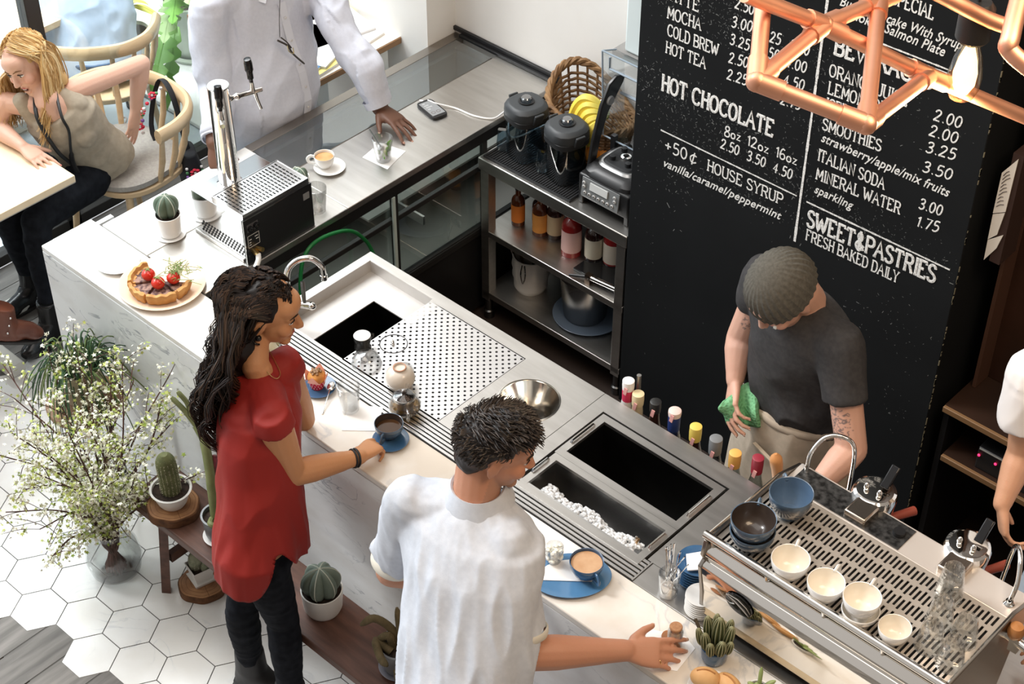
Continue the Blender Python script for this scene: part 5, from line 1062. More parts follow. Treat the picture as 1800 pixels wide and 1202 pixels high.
# planter on a tripod stand
pl=thing('planter_stand','wooden disc planter stand on three thin black metal legs','plant stand',(.375,-.165,0))
n=40; MB().prism([(.375+.138*math.cos(2*PI*k/n),-.165+.138*math.sin(2*PI*k/n)) for k in range(n)],.505,.525).build('disc',M('disc_wood',(.30,.17,.09),.5,col2=(.2,.11,.06),scale=8),pl,bevel=.003)
for a in (.5,2.6,4.7): MB().tube([(.375+.07*math.cos(a),-.165+.07*math.sin(a),.505),(.375+.125*math.cos(a),-.165+.125*math.sin(a),0.0)],.008,8).build('leg',BLACK,pl)
t=thing('potted_rush_cactus','trailing rush cactus spilling from a woven beige pot on the stand','potted plant',(.36,-.155,.5255))
MB().lathe([(.0001,.002),(.058,.002),(.062,0),(.074,.08),(.080,.135),(.085,.14),(.083,.147),(.077,.145),(.07,.10)],n=36).build('pot',M('beige_stone',(.55,.47,.36),.8,col2=(.42,.35,.26),scale=12),t,local=True); MB().lathe([(.0001,.115),(.075,.112)],n=20).build('soil',SOIL,t,local=True)
st=MB(); r2=random.Random(3)
for i in range(115):
    a=r2.random()*6.283; r0=.06*math.sqrt(r2.random()); k=r2.uniform(.06,.20); up=r2.uniform(.01,.07); dn=r2.uniform(-.30,.02)
    if i<14: up=r2.uniform(.07,.15); dn=up+.02; k=r2.uniform(.02,.10)
    st.tube(bez([(r0*math.cos(a),r0*math.sin(a),.12),((r0+k*.4)*math.cos(a),(r0+k*.4)*math.sin(a),.14+up),((r0+k*.85)*math.cos(a+.1),(r0+k*.85)*math.sin(a+.1),.13+(up+dn)*.5),((r0+k)*math.cos(a+.15),(r0+k)*math.sin(a+.15),.12+dn)],4),[.0024]*9+[.0019]*3+[.001],5,mat=i%3)
o=st.build('trailing_stems',[M('rush_green',(.06,.13,.06),.6),M('rush_dark',(.035,.08,.04),.6),M('rush_pale',(.16,.22,.08),.6)],t,local=True); o['kind']='stuff'
# ---------------------------------------------------------------- furniture left of the bar
TOPM=M('pale_table_top',(.85,.70,.50),.40,col2=(.80,.64,.44),scale=3,stretch=(1,8,1))
def cafe_table(lab,x0,x1,y0,y1,cx,cy):
    t=thing('cafe_table',lab,'table',(cx,cy,0)); MB().bx(x0,x1,y0,y1,.712,.742).build('tabletop',TOPM,t,bevel=.002); MB().bx(x0+.001,x1-.001,y0+.001,y1-.001,.708,.7115).build('table_edge',M('grey_edge',(.38,.36,.34),.5),t)
    PB=M('table_base',(.70,.68,.63),.4); MB().bx(cx-.03,cx+.03,cy-.03,cy+.03,.05,.708).build('column',PB,t)
    for s in (-1,1):
        MB().loft([((cx+s*.03,cy,.03),(0,.04,0),(0,0,.03)),((cx+s*.34,cy,.03),(0,.038,0),(0,0,.028))],16,pw=.4).build('foot',PB,t); MB().loft([((cx,cy+s*.03,.03),(.04,0,0),(0,0,.03)),((cx,cy+s*.34,.03),(.038,0,0),(0,0,.028))],16,pw=.4).build('foot',PB,t)
    return t
cafe_table('pale wooden cafe table where the blonde woman rests her arm',-1.09,-.487,-.42,.472,-.80,.03)
t=cafe_table('pale wooden terrace table beyond the window behind the blonde woman',-2.35,-1.50,.60,1.30,-1.93,.95)
OAKP=M('pale_oak',(.74,.54,.33),.4,col2=(.66,.46,.26),scale=6,stretch=(1,1,6))
def spindle_chair(lab,cx,cy,rz,cush):
    t=thing('spindle_chair',lab,'chair',(cx,cy,0),rz)    # faces local -Y
    n=36; seat=[(.235*math.copysign(abs(math.cos(a))**.75,math.cos(a)),.22*math.copysign(abs(math.sin(a))**.75,math.sin(a))) for a in [2*PI*k/n for k in range(n)]]
    MB().prism(seat,.425,.452).build('seat',OAKP,t,local=True,bevel=.005)
    if cush:
        m=MB(); m.loft([((0,-.01,.453),(.205,0,0),(0,.195,0)),((0,-.01,.462),(.228,0,0),(0,.215,0)),((0,-.01,.485),(.228,0,0),(0,.215,0)),((0,-.01,.496),(.20,0,0),(0,.19,0))],36,pw=.75); m.build('cushion',M('grey_felt_cushion',(.42,.39,.35),.9,col2=(.36,.33,.30),scale=90,bump=.2),t,local=True,ang=60)
        for s in (-1,1): MB().tube(bez([(s*.17,.15,.475),(s*.19,.185,.485),(s*.215,.19,.48),(s*.205,.16,.47)],5),.004,6).build('cushion_tie',M('grey_tie',(.30,.29,.27),.8),t,local=True)
    for sx_ in (-1,1):
        for sy_ in (-1,1): MB().tube([(sx_*.165,sy_*.15,.43),(sx_*.20,sy_*.19,0)],[.017,.013],12).build('leg',OAKP,t,local=True)
    arc=[(-.285,-.05),(-.285,.05),(-.25,.15),(-.16,.225),(0,.255),(.16,.225),(.25,.15),(.285,.05),(.285,-.05)]
    c=bez([(x,y,.71+.0*y) for x,y in arc],5); m=MB(); m.tube(c,.022,10,flat=1.5); m.build('back_rail',OAKP,t,local=True)
    for u in (.02,.12,.22,.32,.42,.5,.58,.68,.78,.88,.98):
        p=c[int(u*(len(c)-1))]; MB().tube([(p.x*.78,p.y*.75+.0,.45),(p.x*.92,p.y*.92,.57),(p.x,p.y,.70)],[.011,.014,.010],10).build('spindle',OAKP,t,local=True)
    return t
spindle_chair('pale oak spindle-back chair with grey cushion under the blonde woman',-.785,.905,.10,True)
spindle_chair('oak spindle-back terrace chair beyond the window pane',-1.42,1.24,-2.39,False)
# embroidered bag on the chair back
bg_=thing('shoulder_bag','black shoulder bag with red flower embroidery hanging on the chair back','bag',(-.55,1.05,.4))
MB().loft([((-.60,1.09,.50),(.055,-.03,0),(.01,.03,0)),((-.585,1.09,.36),(.085,-.045,0),(.022,.05,0)),((-.575,1.09,.27),(.07,-.04,0),(.02,.045,0))],20,pw=.6).build('pouch',M('black_canvas',(.015,.015,.018),.8),bg_,bevel=.004)
MB().tube(bez([(-.60,1.09,.50),(-.70,1.12,.72),(-.80,1.13,.73),(-.78,1.05,.52),(-.62,1.07,.40)],6),.014,6,flat=.25).build('strap',MATS['black_canvas'],bg_)
em_=MB(); 
EMB=[M('embroidery_red',(.62,.03,.06),.8),M('embroidery_white',(.75,.70,.68),.8),M('embroidery_green',(.10,.30,.12),.8),M('embroidery_purple',(.28,.12,.40),.8)]
def em_flower(c,nrm,r):
    nrm=V(nrm).normalized(); a=nrm.orthogonal().normalized(); b=nrm.cross(a)
    for k in range(7): q=k*.9; em_.ell(V(c)+(a*math.cos(q)+b*math.sin(q))*r,(r*.6,r*.6,r*.25),n=8,mat=0)
    em_.ell(V(c)+nrm*.002,(r*.45,r*.45,r*.45),n=8,mat=1)
def em_band(pts,w):
    for i,p in enumerate(bez(pts,4)): em_.ell(p,(w,w,w),n=6,mat=(1,2,3,0)[i%4])
for p in ((-.512,1.052,.44),(-.500,1.045,.38),(-.492,1.045,.32)): em_flower(p,(.8,-.5,.3),.015)
em_band([(-.525,1.02,.47),(-.51,1.01,.40),(-.50,1.01,.31)],.007); em_band([(-.495,1.075,.47),(-.478,1.075,.40),(-.475,1.08,.31)],.007)
em_band([(-.745,1.10,.735),(-.77,1.02,.66),(-.76,.99,.56)],.009)
for p in ((-.755,1.06,.715),(-.775,1.01,.65),(-.768,.985,.59)): em_flower(p,(.6,-.6,.5),.012)
o=em_.build('embroidery',EMB,bg_); o['kind']='stuff'
# terrace plants
LEAF=M('big_leaf_green',(.14,.36,.05),.4,col2=(.24,.46,.10),scale=4); LEAF2=M('pale_leaf',(.42,.56,.26),.4); YL=M('yellow_leaf',(.72,.66,.14),.5,col2=(.50,.60,.12),scale=8)
def leaf(t,base,tip,w,mat,split=True,droop=.06,name='leaf'):
    base,tip=V(base),V(tip); d=tip-base; L=d.length; d.normalize(); s=d.cross(V((0,0,1))).normalized(); up=s.cross(d)
    n=16; vs=[];fs=[]
    for i in range(n+1):
        u=i/n; ww=w*math.sin(PI*min(1,u*.93+.07))**.7*(1-.35*u)
        if split and i%3==1 and .15<u<.9: ww*=.35
        z=-droop*u*u; p=base+d*(L*u)+up*z
        vs+= [p+s*ww-up*ww*.18,p,p-s*ww-up*ww*.18]
    for i in range(n): fs+= [(3*i,3*i+1,3*i+4,3*i+3),(3*i+1,3*i+2,3*i+5,3*i+4)]
    m=MB().add(vs,fs); m.tube([base+d*(L*u/6)-up*(droop*(u/6)**2) for u in range(7)],.003,5); o=m.build(name,mat,t); return o
t=thing('potted_monstera','big-leaved plant in pale green pot on the white step','potted plant',(-1.84,2.08,.02))
MB().lathe([(.0001,.004),(.095,.004),(.10,0),(.125,.28),(.145,.285),(.145,.31),(.125,.31),(.118,.22)],n=40).lathe([(.0001,.0),(.13,.0),(.14,.02),(.12,.025)],n=40).build('pot',M('pale_green_glaze',(.62,.68,.58),.35,col2=(.56,.62,.52),scale=5),t,local=True); MB().lathe([(.0001,.27),(.12,.26)],n=24).build('soil',SOIL,t,local=True)
b0=V((-1.84,2.08,.28))
for i,(tip,w_) in enumerate((((265,150),.075),((285,55),.07),((300,20),.07),((330,-15),.07),((355,10),.05),((345,-40),.08),((290,180),.05),((310,-30),.08))):
    z=(.38,.62,.72,.85,.62,.9,.22,.8)[i]; e_=pz(*tip,z); m_=b0.lerp(e_,.45)+V((0,0,.12)); MB().tube(bez([b0,m_.lerp(b0,.4)+V((0,0,.04)),m_],4),.005,6).build('stem',LEAF,t); leaf(t,m_,e_,w_,(LEAF,LEAF2)[i%2])
t=thing('potted_yellow_plant','yellow-leaved plant beside the big pale green pot','potted plant',(-2.05,1.86,.02)); MB().lathe([(.0001,.004),(.07,.004),(.09,.14),(.084,.14)],n=28).build('pot',WPOT,t,local=True); MB().lathe([(.0001,.12),(.084,.12)],n=20).build('soil',SOIL,t,local=True)
for i in range(14):
    a=i*2.4; e_=V((-2.05+.20*math.cos(a),1.86+.20*math.sin(a),.42+.08*math.sin(i*3))); leaf(t,(-2.05+.02*math.cos(a),1.86+.02*math.sin(a),.30),e_,.028,YL,False,.10)
MB().tube([(-2.05,1.86,.12),(-2.05,1.86,.31)],.008,8).build('stem',LEAF,t)
# ---------------------------------------------------------------- dark back bar on the right
bbk=thing('back_bar','dark back bar with two wood-edged shelves right of the blackboard','cabinet',(3.3,1.8,0)); WE=M('worn_wood_trim',(.20,.11,.05),.5)
for z,x0 in ((.81,2.745),(.607,2.775)):
    MB().bx(x0,4.15,1.585,2.045,z-.03,z).build('shelf',DKW,bbk); MB().bx(x0,4.15,1.571,1.585,z-.022,z).build('shelf_edge',WE,bbk,bevel=.002)
MB().bx(2.74,2.76,1.60,2.045,0,.78).build('side_panel',BLACK,bbk); MB().bx(2.76,4.15,2.02,2.045,0,.78).build('back_panel',BLACK,bbk)
t=thing('countertop_appliance','black appliance with red indicator lights on the lower back bar shelf','appliance',(3.05,1.72,.6075)); MB().bx(2.885,3.35,1.60,1.95,.608,.70).build('case',BLACK,t,bevel=.004); MB().bx(2.89,3.34,1.597,1.60,.694,.698).build('trim_line',M('grey_trim',(.3,.3,.28),.4),t)
for x in (2.893,2.955): MB().ell((x,1.597,.668),(.005,.003,.005),n=10).build('indicator_light',M('red_led',(.6,.02,.05),.4,emis=(1,.02,.10),estr=2.5),t)
dr=thing('tall_dark_cabinet','tall dark brown cabinet door with a paper receipt taped on','cabinet',(3.4,1.86,.81)); MB().bx(2.775,4.15,1.80,2.045,.812,3.2).build('door_panel',M('glossy_brown_door',(.05,.022,.014),.25,col2=(.025,.012,.008),scale=3),dr); MB().lathe([(.0001,.02),(.022,.016),(.026,0)],(2.94,1.80,.92),16,rot=Matrix.Rotation(PI/2,3,'X')).build('knob',BRASS,dr); MB().bx(2.762,2.775,1.72,2.045,.812,3.2).build('edge_post',M('edge_brown',(.09,.045,.03),.35),dr)
t=thing('paper_receipt','long white handwritten receipt taped to the tall dark cabinet','paper',(2.80,1.60,1.6))
def rc(a): return [py(x,y,1.62) for x,y in a]
m=MB(); P1=rc([(1762,303),(1791,279),(1768,372),(1746,374)]); P2=rc([(1746,376),(1767,374),(1753,412),(1737,420)]); P3=rc([(1737,421),(1764,413),(1752,436),(1730,456)])
for P in (P1,P2,P3): m.add([p+V((0,-.003,0)) for p in P]+[p for p in P],[(0,1,2,3),(7,6,5,4),(0,4,5,1),(1,5,6,2),(2,6,7,3),(3,7,4,0)])
m.build('receipt_sheet',M('receipt_paper',(.74,.68,.60),.8),t,smooth=False)
ln=MB()
for k in range(9):
    u=.12+k*.09; a=P1[0].lerp(P1[3],u).lerp(P1[1].lerp(P1[2],u),.18); b=P1[0].lerp(P1[3],u).lerp(P1[1].lerp(P1[2],u),.55+.3*((k*7)%3)/3); ln.tube([a+V((0,-.0045,0)),a.lerp(b,.5)+V((0,-.0045,.004)),b+V((0,-.0045,0))],.0012,4)
ln.build('handwriting',M('pen_ink',(.12,.10,.10),.7),t); MB().bx(2.765,2.80,1.622,1.719,1.40,1.80).build('tape',M('clear_tape',(.05,.03,.025),.2),t)
# ---------------------------------------------------------------- copper pipe pendant
COP=M('copper_pipe',(.84,.45,.30),.48,1,col2=(.78,.39,.25),scale=8)
lp=thing('pipe_pendant','copper pipe frame pendant hanging in front of the blackboard','lamp',tuple(pd(1540,60,3.0)))
A=pd(1330,143,2.86);B=pd(1448,44,3.0);J=pd(1545,2,3.12);Cc=pd(1523,218,2.86);Dp=pd(1632,134,3.14);E=pd(1850,226,3.34);L0=pd(1310,-10,2.85);A0=pd(1350,-90,3.0);J0=pd(1640,-40,3.2)
K0=pd(1640,-16,3.0);K1=pd(1752,40,3.05);K2=pd(1782,32,3.05);K3=pd(1800,-60,3.1);F0=pd(1802,-40,2.95);F1=pd(1777,62,2.9);F2=pd(1778,92,2.9);F3=pd(1850,150,2.9)
pr=.0142
for a,b in ((A0,A),(A,B),(B,J),(L0,B),(B,Dp),(Dp,E),(A,Cc),(Cc,J),(Cc,Dp),(J,J0)): MB().tube([a,b],pr,12).build('pipe',COP,lp)
MB().tube(bez([K0,K1,K2,K3],8),pr,12).build('pipe',COP,lp); MB().tube(bez([F0,F1,F2,F3],8),pr*1.15,12).build('pipe',COP,lp)
for n_,adj in ((A,(A0,B,Cc)),(B,(A,J,L0,Dp)),(Cc,(A,J,Dp)),(Dp,(B,E,Cc)),(J,(B,Cc,J0))):
    m=MB().ell(n_,(.0185,.0185,.0185),n=14)
    for q in adj: m.tube([n_,n_+(q-n_).normalized()*.046],.0175,12)
    m.build('pipe_joint',COP,lp)
sk=pd(1722,8,3.05); bt=pd(1704,160,3.05)
ax=V((0,0,-1)); s0=pd(1722,2,3.05)
MB().lathe([(.0001,.0),(.022,.0),(.031,-.012),(.031,-.072),(.026,-.078),(.0001,-.078)],tuple(s0),24).build('socket',M('matte_black_socket',(.014,.013,.012),.45),lp)
MB().tube([s0,s0+V((0,0,1.2))],.0035,8).build('cord',BLACK,lp)
ob=MB().lathe([(.0145,-.076),(.016,-.085),(.026,-.115),(.0315,-.150),(.030,-.175),(.022,-.195),(.0001,-.202)],tuple(s0),28); ob.build('bulb',thin_glass('bulb_glass',(1,.90,.72),.35,.05),lp)
fm=MB()
for k in range(6): a=k*PI/3; fm.tube([s0+V((.006*math.cos(a),.006*math.sin(a),-.09)),s0+V((.014*math.cos(a),.014*math.sin(a),-.16))],.0028,6)
fm.build('filament',M('filament_glow',(1,.7,.3),.5,emis=(1,.70,.36),estr=12),lp); MB().lathe([(.0001,-.088),(.008,-.090),(.017,-.118),(.022,-.145),(.021,-.168),(.012,-.186),(.0001,-.190)],tuple(s0),24).build('glowing_core',M('glowing_core',(1,.8,.5),.5,emis=(1,.80,.52),estr=1.9),lp)
ll=bpy.data.lights.new('bulb_light','POINT'); ll.energy=7; ll.color=(1,.72,.42); ll.shadow_soft_size=.03; lo=bpy.data.objects.new('bulb_light',ll); C.objects.link(lo); lo.location=s0+V((0,0,-.25))
# ---------------------------------------------------------------- plants and bread at the machine end of the bar
t=thing('potted_cactus','clump of ribbed green cactus in blue pot at the bar end','potted plant',(2.885,.155,H)); pot(t,.040,.055,SLATE)
FCAC=M('ribbed_green',(.13,.15,.06),.7,col2=(.07,.085,.03),scale=20)
for p,r_,h_ in (((0,.006),.018,.115),((-.026,.004),.013,.095),((.022,.014),.014,.095),((-.012,-.024),.013,.075),((.026,-.016),.014,.07),((-.034,-.018),.010,.065),((.008,-.032),.012,.06),((.010,.030),.012,.09),((-.02,.026),.012,.085),((.036,.004),.011,.055)):
    ribbed(r_,h_,.045,9,p,n=54,depth=.35,t=t,mat=FCAC,lean=(p[0]*5,p[1]*5),edge=M('rib_edge',(.34,.34,.20),.8))
MB().tube(bez([(-.03,-.01,.06),(-.055,-.004,.085),(-.075,.0,.105)],4),[.003]*4+[.005]*4+[.006],8).build('long_pad',M('dark_pad',(.08,.06,.04),.7),t,local=True)
BRD=M('bread_crust',(.72,.44,.20),.6,col2=(.60,.32,.12),scale=10,bump=.2)
t=thing('bread_board','small pale plate under the bread rolls at the bar end','plate',(2.945,.062,H)); MB().lathe([(.0001,.003),(.05,.003),(.064,.009),(.062,.009),(.05,0),(.0001,0)],n=32).build('dish',WHITEC,t,local=True)
for p,r_,a,l in (((2.925,.062,H+.036),(.042,.030,.030),.5,'smooth golden bread roll leaning on the cactus pot'),((2.985,.090,H+.030),(.045,.028,.026),-.2,'cut golden bread roll beside the smooth roll')):
    t=thing('bread_roll',l,'bread',(p[0],p[1],p[2]),a,'bread rolls at the bar end'); MB().ell((0,0,0),r_,n=24).build('crust',BRD,t,local=True); MB().tube(bez([(-r_[0]*.6,0,r_[2]*.82),(0,.004,r_[2]*1.0),(r_[0]*.6,0,r_[2]*.82)],5),.003,6).build('crease',M('crust_dark',(.40,.18,.06),.6),t,local=True)
t=thing('potted_succulent','small finger-leaved succulent beside the bread rolls','potted plant',(3.055,.125,H)); pot(t,.034,.04,WPOT)
SUC=M('soft_green_leaf',(.30,.36,.14),.5,col2=(.22,.29,.10),scale=12)
for i,(dx,dy,dz,r_) in enumerate(((-.012,.02,.105,.006),(.03,.03,.075,.007),(.075,.02,.06,.007),(-.03,-.01,.055,.008),(.01,-.03,.05,.008),(.03,-.02,.045,.009),(-.01,.0,.06,.009),(.05,-.005,.05,.007))): MB().tube(bez([(dx*.2,dy*.2,.03),(dx*.5,dy*.5,.03+(dz-.03)*.6),(dx,dy,dz)],4),[r_*.6]*2+[r_]*5+[r_*.8,r_*.3],8).build('leaf',SUC,t,local=True)
# ---------------------------------------------------------------- people
def blob(name,mb,mats,parent,vox=.006,sm=6,disp=None,col=None,cut=None):
    me=bpy.data.meshes.new('tmp'); me.from_pydata([tuple(v) for v in mb.v],[],mb.f); o=bpy.data.objects.new('tmp',me); C.objects.link(o)
    r=o.modifiers.new('r','REMESH'); r.mode='VOXEL'; r.voxel_size=vox; r.adaptivity=0
    s=o.modifiers.new('s','SMOOTH'); s.factor=.5; s.iterations=sm
    dg=bpy.context.evaluated_depsgraph_get(); m2=bpy.data.meshes.new_from_object(o.evaluated_get(dg)); bpy.data.objects.remove(o); bpy.data.meshes.remove(me)
    m2.name=name
    if disp:
        ns=[v.normal.copy() for v in m2.vertices]
        for v,nn in zip(m2.vertices,ns): v.co=v.co+nn*disp(v.co,nn)
    if cut:
        bm=bmesh.new(); bm.from_mesh(m2)
        for p,nrm in cut: bmesh.ops.bisect_plane(bm,geom=bm.verts[:]+bm.edges[:]+bm.faces[:],plane_co=p,plane_no=nrm,clear_outer=True)
        bm.to_mesh(m2); bm.free()
    if col:
        ca=m2.color_attributes.new('Col','FLOAT_COLOR','POINT')
        for i,v in enumerate(m2.vertices): c=col(v.co); ca.data[i].color=(c[0],c[1],c[2],1)
    inv=ROOT.get(parent.name)
    if inv: m2.transform(inv)
    for m in (mats if isinstance(mats,(list,tuple)) else [mats]): m2.materials.append(m)
    m2.polygons.foreach_set('use_smooth',[True]*len(m2.polygons))
    o=bpy.data.objects.new(name,m2); C.objects.link(o); o.parent=parent; return o
def folds(amp,sc=(14,14,5),seed=0,fine=.25,rot=None):
    off=V((seed*7.3,seed*3.1,seed*1.7)); S_=V(sc); M_=rot or Matrix.Identity(3)
    def f(p,n):
        q=M_@p; q=V((q.x*S_.x,q.y*S_.y,q.z*S_.z))+off
        a=noise.noise(q); b=noise.noise(q*2.3+V((5,5,5)))
        return amp*max(-.55,(1-abs(a)*2.2)*.8-.3+fine*b)
    return f
SKINS={}
def skinmat(n,rough=.5):
    m=M('skin_'+n,(.6,.4,.3),rough,attr='Col',sss=.12,bump=.12,scale=220); return m
def frame(f,u=(0,0,1)):
    f=V(f).normalized(); u=V(u); l=u.cross(f).normalized(); u=f.cross(l).normalized(); return f,l,u
class Head:
    def __init__(s,c,f,up=(0,0,1),k=1.0): s.c=V(c); s.f,s.l,s.u=frame(f,up); s.k=k; s.R=Matrix((s.f,s.l,s.u)).transposed()
    def p(s,x,y,z): return s.c+(s.f*x+s.l*y+s.u*z)*s.k
    def loc(s,p): d=V(p)-s.c; return V((d.dot(s.f),d.dot(s.l),d.dot(s.u)))/s.k
    def prims(s,mb,female=False,mouth=0,ears=True):
        k=s.k; E=lambda c,r,ro=None,n=20: mb.ell(s.p(*c),[q*k for q in r],s.R@(ro or Matrix.Identity(3)),n)
        Cc=lambda a,r1,b,r2: mb.caps(s.p(*a),r1*k,s.p(*b),r2*k)
        E((-.010,0,.037),(.098,.076,.090),n=28); E((.030,0,-.015),(.060,.064,.085)); E((.034,0,-.058),(.050,.051 if not female else .046,.040)); E((.070,0,-.088),(.021,.023,.018)); E((.045,0,.055),(.050,.062,.045))
        Cc((.088,0,.020),.0085,(.108,0,-.014),.0110); 
        for q in(-1,1):
            E((.100,.0095*q,-.019),(.009,.007,.007)); Cc((.084,.012*q,.033),.0075,(.070,.044*q,.031),.008); E((.062,.040*q,-.016),(.027,.024,.026)); Cc((.080,.018*q,.004),.006,(.066,.044*q,.006),.007); E((.0735,.031*q,.0200),(.0125,.0155,.0068))
            if ears: E((-.006,.078*q,-.004),(.018,.007,.029),Matrix.Rotation(-.25*q,3,'Z')@Matrix.Rotation(.2,3,'Y')); Cc((-.012,.080*q,.018),.0055,(-.022,.085*q,.0),.0055); Cc((-.022,.085*q,.0),.0055,(-.008,.080*q,-.030),.006)
        Cc((.0865,-.016,-.047),.0058,(.0865,.016,-.047),.0058); Cc((.091,0,-.0465),.0060,(.091,.0,-.0465),.0060)
        Cc((.0855,-.013,-.059-mouth),.0066,(.0855,.013,-.059-mouth),.0066); Cc((.088,0,-.0595-mouth),.0066,(.088,.0,-.0595-mouth),.0066)
    def color(s,base,lip=(.42,.12,.10),stub=0,cheek=.12):
        b=V(base); L=V(lip)
        def f(p):
            q=s.loc(p)
            if q.length>.2: return base
            d=((q.x-.092)/.016)**2+(q.y/.023)**2+((q.z+.053)/.0125)**2; c=b
            w_=max(0,1-((q.x-.07)/.05)**2-((abs(q.y)-.04)/.03)**2-((q.z+.015)/.03)**2); c=c.lerp(V((min(1,b.x*1.05),b.y*.72,b.z*.68)),w_*cheek*4*.5)
            if stub and q.x>.0 and q.z<-.03: c=c.lerp(V((.25,.17,.13)),stub*min(1,(-.03-q.z)*25))
            if d<1: c=c.lerp(L,min(1,(1-d)*2.2))
            return tuple(c)
        return f
    def eyes(s,par,iris=(.10,.06,.03),brow=(.10,.06,.04),bt=.0035):
        k=s.k
        for q in (-1,1):
            o=MB().ell(s.p(.0765,.031*q,.0145),(.0100*k,.0120*k,.0070*k),s.R,14).build('eye',M('eye_white',(.78,.74,.70),.2),par)
            MB().ell(s.p(.0842,.031*q,.0135),(.0028*k,.0052*k,.0052*k),s.R,12).build('iris',M('iris_'+str(iris),iris,.15),par)
            MB().tube([s.p(.0840,.017*q,.0205),s.p(.0875,.030*q,.0235),s.p(.0800,.046*q,.0195)],[.0016*k,.0024*k,.0012*k],6).build('eyelash',M('lash',(.03,.02,.015),.7),par)
            MB().tube([s.p(.0915,.012*q,.0365),s.p(.0885,.030*q,.0425),s.p(.0755,.050*q,.0365)],[bt*k,bt*1.1*k,bt*.5*k],6,flat=.6).build('eyebrow',M('brow_'+str(brow),brow,.8),par)
def arm(mb,a,b,c,r=(.050,.041,.040,.0255)):
    a,b,c=V(a),V(b),V(c); mb.caps(a,r[0],a.lerp(b,.45),r[0]*.92,14); mb.caps(a.lerp(b,.4),r[0]*.92,b,r[1],14); mb.caps(b,r[1],b.lerp(c,.3),r[2]*1.04,14); mb.caps(b.lerp(c,.3),r[2]*1.04,b.lerp(c,.75),(r[2]+r[3])/2*.95,14); mb.caps(b.lerp(c,.7),(r[2]+r[3])/2*.95,c,r[3],14)
def hand(mb,w_,d,n,side=1,curl=(.3,.35,.4,.45),k=1.0,spread=.06,thumb=(.8,.3),nails=None,tcurl=.35):
    """w_ wrist, d towards the fingers, n out of the back of the hand, side: +1 puts the thumb on n x d"""
    w_=V(w_); d=V(d).normalized(); n=V(n); n=(n-d*n.dot(d)).normalized(); l=n.cross(d).normalized()*side
    rings=[]
    for u,hw,ht in ((-.012,.0245,.0185),(.015,.028,.0175),(.045,.037,.0150),(.075,.0405,.0130),(.090,.0385,.0110)): rings.append((w_+d*u*k,l*hw*k,n*ht*k))
    mb.loft(rings,20,pw=.8)
    mb.caps(w_+d*.02*k+l*.014*k-n*.008*k,.016*k,w_+d*.055*k+l*.026*k-n*.008*k,.012*k)
    for i,(o,L,r0) in enumerate(((.0300,(.041,.025,.021),.0092),(.0100,(.045,.029,.022),.0094),(-.0100,(.042,.027,.021),.0089),(-.0285,(.033,.020,.018),.0079))):
        p=w_+d*(.088-(.006 if i==3 else 0))*k+l*o*k; a=0; sp=(1.5-i)*spread; dd=(d+l*sp).normalized(); ax=l
        for j,q in enumerate(L):
            a+=curl[i]*(.85,1.05,.75)[j]; v=dd*math.cos(a)-n*math.sin(a); e=p+v*q*k; r1=r0*(1-.09*(j+1)); mb.caps(p,(r0*(1-.09*j))*k,e,r1*k,10); p=e
            if nails is not None and j==2: nails.append((e+v*.002*k+ (n*math.cos(a)+dd*math.sin(a))*r1*.72*k,v,(n*math.cos(a)+dd*math.sin(a)),r1*k))
    p=w_+d*.026*k+l*.030*k-n*.006*k; v=(d*math.cos(thumb[0])+l*math.sin(thumb[0])-n*thumb[1]).normalized(); e=p+v*.042*k; mb.caps(p,.0145*k,e,.0108*k,10)
    v2=(v+(d-l*.55-n*.2)*tcurl).normalized(); e2=e+v2*.030*k; mb.caps(e,.0108*k,e2,.0078*k,10)
    if nails is not None: nails.append((e2+l*.004*k,v2,(l*.6+n*.5).normalized(),.0078*k))
def do_nails(nl,par,mat):
    for c,v,n,r in nl:
        s_=v.cross(n).normalized(); n=s_.cross(v).normalized(); MB().ell(c,(r*.85,r*.72,r*.22),Matrix((v,s_,n)).transposed(),10).build('fingernail',mat,par)
def legs(mb,hip,knee,ank,r=(.085,.058,.055,.040)):
    hip,knee,ank=V(hip),V(knee),V(ank); mb.caps(hip,r[0],hip.lerp(knee,.4),r[0]*.9,16); mb.caps(hip.lerp(knee,.4),r[0]*.9,knee,r[1],16); mb.caps(knee,r[1],knee.lerp(ank,.3),r[2]*1.05,16); mb.caps(knee.lerp(ank,.3),r[2]*1.05,ank,r[3],16)
def boot(name,ank,d,par,mat,solem,L=.25,hh=.12,heel=.03):
    ank=V(ank); d=V((d[0],d[1],0)).normalized(); s=V((-d.y,d.x,0)); z0=ank.z-.09
    m=MB(); b=V((ank.x,ank.y,z0))
    m.loft([(b+V((0,0,.17+hh*.2)),d*.050,s*.046),(b+V((0,0,.10)),d*.056,s*.046),(b+V((0,0,.055))+d*.02,d*.085,s*.042),(b+d*.03+V((0,0,.012)),d*.10,s*.044)],20)
    m.caps(b+d*.05+V((0,0,.045)),.042,b+d*(L-.10)+V((0,0,.034)),.036); m.ell(b+d*(L-.10)+V((0,0,.030)),(.06,.042,.032),Matrix((d,s,V((0,0,1)))).transposed())
    o=blob(name,m,mat,par,.006,5)
    MB().loft([(b+d*.045+V((0,0,.002)),d*(L*.5),s*.045),(b+d*.045+V((0,0,.014)),d*(L*.5),s*.046)],24,pw=.8).build('sole',solem,par)
    MB().loft([(b-d*.03+V((0,0,-heel)),d*.035,s*.036),(b-d*.035+V((0,0,.004)),d*.038,s*.040)],12,pw=.7).build('heel',solem,par); return o
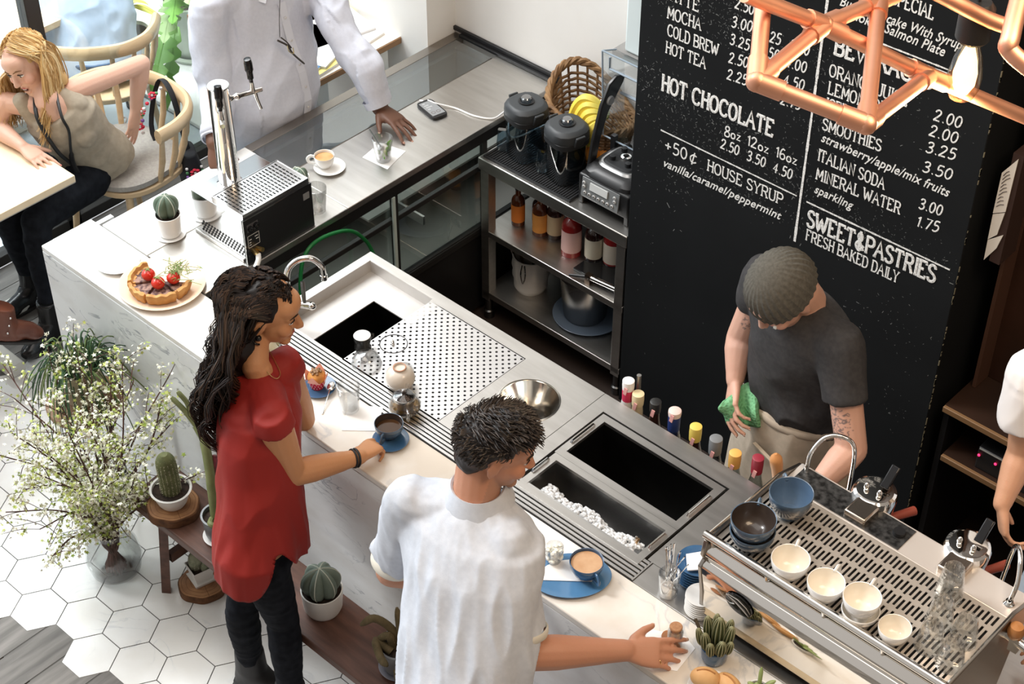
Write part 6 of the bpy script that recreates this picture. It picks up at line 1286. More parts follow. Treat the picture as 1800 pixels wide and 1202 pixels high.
def strands(name,par,mat,gen,count,seed,r=.0032,n=5,segs=24):
    q=random.Random(seed); m=MB()
    for i in range(count):
        pts=gen(q,i)
        if pts is None: continue
        c=bez(pts,max(3,segs//(len(pts)-1))) if len(pts)<9 else pts; N=len(c); rr=r*q.uniform(.7,1.25); m.tube(c,[rr*(1-.75*(j/N)**2.5)*(.4+.6*min(1,j/3)) for j in range(N)],n,mat=q.randrange(len(mat)))
    return m.build(name,mat,par)
BELT=M('dark_leather',(.02,.016,.014),.45)
# ===== woman in red =====
SK1=skinmat('olive'); b1=(.55,.265,.125)
w1=thing('person','woman in sleeveless red blouse and black jeans lifting a teacup at the bar','person',(1.50,-.34,0))
f1,l1,u1=frame((.80,.60,0)); s1=-l1
hd=Head(pz(470,548,1.46),(.80,.58,-.27),(.06,.04,1),.95)
nk=pz(455,652,1.31)
m=MB(); hd.prims(m,True)
m.caps(hd.p(-.030,0,-.05),.042,nk+V((0,0,.02))-f1*.01,.041,16); m.caps(nk,.042,nk-V((0,0,.06)),.052,16)
shR=pz(482,745,1.25); shL=shR-s1*.245-f1*.015; el=pz(514,832,1.03); wr=pz(632,803,.985)
elL=pz(533,737,.955); wrL=pz(522,668,1.14)
pel=pz(457,935,.82)
sp=[(pel,.150,.110),(pel.lerp(nk,.35),.118,.092),(pel.lerp(nk,.65),.120,.085),(pel.lerp(nk,.86),.110,.065)]
m.loft([(c,s1*a,f1*b) for c,a,b in sp],24); m.caps(nk-V((0,0,.06)),.042,shR-V((0,0,.01)),.040); m.caps(nk-V((0,0,.06)),.042,shL-V((0,0,.01)),.040)
R1=(.053,.041,.040,.0245)
arm(m,shR,el,wr,R1); arm(m,shL,elL,wrL,(.045,.038,.036,.024))
nl=[]
hand(m,wr,V((1.628,.108,.965))-wr,(.1,-.35,.95),1,(.50,.72,.85,.95),.90,.02,(.50,.50),nl,.2)
hand(m,wrL,hd.p(.06,.02,-.13)-wrL,(.3,.8,.2),1,(.5,.6,.7,.8),.88,.02,(.6,.4))
blob('body',m,SK1,w1,.0042,4,col=hd.color(b1,(.40,.07,.07),0,.15))
hd.eyes(w1,(.05,.03,.02),(.03,.02,.015),.0028); do_nails(nl,w1,M('nail_pink',(.62,.36,.26),.3))
# blouse
m=MB(); rg=[]
for t_,a,b,off in ((-.33,.185,.140,.01),(-.22,.188,.142,.005),(0,.182,.140,0),(.25,.158,.125,0),(.5,.158,.122,0),(.70,.168,.122,0),(.84,.160,.104,-.005),(.93,.100,.078,-.012),(.985,.060,.060,-.014)):
    c=pel+(nk-pel)*t_ if t_>=0 else pel+V((0,0,t_*.5))-f1*.01+ s1*.0
    rg.append((c+f1*off,s1*a,f1*b))
m.loft(rg,36)
for sh in (shR,shL): m.caps(nk-V((0,0,.048)),.058,sh.lerp(nk,.12)+V((0,0,.004)),.060,16); d=((el if sh is shR else elL)-sh).normalized(); a=d.cross(f1).normalized(); b=d.cross(a); m.loft([(sh-d*.045,a*.050,b*.050),(sh-d*.015,a*.0575,b*.0575),(sh+d*.014,a*.0605,b*.0605)],28); m.caps(sh.lerp(nk,.30)-V((0,0,.02)),.060,sh.lerp(nk,.30)-V((0,0,.10)),.060,16)
fd=folds(.014,(12,12,2.0),1,.35); hz=pel.z-.105
REDC=M('red_crepe',(.27,.012,.007),.65,bump=.06,scale=160)
def d1(p,n):
    base=fd(p,n)*(.35+.65*min(1,max(0,(nk.z-p.z)/.4)))
    return base
bl=blob('blouse',m,REDC,w1,.006,6,d1)
# curved shirt-tail hem with side slit
me=bl.data; bm=bmesh.new(); bm.from_mesh(me); inv=ROOT[w1.name].inverted()
dele=[]; hm={}; il=bm.verts.layers.int.new('i'); bm.verts.ensure_lookup_table()
for v in bm.verts: v[il]=v.index
for v in bm.verts:
    p=inv@v.co; d=p-pel; s_=d.dot(s1); fw=d.dot(f1); a=math.atan2(fw,s_)
    hem=hz+.0+.13*math.exp(-((a-.62)/.30)**2)+.05*math.exp(-((a-1.2)/.5)**2)+.035*math.exp(-((abs(a)-PI)/.5)**2)
    hm[v.index]=hem
    if p.z<hem-.002: dele.append(v)
bmesh.ops.delete(bm,geom=dele,context='VERTS'); z0_=w1.location.z
for v in {v for e in bm.edges if e.is_boundary for v in e.verts}: v.co.z=hm[v[il]]-z0_
bm.to_mesh(me); bm.free()
so_=bl.modifiers.new('thick','SOLIDIFY'); so_.thickness=.003
m=MB()
hp=pel-V((0,0,.02))
m.loft([(pel+V((0,0,.06)),s1*.115,f1*.09),(pel+V((0,0,0)),s1*.140,f1*.105),(pel-V((0,0,.09)),s1*.150,f1*.108)],24)
kL=pz(424,1072,.45); kR=pz(497,1088,.46); aL=pz(441,1165,.12); aR=pz(512,1222,.13)
legs(m,pel-s1*.075-V((0,0,.06)),kL,aL,(.080,.052,.052,.038)); legs(m,pel+s1*.070+f1*.015-V((0,0,.06)),kR,aR,(.080,.052,.052,.038))
DEN=M('black_denim',(.007,.008,.011),.85,spec=.12,col2=(.014,.016,.021),scale=30,bump=.1)
blob('jeans',m,DEN,w1,.006,5,folds(.003,(8,8,26),2))
SUE=M('black_suede',(.016,.015,.016),.6); SOL=M('boot_sole',(.02,.018,.017),.5)
boot('ankle_boot',aL-V((0,0,.03)),(.75,.30),w1,SUE,SOL,.235); boot('ankle_boot',aR-V((0,0,.04)),(.75,.35),w1,SUE,SOL,.235)
for p in (aL,): MB().tube([p+V((.038*math.cos(a),.038*math.sin(a),.045)) for a in [2*PI*k/20 for k in range(20)]],.005,6,closed=True).build('sock_edge',M('skin_band',b1,.5),w1)
d_=(wr-el).normalized(); o1=d_.orthogonal().normalized(); o2=d_.cross(o1); wb=wr-d_*.012
for q in (0,.010): MB().tube([wb-d_*q+(o1*math.cos(a)+o2*math.sin(a))*.0275 for a in [2*PI*k/24 for k in range(24)]],.0038,6,closed=True).build('wrist_band',RUBBER,w1)
ep=hd.p(-.002,-.084,-.038); MB().ell(ep,(.010,.010,.010),n=12).build('earring',BLACKG,w1); MB().tube([ep+hd.R@V(((.018*math.cos(a)),-.002,.018*math.sin(a)-.004)) for a in [PI+.1+PI*.62*k/10 for k in range(11)]],.003,6).build('earring',BLACKG,w1)
MB().tube(bez([hd.p(-.035,.055,-.115),nk+f1*.045-s1*.03+V((0,0,.01)),nk+f1*.062+V((0,0,-.01)),nk+f1*.045+s1*.03+V((0,0,.01)),hd.p(-.035,-.055,-.115)],6),.0012,5).build('necklace',M('gold_chain',(.75,.50,.2),.3,1),w1)
HB=[M('dark_brown_hair',(.018,.011,.009),.5,spec=.35),M('brown_hair',(.062,.035,.022),.5,spec=.35),M('black_hair',(.010,.007,.006),.5,spec=.35)]
hg=Head(hd.c,(hd.f.x,hd.f.y,0),(0,0,1),.95)
m=MB(); E=lambda c,r: m.ell(hd.p(*c),[q*hd.k for q in r],hd.R,24)
E((-.020,0,.046),(.092,.082,.086)); E((-.052,0,.005),(.070,.080,.080)); m.ell(hg.p(-.085,-.015,-.08),(.075,.115,.12),hg.R); m.ell(hg.p(-.105,-.035,-.20),(.062,.10,.13),hg.R); m.ell(hg.p(-.105,-.045,-.34),(.042,.07,.13),hg.R)
blob('hair_mass',m,HB[2],w1,.008,6,folds(.005,(30,30,12),5))
CL=[]
qc=random.Random(17)
while len(CL)<150:
    a=qc.uniform(-PI,PI); e_=math.asin(qc.uniform(.03,.995)); x,z=math.cos(a)*math.cos(e_),math.sin(e_)
    if x>.32 and z<.55: continue
    CL.append((a,e_,qc.uniform(.36,.72),qc.random()*6.28,qc.uniform(3.6,6.2),qc.uniform(.013,.026),qc.gauss(0,1),qc.gauss(0,1),qc.random()))
def g1(q,i):
    cl_=CL[i%len(CL)]; a=cl_[0]+q.gauss(0,.07); el_=min(1.54,max(.0,cl_[1]+q.gauss(0,.05))); x,y,z=math.cos(a)*math.cos(el_),math.sin(a)*math.cos(el_),math.sin(el_)
    p0=V((-.018+.103*x,.093*y,.045+.100*z)); ln=cl_[2]*q.uniform(.93,1.04)
    if y>0.2 and q.random()<.5: ln*=.7
    bx_=-.080-cl_[8]*.125+q.gauss(0,.006); sy=(y*.115-.030+cl_[6]*.032+q.gauss(0,.006)); out=V((-.02+.132*x-.02,.112*y,.03+.085*z))
    if abs(y)>.3 and x>-.55 and z<.85: out=V((min(out.x,-.055),out.y,max(.045,out.z*.8)))
    end=V((bx_*.45-.02+q.gauss(.0,.007),sy*.62-.030+cl_[7]*.018+q.gauss(0,.006),-ln+.05)); G=lambda v: hd.loc(hg.p(*v)); N=26; pts=[]
    ph=cl_[3]+q.gauss(0,.35); fr=cl_[4]; am=cl_[5]*q.uniform(.8,1.15)
    ctl=bez([p0,out,G(V((min(-.065,-.080+.055*x),sy*1.15,-.05))),G(V((bx_,sy*1.10,-.05-ln*.35))),G(V((bx_*.80,sy*.88,-.05-ln*.65))),G(end)],6)
    n_=len(ctl)
    for j,c in enumerate(ctl):
        u=j/(n_-1); A=am*min(1,max(0,u-.04)*2.0); t=fr*2*PI*u+ph; pts.append(hd.p(c.x+A*math.cos(t),c.y+A*math.sin(t),c.z+A*.4*math.sin(t*.7)))
    return pts
strands('curly_hair',w1,HB,g1,2400,5,.0020,4,28)
MB().tube([hd.p(-.05,-.088,.075),hd.p(-.02,-.092,.068)],.003,6).build('hair_clip',CHROME,w1)
# ===== man in white shirt =====
SK2=skinmat('ruddy'); b2=(.56,.27,.17)
w2=thing('person','dark-haired man in white short-sleeved shirt reaching along the bar','person',(2.42,-.40,0))
hd=Head(pz(872,793,1.555),(.72,.66,-.34),(.05,.12,1),.95); nk=pz(838,868,1.425); f2,l2,u2=frame((-.16,.98,0)); s2=-l2
shR=pz(893,955,1.345); shL=pz(722,880,1.36); el=pz(925,1148,1.06); wr=pz(1098,1143,.99); elL=pz(690,1002,1.03); wrL=pz(775,1075,1.02)+f2*.14
pel=pz(815,1240,.92)
m=MB(); hd.prims(m); m.caps(hd.p(-.030,0,-.05),.060,nk+V((0,0,.01)),.064,16); m.caps(nk,.062,nk-V((0,0,.06)),.08,16)
m.loft([(pel,s2*.155,f2*.11),(pel.lerp(nk,.4),s2*.145,f2*.105),(pel.lerp(nk,.8),s2*.165,f2*.10)],24); m.caps(nk-V((0,0,.06)),.06,shR,.055); m.caps(nk-V((0,0,.06)),.06,shL,.055)
R2=(.056,.049,.047,.0310); arm(m,shR,el,wr,R2); arm(m,shL,elL,wrL,R2)
nl=[]; hand(m,wr,pz(1190,1150,.96)-wr,(.15,-.55,.80),1,(.22,.30,.36,.42),1.08,.10,(.75,.35),nl,.25); hand(m,wrL,f2*.9+s2*.6-V((0,0,.2)),(0,.2,1),-1,(.4,.4,.4,.4),1.0)
blob('body',m,SK2,w2,.0045,4,col=hd.color(b2,(.42,.15,.12),.35,.15)); do_nails(nl,w2,M('nail_pale',(.66,.42,.32),.3)); hd.eyes(w2,(.10,.07,.05),(.04,.03,.02),.0042)
d_=(V(pz(1190,1150,.96))-wr).normalized(); rc_=wr+d_*.115+V((-.012,-.02,-.006))
m=MB(); lean=(nk-pel)
rg=[]
for t_,a,b in ((-.10,.190,.160),(.05,.190,.160),(.25,.190,.152),(.5,.198,.145),(.72,.212,.138),(.86,.205,.118),(.95,.11,.085),(.99,.070,.068)): rg.append((pel+lean*t_,s2*a,f2*b))
m.loft(rg,36)
for sh,e_ in ((shR,el),(shL,elL)):
    m.caps(nk-V((0,0,.055)),.070,sh-V((0,0,.005)),.068,16); d=(e_-sh); m.caps(sh,.072,sh+d*.45,.068,18); m.loft([(sh+d*.30,(d.cross(f2)).normalized()*.068,(d.cross(d.cross(f2))).normalized()*.068),(sh+d*.80,(d.cross(f2)).normalized()*.070,(d.cross(d.cross(f2))).normalized()*.070)],24)
LIN=M('white_linen',(.62,.655,.72),.8,col2=(.57,.605,.67),scale=60,bump=.1,bscale=300)
fd=folds(.020,(15,15,3.0),7,.35,Matrix.Rotation(.35,3,'Y')@Matrix.Rotation(.25,3,'X'))
blob('shirt',m,LIN,w2,.0065,6,lambda p,n: fd(p,n)*(.4+.6*min(1,max(0,(1.36-p.z)/.3))))
for sh,e_ in ((shR,el),(shL,elL)):
    d=(e_-sh); a=(d.cross(f2)).normalized(); b=d.normalized().cross(a); c0=sh+d*.815; MB().tube([c0+(a*math.cos(t)+b*math.sin(t))*.0645 for t in [2*PI*k/32 for k in range(32)]],.0045,8,closed=True,flat=3.4).build('rolled_cuff',M('cream_cuff',(.76,.72,.62),.8),w2)
cl=[]
m=MB(); vs=[];fs=[]; n=28
for i in range(n+1):
    a=-2.75+5.5*i/n; dirv=(-f2*math.cos(a)+s2*math.sin(a)); c0=nk+V((0,0,.010))+f2*.006
    for r_,z_ in ((.066,.016),(.072,.021),(.098,-.030),(.090,-.034)): vs.append(c0+dirv*r_+V((0,0,z_))-lean.normalized()*.0)
for i in range(n):
    for k in range(4): fs.append((i*4+k,(i+1)*4+k,(i+1)*4+(k+1)%4,i*4+(k+1)%4))
m.add(vs,fs).build('collar',LIN,w2)
m=MB(); a0=pel; m.loft([(pel+V((0,0,.05)),s2*.165,f2*.125),(pel-V((0,0,.08)),s2*.175,f2*.13)],24)
legs(m,pel-s2*.085-V((0,0,.05)),pel-s2*.10-V((0,0,.44))+f2*.02,pel-s2*.11-V((0,0,.83)),(.095,.07,.066,.05)); legs(m,pel+s2*.085-V((0,0,.05)),pel+s2*.10-V((0,0,.44))+f2*.03,pel+s2*.11-V((0,0,.83)),(.095,.07,.066,.05))
blob('trousers',m,M('grey_blue_denim',(.16,.20,.27),.8,col2=(.20,.25,.33),scale=40),w2,.008,5,folds(.005,(6,6,18),3))
for q in (-1,1): boot('shoe',pel+s2*.11*q-V((0,0,pel.z-.09)),tuple(f2.xy),w2,M('brown_shoe',(.10,.05,.03),.45),SOL,.27,heel=0)
m=MB(); E=lambda c,r: m.ell(hd.p(*c),[q*hd.k for q in r],hd.R,24)
E((-.020,0,.050),(.097,.079,.085)); E((-.052,0,.012),(.068,.077,.073)); E((-.058,0,-.035),(.048,.061,.05)); E((.035,0,.085),(.058,.058,.042)); E((.056,0,.080),(.036,.046,.033))
blob('hair_mass',m,M('short_dark_hair',(.020,.015,.013),.45),w2,.006,3,folds(.004,(30,30,30),9,.6))
def g2(q,i):
    a=q.uniform(-3.1,3.1); el_=q.uniform(-.55,1.5); x,y,z=math.cos(a)*math.cos(el_),math.sin(a)*math.cos(el_),math.sin(el_)
    if x>.45 and z<.35: return None
    if z<0 and x>-.1: return None
    p0=V((-.018+.103*x,.085*y,.050+.092*z)); k=.036 if z>.4 else .020
    fl=V((.6*q.random()+.3 if z>.3 else -.5,q.gauss(0,.6),.55*z-.35)).normalized(); nrm=V((x,y,z)); v=(nrm*.16+fl*.9).normalized()
    return [hd.p(*p0),hd.p(*(p0+v*k*.5+nrm*.006)),hd.p(*(p0+v*k+nrm*.003))]
HS=[M('dark_hair_strand',(.030,.021,.017),.4),M('grey_brown_strand',(.075,.058,.048),.45),M('black_hair_strand',(.012,.009,.008),.4)]
strands('short_hair',w2,HS,g2,2600,6,.0019,4,8)
MB().tube([wr+d_*.118+V((-.004,-.030,-.012))+V((.011*math.cos(a),.0,.011*math.sin(a))) for a in [2*PI*k/16 for k in range(16)]],.0018,5,closed=True).build('ring',M('gold_ring',(.8,.55,.25),.2,1),w2)
# ===== barista =====
SK3=skinmat('fair'); b3=(.62,.36,.27)
w3=thing('person','barista in grey beanie, dark tee and tan apron holding a green cloth','person',(2.49,1.12,0))
f3,l3,u3=frame((-.30,-.95,0)); s3=-l3
hd=Head(py(1378,518,.95),(-.20,-.72,-.72),(-.15,-.55,.72),1.02); nk=py(1415,530,1.045)
shR=V((2.305,1.105,1.385)); shL=V((2.650,.995,1.385)); elR=pz(1303,592,1.14); wrR=pz(1292,668,1.045); elL=pz(1497,790,1.10); wrL=pz(1432,858,1.03)
pel=py(1405,695,1.13)
m=MB(); hd.prims(m); m.caps(hd.p(-.035,0,-.045),.058,nk,.064,16); m.caps(nk,.062,nk-V((0,0,.06)),.085,16)
m.loft([(pel,s3*.155,f3*.11),(pel.lerp(nk,.4),s3*.145,f3*.10),(pel.lerp(nk,.85),s3*.16,f3*.09)],24); m.caps(nk-V((0,0,.05)),.06,shR,.055); m.caps(nk-V((0,0,.05)),.06,shL,.055)
R3=(.054,.047,.046,.029); arm(m,shR,elR,wrR,R3); arm(m,shL,elL,wrL,R3)
nl=[]; hand(m,wrR,V(pz(1283,730,.985))-wrR,(-.6,-.75,.25),-1,(.35,.45,.55,.6),1.02,.03,(.65,.55),nl,.3); hand(m,wrL,V((-.75,-.35,-.30)),(-.2,-.6,.7),1,(.45,.5,.55,.6),1.02,.05,(.6,.4))
hc=hd.color(b3,(.50,.20,.17),.25,.15)
tat=shL.lerp(elL,.72)
def col3(p):
    c=V(hc(p))
    for ctr,r_ in ((tat+V((-.01,-.045,.012)),.05),(shR.lerp(elR,.62)+V((.03,-.03,0)),.035)):
        d=(p-ctr).length
        if d<r_:
            a=noise.noise(p*70); b=noise.noise(p*130+V((3,3,3)))
            if abs(a)<.10 or (b>.25 and d<r_*.45): c=c.lerp(V((.10,.09,.10)),.78)
    return tuple(c)
blob('body',m,SK3,w3,.0042,4,col=col3); hd.eyes(w3,(.15,.15,.12),(.16,.09,.05),.004); do_nails(nl,w3,M('nail_fair',(.70,.48,.40),.3))
m=MB(); rg=[]; lean=nk-pel
for t_,a,b in ((-.04,.196,.150),(.1,.195,.150),(.35,.185,.140),(.6,.195,.135),(.8,.215,.125),(.92,.19,.10),(1.0,.085,.08)): rg.append((pel+lean*t_,s3*a,f3*b))
m.loft(rg,36)
for sh,e_,t_ in ((shR,elR,.36),(shL,elL,.52)):
    m.caps(nk-V((0,0,.06)),.07,sh-V((0,0,.005)),.070,16); d=e_-sh; a=(d.cross(f3)).normalized(); b=d.normalized().cross(a); m.caps(sh,.074,sh+d*.30,.070,18); m.loft([(sh+d*.1,a*.070,b*.070),(sh+d*t_,a*.067,b*.067)],24)
TEE=M('charcoal_tee',(.030,.029,.031),.85,col2=(.042,.040,.041),scale=70,bump=.06)
fd=folds(.022,(9,9,5.5),4,.4,Matrix.Rotation(.7,3,'Y'))
blob('tee_shirt',m,TEE,w3,.0065,6,lambda p,n: fd(p,n)*(.35+.65*min(1,max(0,(1.30-p.z)/.3))))
m=MB(); APR=M('tan_canvas',(.50,.42,.33),.85,col2=(.44,.37,.29),scale=40,bump=.1,bscale=300)
m.loft([(pel+lean*.03,s3*.198,f3*.155),(pel-V((0,0,.06)),s3*.203,f3*.168),(pel-V((0,0,.25)),s3*.220,f3*.180),(pel-V((0,0,.45)),s3*.235,f3*.19)],36)
blob('apron',m,APR,w3,.0075,6,folds(.008,(8,8,4),12,.4))
MB().tube([pel+lean*.0+(s3*math.cos(a)*.203+f3*math.sin(a)*.160) for a in [2*PI*k/40 for k in range(40)]],.005,8,closed=True,flat=3).build('apron_tie',APR,w3)
MB().box(pel-V((0,0,.10))+f3*.182+s3*-.08,(.11,.012,.005),rz=math.atan2(s3.y,s3.x)).build('apron_seam',M('apron_seam',(.42,.35,.27),.9),w3)
m=MB(); hp=pel-V((0,0,.05))
for q in (-1,1): legs(m,hp+s3*.085*q,V((pel.x,pel.y,.46))+s3*.10*q,V((pel.x,pel.y,.09))+s3*.11*q,(.09,.066,.062,.048))
blob('trousers',m,M('black_trousers',(.012,.012,.014),.8),w3,.009,5)
for q in (-1,1): boot('shoe',V((pel.x,pel.y,.09))+s3*.11*q,tuple(f3.xy),w3,BELT,SOL,.27,heel=0)
# ribbed beanie
m=MB(); rows,n=26,120; vs=[];fs=[]
for i in range(rows+1):
    t=i/rows; th=PI*.5*t*1.18; rr=math.sin(min(th,PI/2)) if th<PI/2 else 1.0-.02*(th-PI/2); zz=math.cos(th) if th<PI/2 else -(th-PI/2)*1.05
    for k in range(n):
        a=2*PI*k/n; rb=1+.022*(1 if math.cos(a*30)>0 else -1)*min(1,t*3)*math.sqrt(abs(math.cos(a*30)))
        x=-.014+(.112*rr*math.cos(a))*rb - .012*(1-t); y=.094*rr*math.sin(a)*rb; z=.045+.108*zz
        vs.append(hd.p(x,y,z))
for i in range(rows):
    for k in range(n): fs.append((i*n+k,(i+1)*n+k,(i+1)*n+(k+1)%n,i*n+(k+1)%n))
fs.append(tuple(range(n)))
m.add(vs,fs).build('ribbed_beanie',M('grey_green_knit',(.105,.098,.082),.95,col2=(.075,.070,.058),scale=110,bump=.25),w3)
MB().box(hd.p(.085,.060,.018),(.010,.004,.008)).build('beanie_tag',M('tag_white',(.6,.6,.58),.6),w3)
# green cloth in his hand
t=thing('cleaning_cloth','green dimpled cleaning cloth hanging from the barista\'s right hand','cloth',tuple(pz(1305,725,.99)))
P=[[(1270,705),(1292,690),(1305,676),(1320,674),(1333,695)],[(1262,718),(1288,706),(1306,700),(1326,700),(1337,708)],[(1272,728),(1290,722),(1308,722),(1328,728),(1334,722)],[(1278,745),(1296,745),(1316,748),(1332,750),(1343,752)]]
Zz=[[1.02,1.03,1.035,1.03,1.01],[1.0,1.02,1.0,1.015,.99],[.97,.995,.965,.99,.96],[.93,.945,.92,.935,.915]]
G_=[[pz(*P[i][j],Zz[i][j]+.008) for j in range(5)] for i in range(4)]
rows=[bez(g,5) for g in G_]; cols=[bez([rows[i][j] for i in range(4)],6) for j in range(len(rows[0]))]
m=MB(); nr=len(cols[0]); nc=len(cols); m.add([cols[j][i] for i in range(nr) for j in range(nc)],[(i*nc+j,i*nc+j+1,(i+1)*nc+j+1,(i+1)*nc+j) for i in range(nr-1) for j in range(nc-1)])
o=m.build('cloth_sheet',M('green_sponge_cloth',(.20,.50,.26),.85,col2=(.12,.36,.18),scale=95,kind='voronoi',bump=.8,ramp=(.1,.5)),t); so_=o.modifiers.new('thick','SOLIDIFY'); so_.thickness=.004
# ===== man in pale shirt behind the display counter =====
SK4=skinmat('deep'); b4=(.135,.060,.035)
w4=thing('person','man in pale blue buttoned shirt resting one hand on the steel counter','person',(-.16,1.20,0))
f4,l4,u4=frame((1,-.06,0)); s4=-l4
nk=V((-.17,1.20,1.50)); pel=V((-.17,1.16,.86)); hd=Head((-.12,1.20,1.66),(1,.0,-.1),(0,0,1),1.04)
shR=V((-.16,.965,1.40)); shL=V((-.17,1.44,1.40)); elR=pxx(380,150,-.14); wrR=V((.035,.775,.985)); elL=pz(640,122,1.12); wrL=pz(668,190,.975)
m=MB(); hd.prims(m); m.caps(hd.p(-.03,0,-.05),.065,nk,.068,16); m.caps(nk,.07,nk-V((0,0,.07)),.09,16)
m.loft([(pel,s4*.19,f4*.14),(pel.lerp(nk,.3),s4*.19,f4*.15),(pel.lerp(nk,.85),s4*.18,f4*.11)],24); m.caps(nk-V((0,0,.06)),.065,shR,.06); m.caps(nk-V((0,0,.06)),.065,shL,.06)
R4=(.060,.052,.050,.033); arm(m,shR,elR,wrR,R4); arm(m,shL,elL,wrL,R4)
nl=[]; hand(m,wrL,V(pz(725,233,.940))-V(pz(668,190,.975)),(-.1,.15,1),-1,(.16,.14,.16,.2),1.10,.16,(.75,.25),nl,.15)
hand(m,wrR,V((.055,-.03,-.06)),(.25,-.2,.9),1,(.45,.5,.5,.5),1.02,.05)
blob('body',m,SK4,w4,.0045,4,col=hd.color(b4,(.20,.08,.06),0,.05)); do_nails(nl,w4,M('nail_deep',(.42,.24,.18),.3)); hd.eyes(w4)
m=MB(); lean=nk-pel; rg=[]
for t_,a,b,o_ in ((-.25,.21,.17,0),(-.02,.225,.190,.02),(.18,.232,.205,.035),(.36,.228,.190,.03),(.58,.225,.155,.005),(.78,.235,.130,0),(.90,.20,.11,0),(.99,.09,.085,0)): rg.append((pel+lean*t_+f4*o_,s4*a,f4*b))
m.loft(rg,40)
for sh,e_,w_ in ((shR,elR,wrR),(shL,elL,wrL)):
    m.caps(nk-V((0,0,.07)),.078,sh,.078,16); m.caps(sh,.082,sh.lerp(e_,.5),.076,18); m.caps(sh.lerp(e_,.5),.076,e_,.068,18); m.caps(e_,.070,e_.lerp(w_,.5),.064,18); d=w_-e_; a=d.cross(V((0,0,1))).normalized(); b=d.normalized().cross(a); m.loft([(e_+d*.4,a*.064,b*.064),(e_+d*.88,a*.052,b*.052)],24)
OXF=M('pale_blue_oxford',(.66,.68,.77),.75,col2=(.62,.64,.73),scale=80,bump=.05,bscale=400); fd=folds(.022,(7,8,4.5),15,.45,Matrix.Rotation(.5,3,'X'))
blob('shirt',m,OXF,w4,.0068,7,lambda p,n: fd(p,n)*(.3 if (abs(p.y-1.19)<.17 and n.x>.3) else 1))
def chest(y,z):
    t=(z-pel.z)/lean.z; tt=[r for r in rg]; 
    for (t0,a0,b0,o0),(t1,a1,b1,o1) in zip(((-.25,.21,.17,0),(-.02,.225,.190,.02),(.18,.232,.205,.035),(.36,.228,.190,.03),(.58,.225,.155,.005),(.78,.235,.130,0)),((-.02,.225,.190,.02),(.18,.232,.205,.035),(.36,.228,.190,.03),(.58,.225,.155,.005),(.78,.235,.130,0),(.90,.20,.11,0))):
        if t0<=t<=t1:
            k=(t-t0)/(t1-t0); a=a0+(a1-a0)*k; b=b0+(b1-b0)*k; o_=o0+(o1-o0)*k; c=pel+lean*t; dy=y-c.y; return V((c.x+o_+b*math.sqrt(max(0,1-(dy/a)**2))+.004,y,z))
    return V((0,y,z))
for e_,w_ in ((elR,wrR),(elL,wrL)):
    d=w_-e_; a=d.cross(V((0,0,1))).normalized(); b=d.normalized().cross(a); MB().loft([(e_+d*.74,a*.056,b*.056),(e_+d*.93,a*.052,b*.052),(e_+d*.93,a*.046,b*.046)],28,cap=False).build('cuff',OXF,w4)
yp=1.215
m=MB(); P=[chest(yp,z) for z in [.92+.03*i for i in range(16)]]
for a,b in zip(P,P[1:]): m.add([a+V((0,-.017,.0)),a+V((.003,.0,.0))+V((0,.017,0)),b+V((.003,0,0))+V((0,.017,0)),b+V((0,-.017,0))],[(0,1,2,3)])
m.build('button_placket',M('placket_blue',(.70,.72,.80),.75),w4)
for z in (.95,1.04,1.13,1.22,1.31): MB().lathe([(.0001,.003),(.0055,.0025),(.0055,0)],tuple(chest(yp,z)+V((.003,0,0))),12,rot=Matrix.Rotation(PI/2,3,'Y')).build('button',M('pearl_button',(.72,.70,.70),.2),w4)
for q in (-1,1):
    m=MB(); a=nk+V((.03,q*.070,-.01)); m.add([nk+V((.055,q*.025,-.020)),nk+V((.0,q*.085,.015)),nk+V((.065,q*.115,-.075)),nk+V((.125,q*.055,-.11)),nk+V((.105,q*.015,-.06))],[(0,1,2,3,4)] if q>0 else [(4,3,2,1,0)]); o=m.build('collar_wing',M('collar_white',(.76,.79,.86),.7),w4,smooth=False); s_=o.modifiers.new('t','SOLIDIFY'); s_.thickness=.004
MB().ell(nk+V((.07,0,-.07)),(.04,.045,.05),n=16).build('undershirt',M('dark_red_undershirt',(.10,.01,.02),.8),w4)
GL=M('dark_spectacle_frame',(.05,.04,.035),.3)
gpt=pxx(487,66,.05)
t=thing('eyeglasses','dark folded eyeglasses hooked on the front of the pale blue shirt','glasses',tuple(pxx(510,95,.05)))
a=chest(1.185,1.235); b=chest(1.265,1.165); gm=MB().tube(bez([pxx(488,71,.046),pxx(505,80,.056),pxx(513,92,.060),pxx(522,101,.060),pxx(535,112,.058)],5),[.004]*20+[.003],8); gm.build('temple_arm',GL,t)
gm=MB().tube(bez([pxx(494,66,.05),pxx(504,74,.056),pxx(512,84,.060)],5),.003,6); gm.build('temple_arm',GL,t)
MB().tube(bez([pxx(505,80,.062),pxx(508,90,.064),pxx(516,94,.064),pxx(515,84,.064)],5),.0022,6,closed=False).build('lens_rim',M('gold_rim',(.55,.45,.25),.3,1),t)
MB().tube(bez([pxx(492,0,.0),pxx(491,35,.03),pxx(492,66,.048)],5),.0015,5).build('neck_cord',BLACK,t)
m=MB(); m.loft([(pel+V((0,0,.04)),s4*.19,f4*.15),(pel-V((0,0,.08)),s4*.20,f4*.16)],24)
for q in (-1,1): legs(m,pel+s4*.10*q-V((0,0,.05)),V((pel.x,pel.y,.46))+s4*.12*q,V((pel.x,pel.y,.09))+s4*.12*q,(.10,.075,.068,.052))
blob('trousers',m,M('grey_trousers',(.32,.33,.36),.8),w4,.010,5)
for q in (-1,1): boot('shoe',V((pel.x,pel.y,.09))+s4*.12*q,(1,0),w4,BELT,SOL,.27,heel=0)
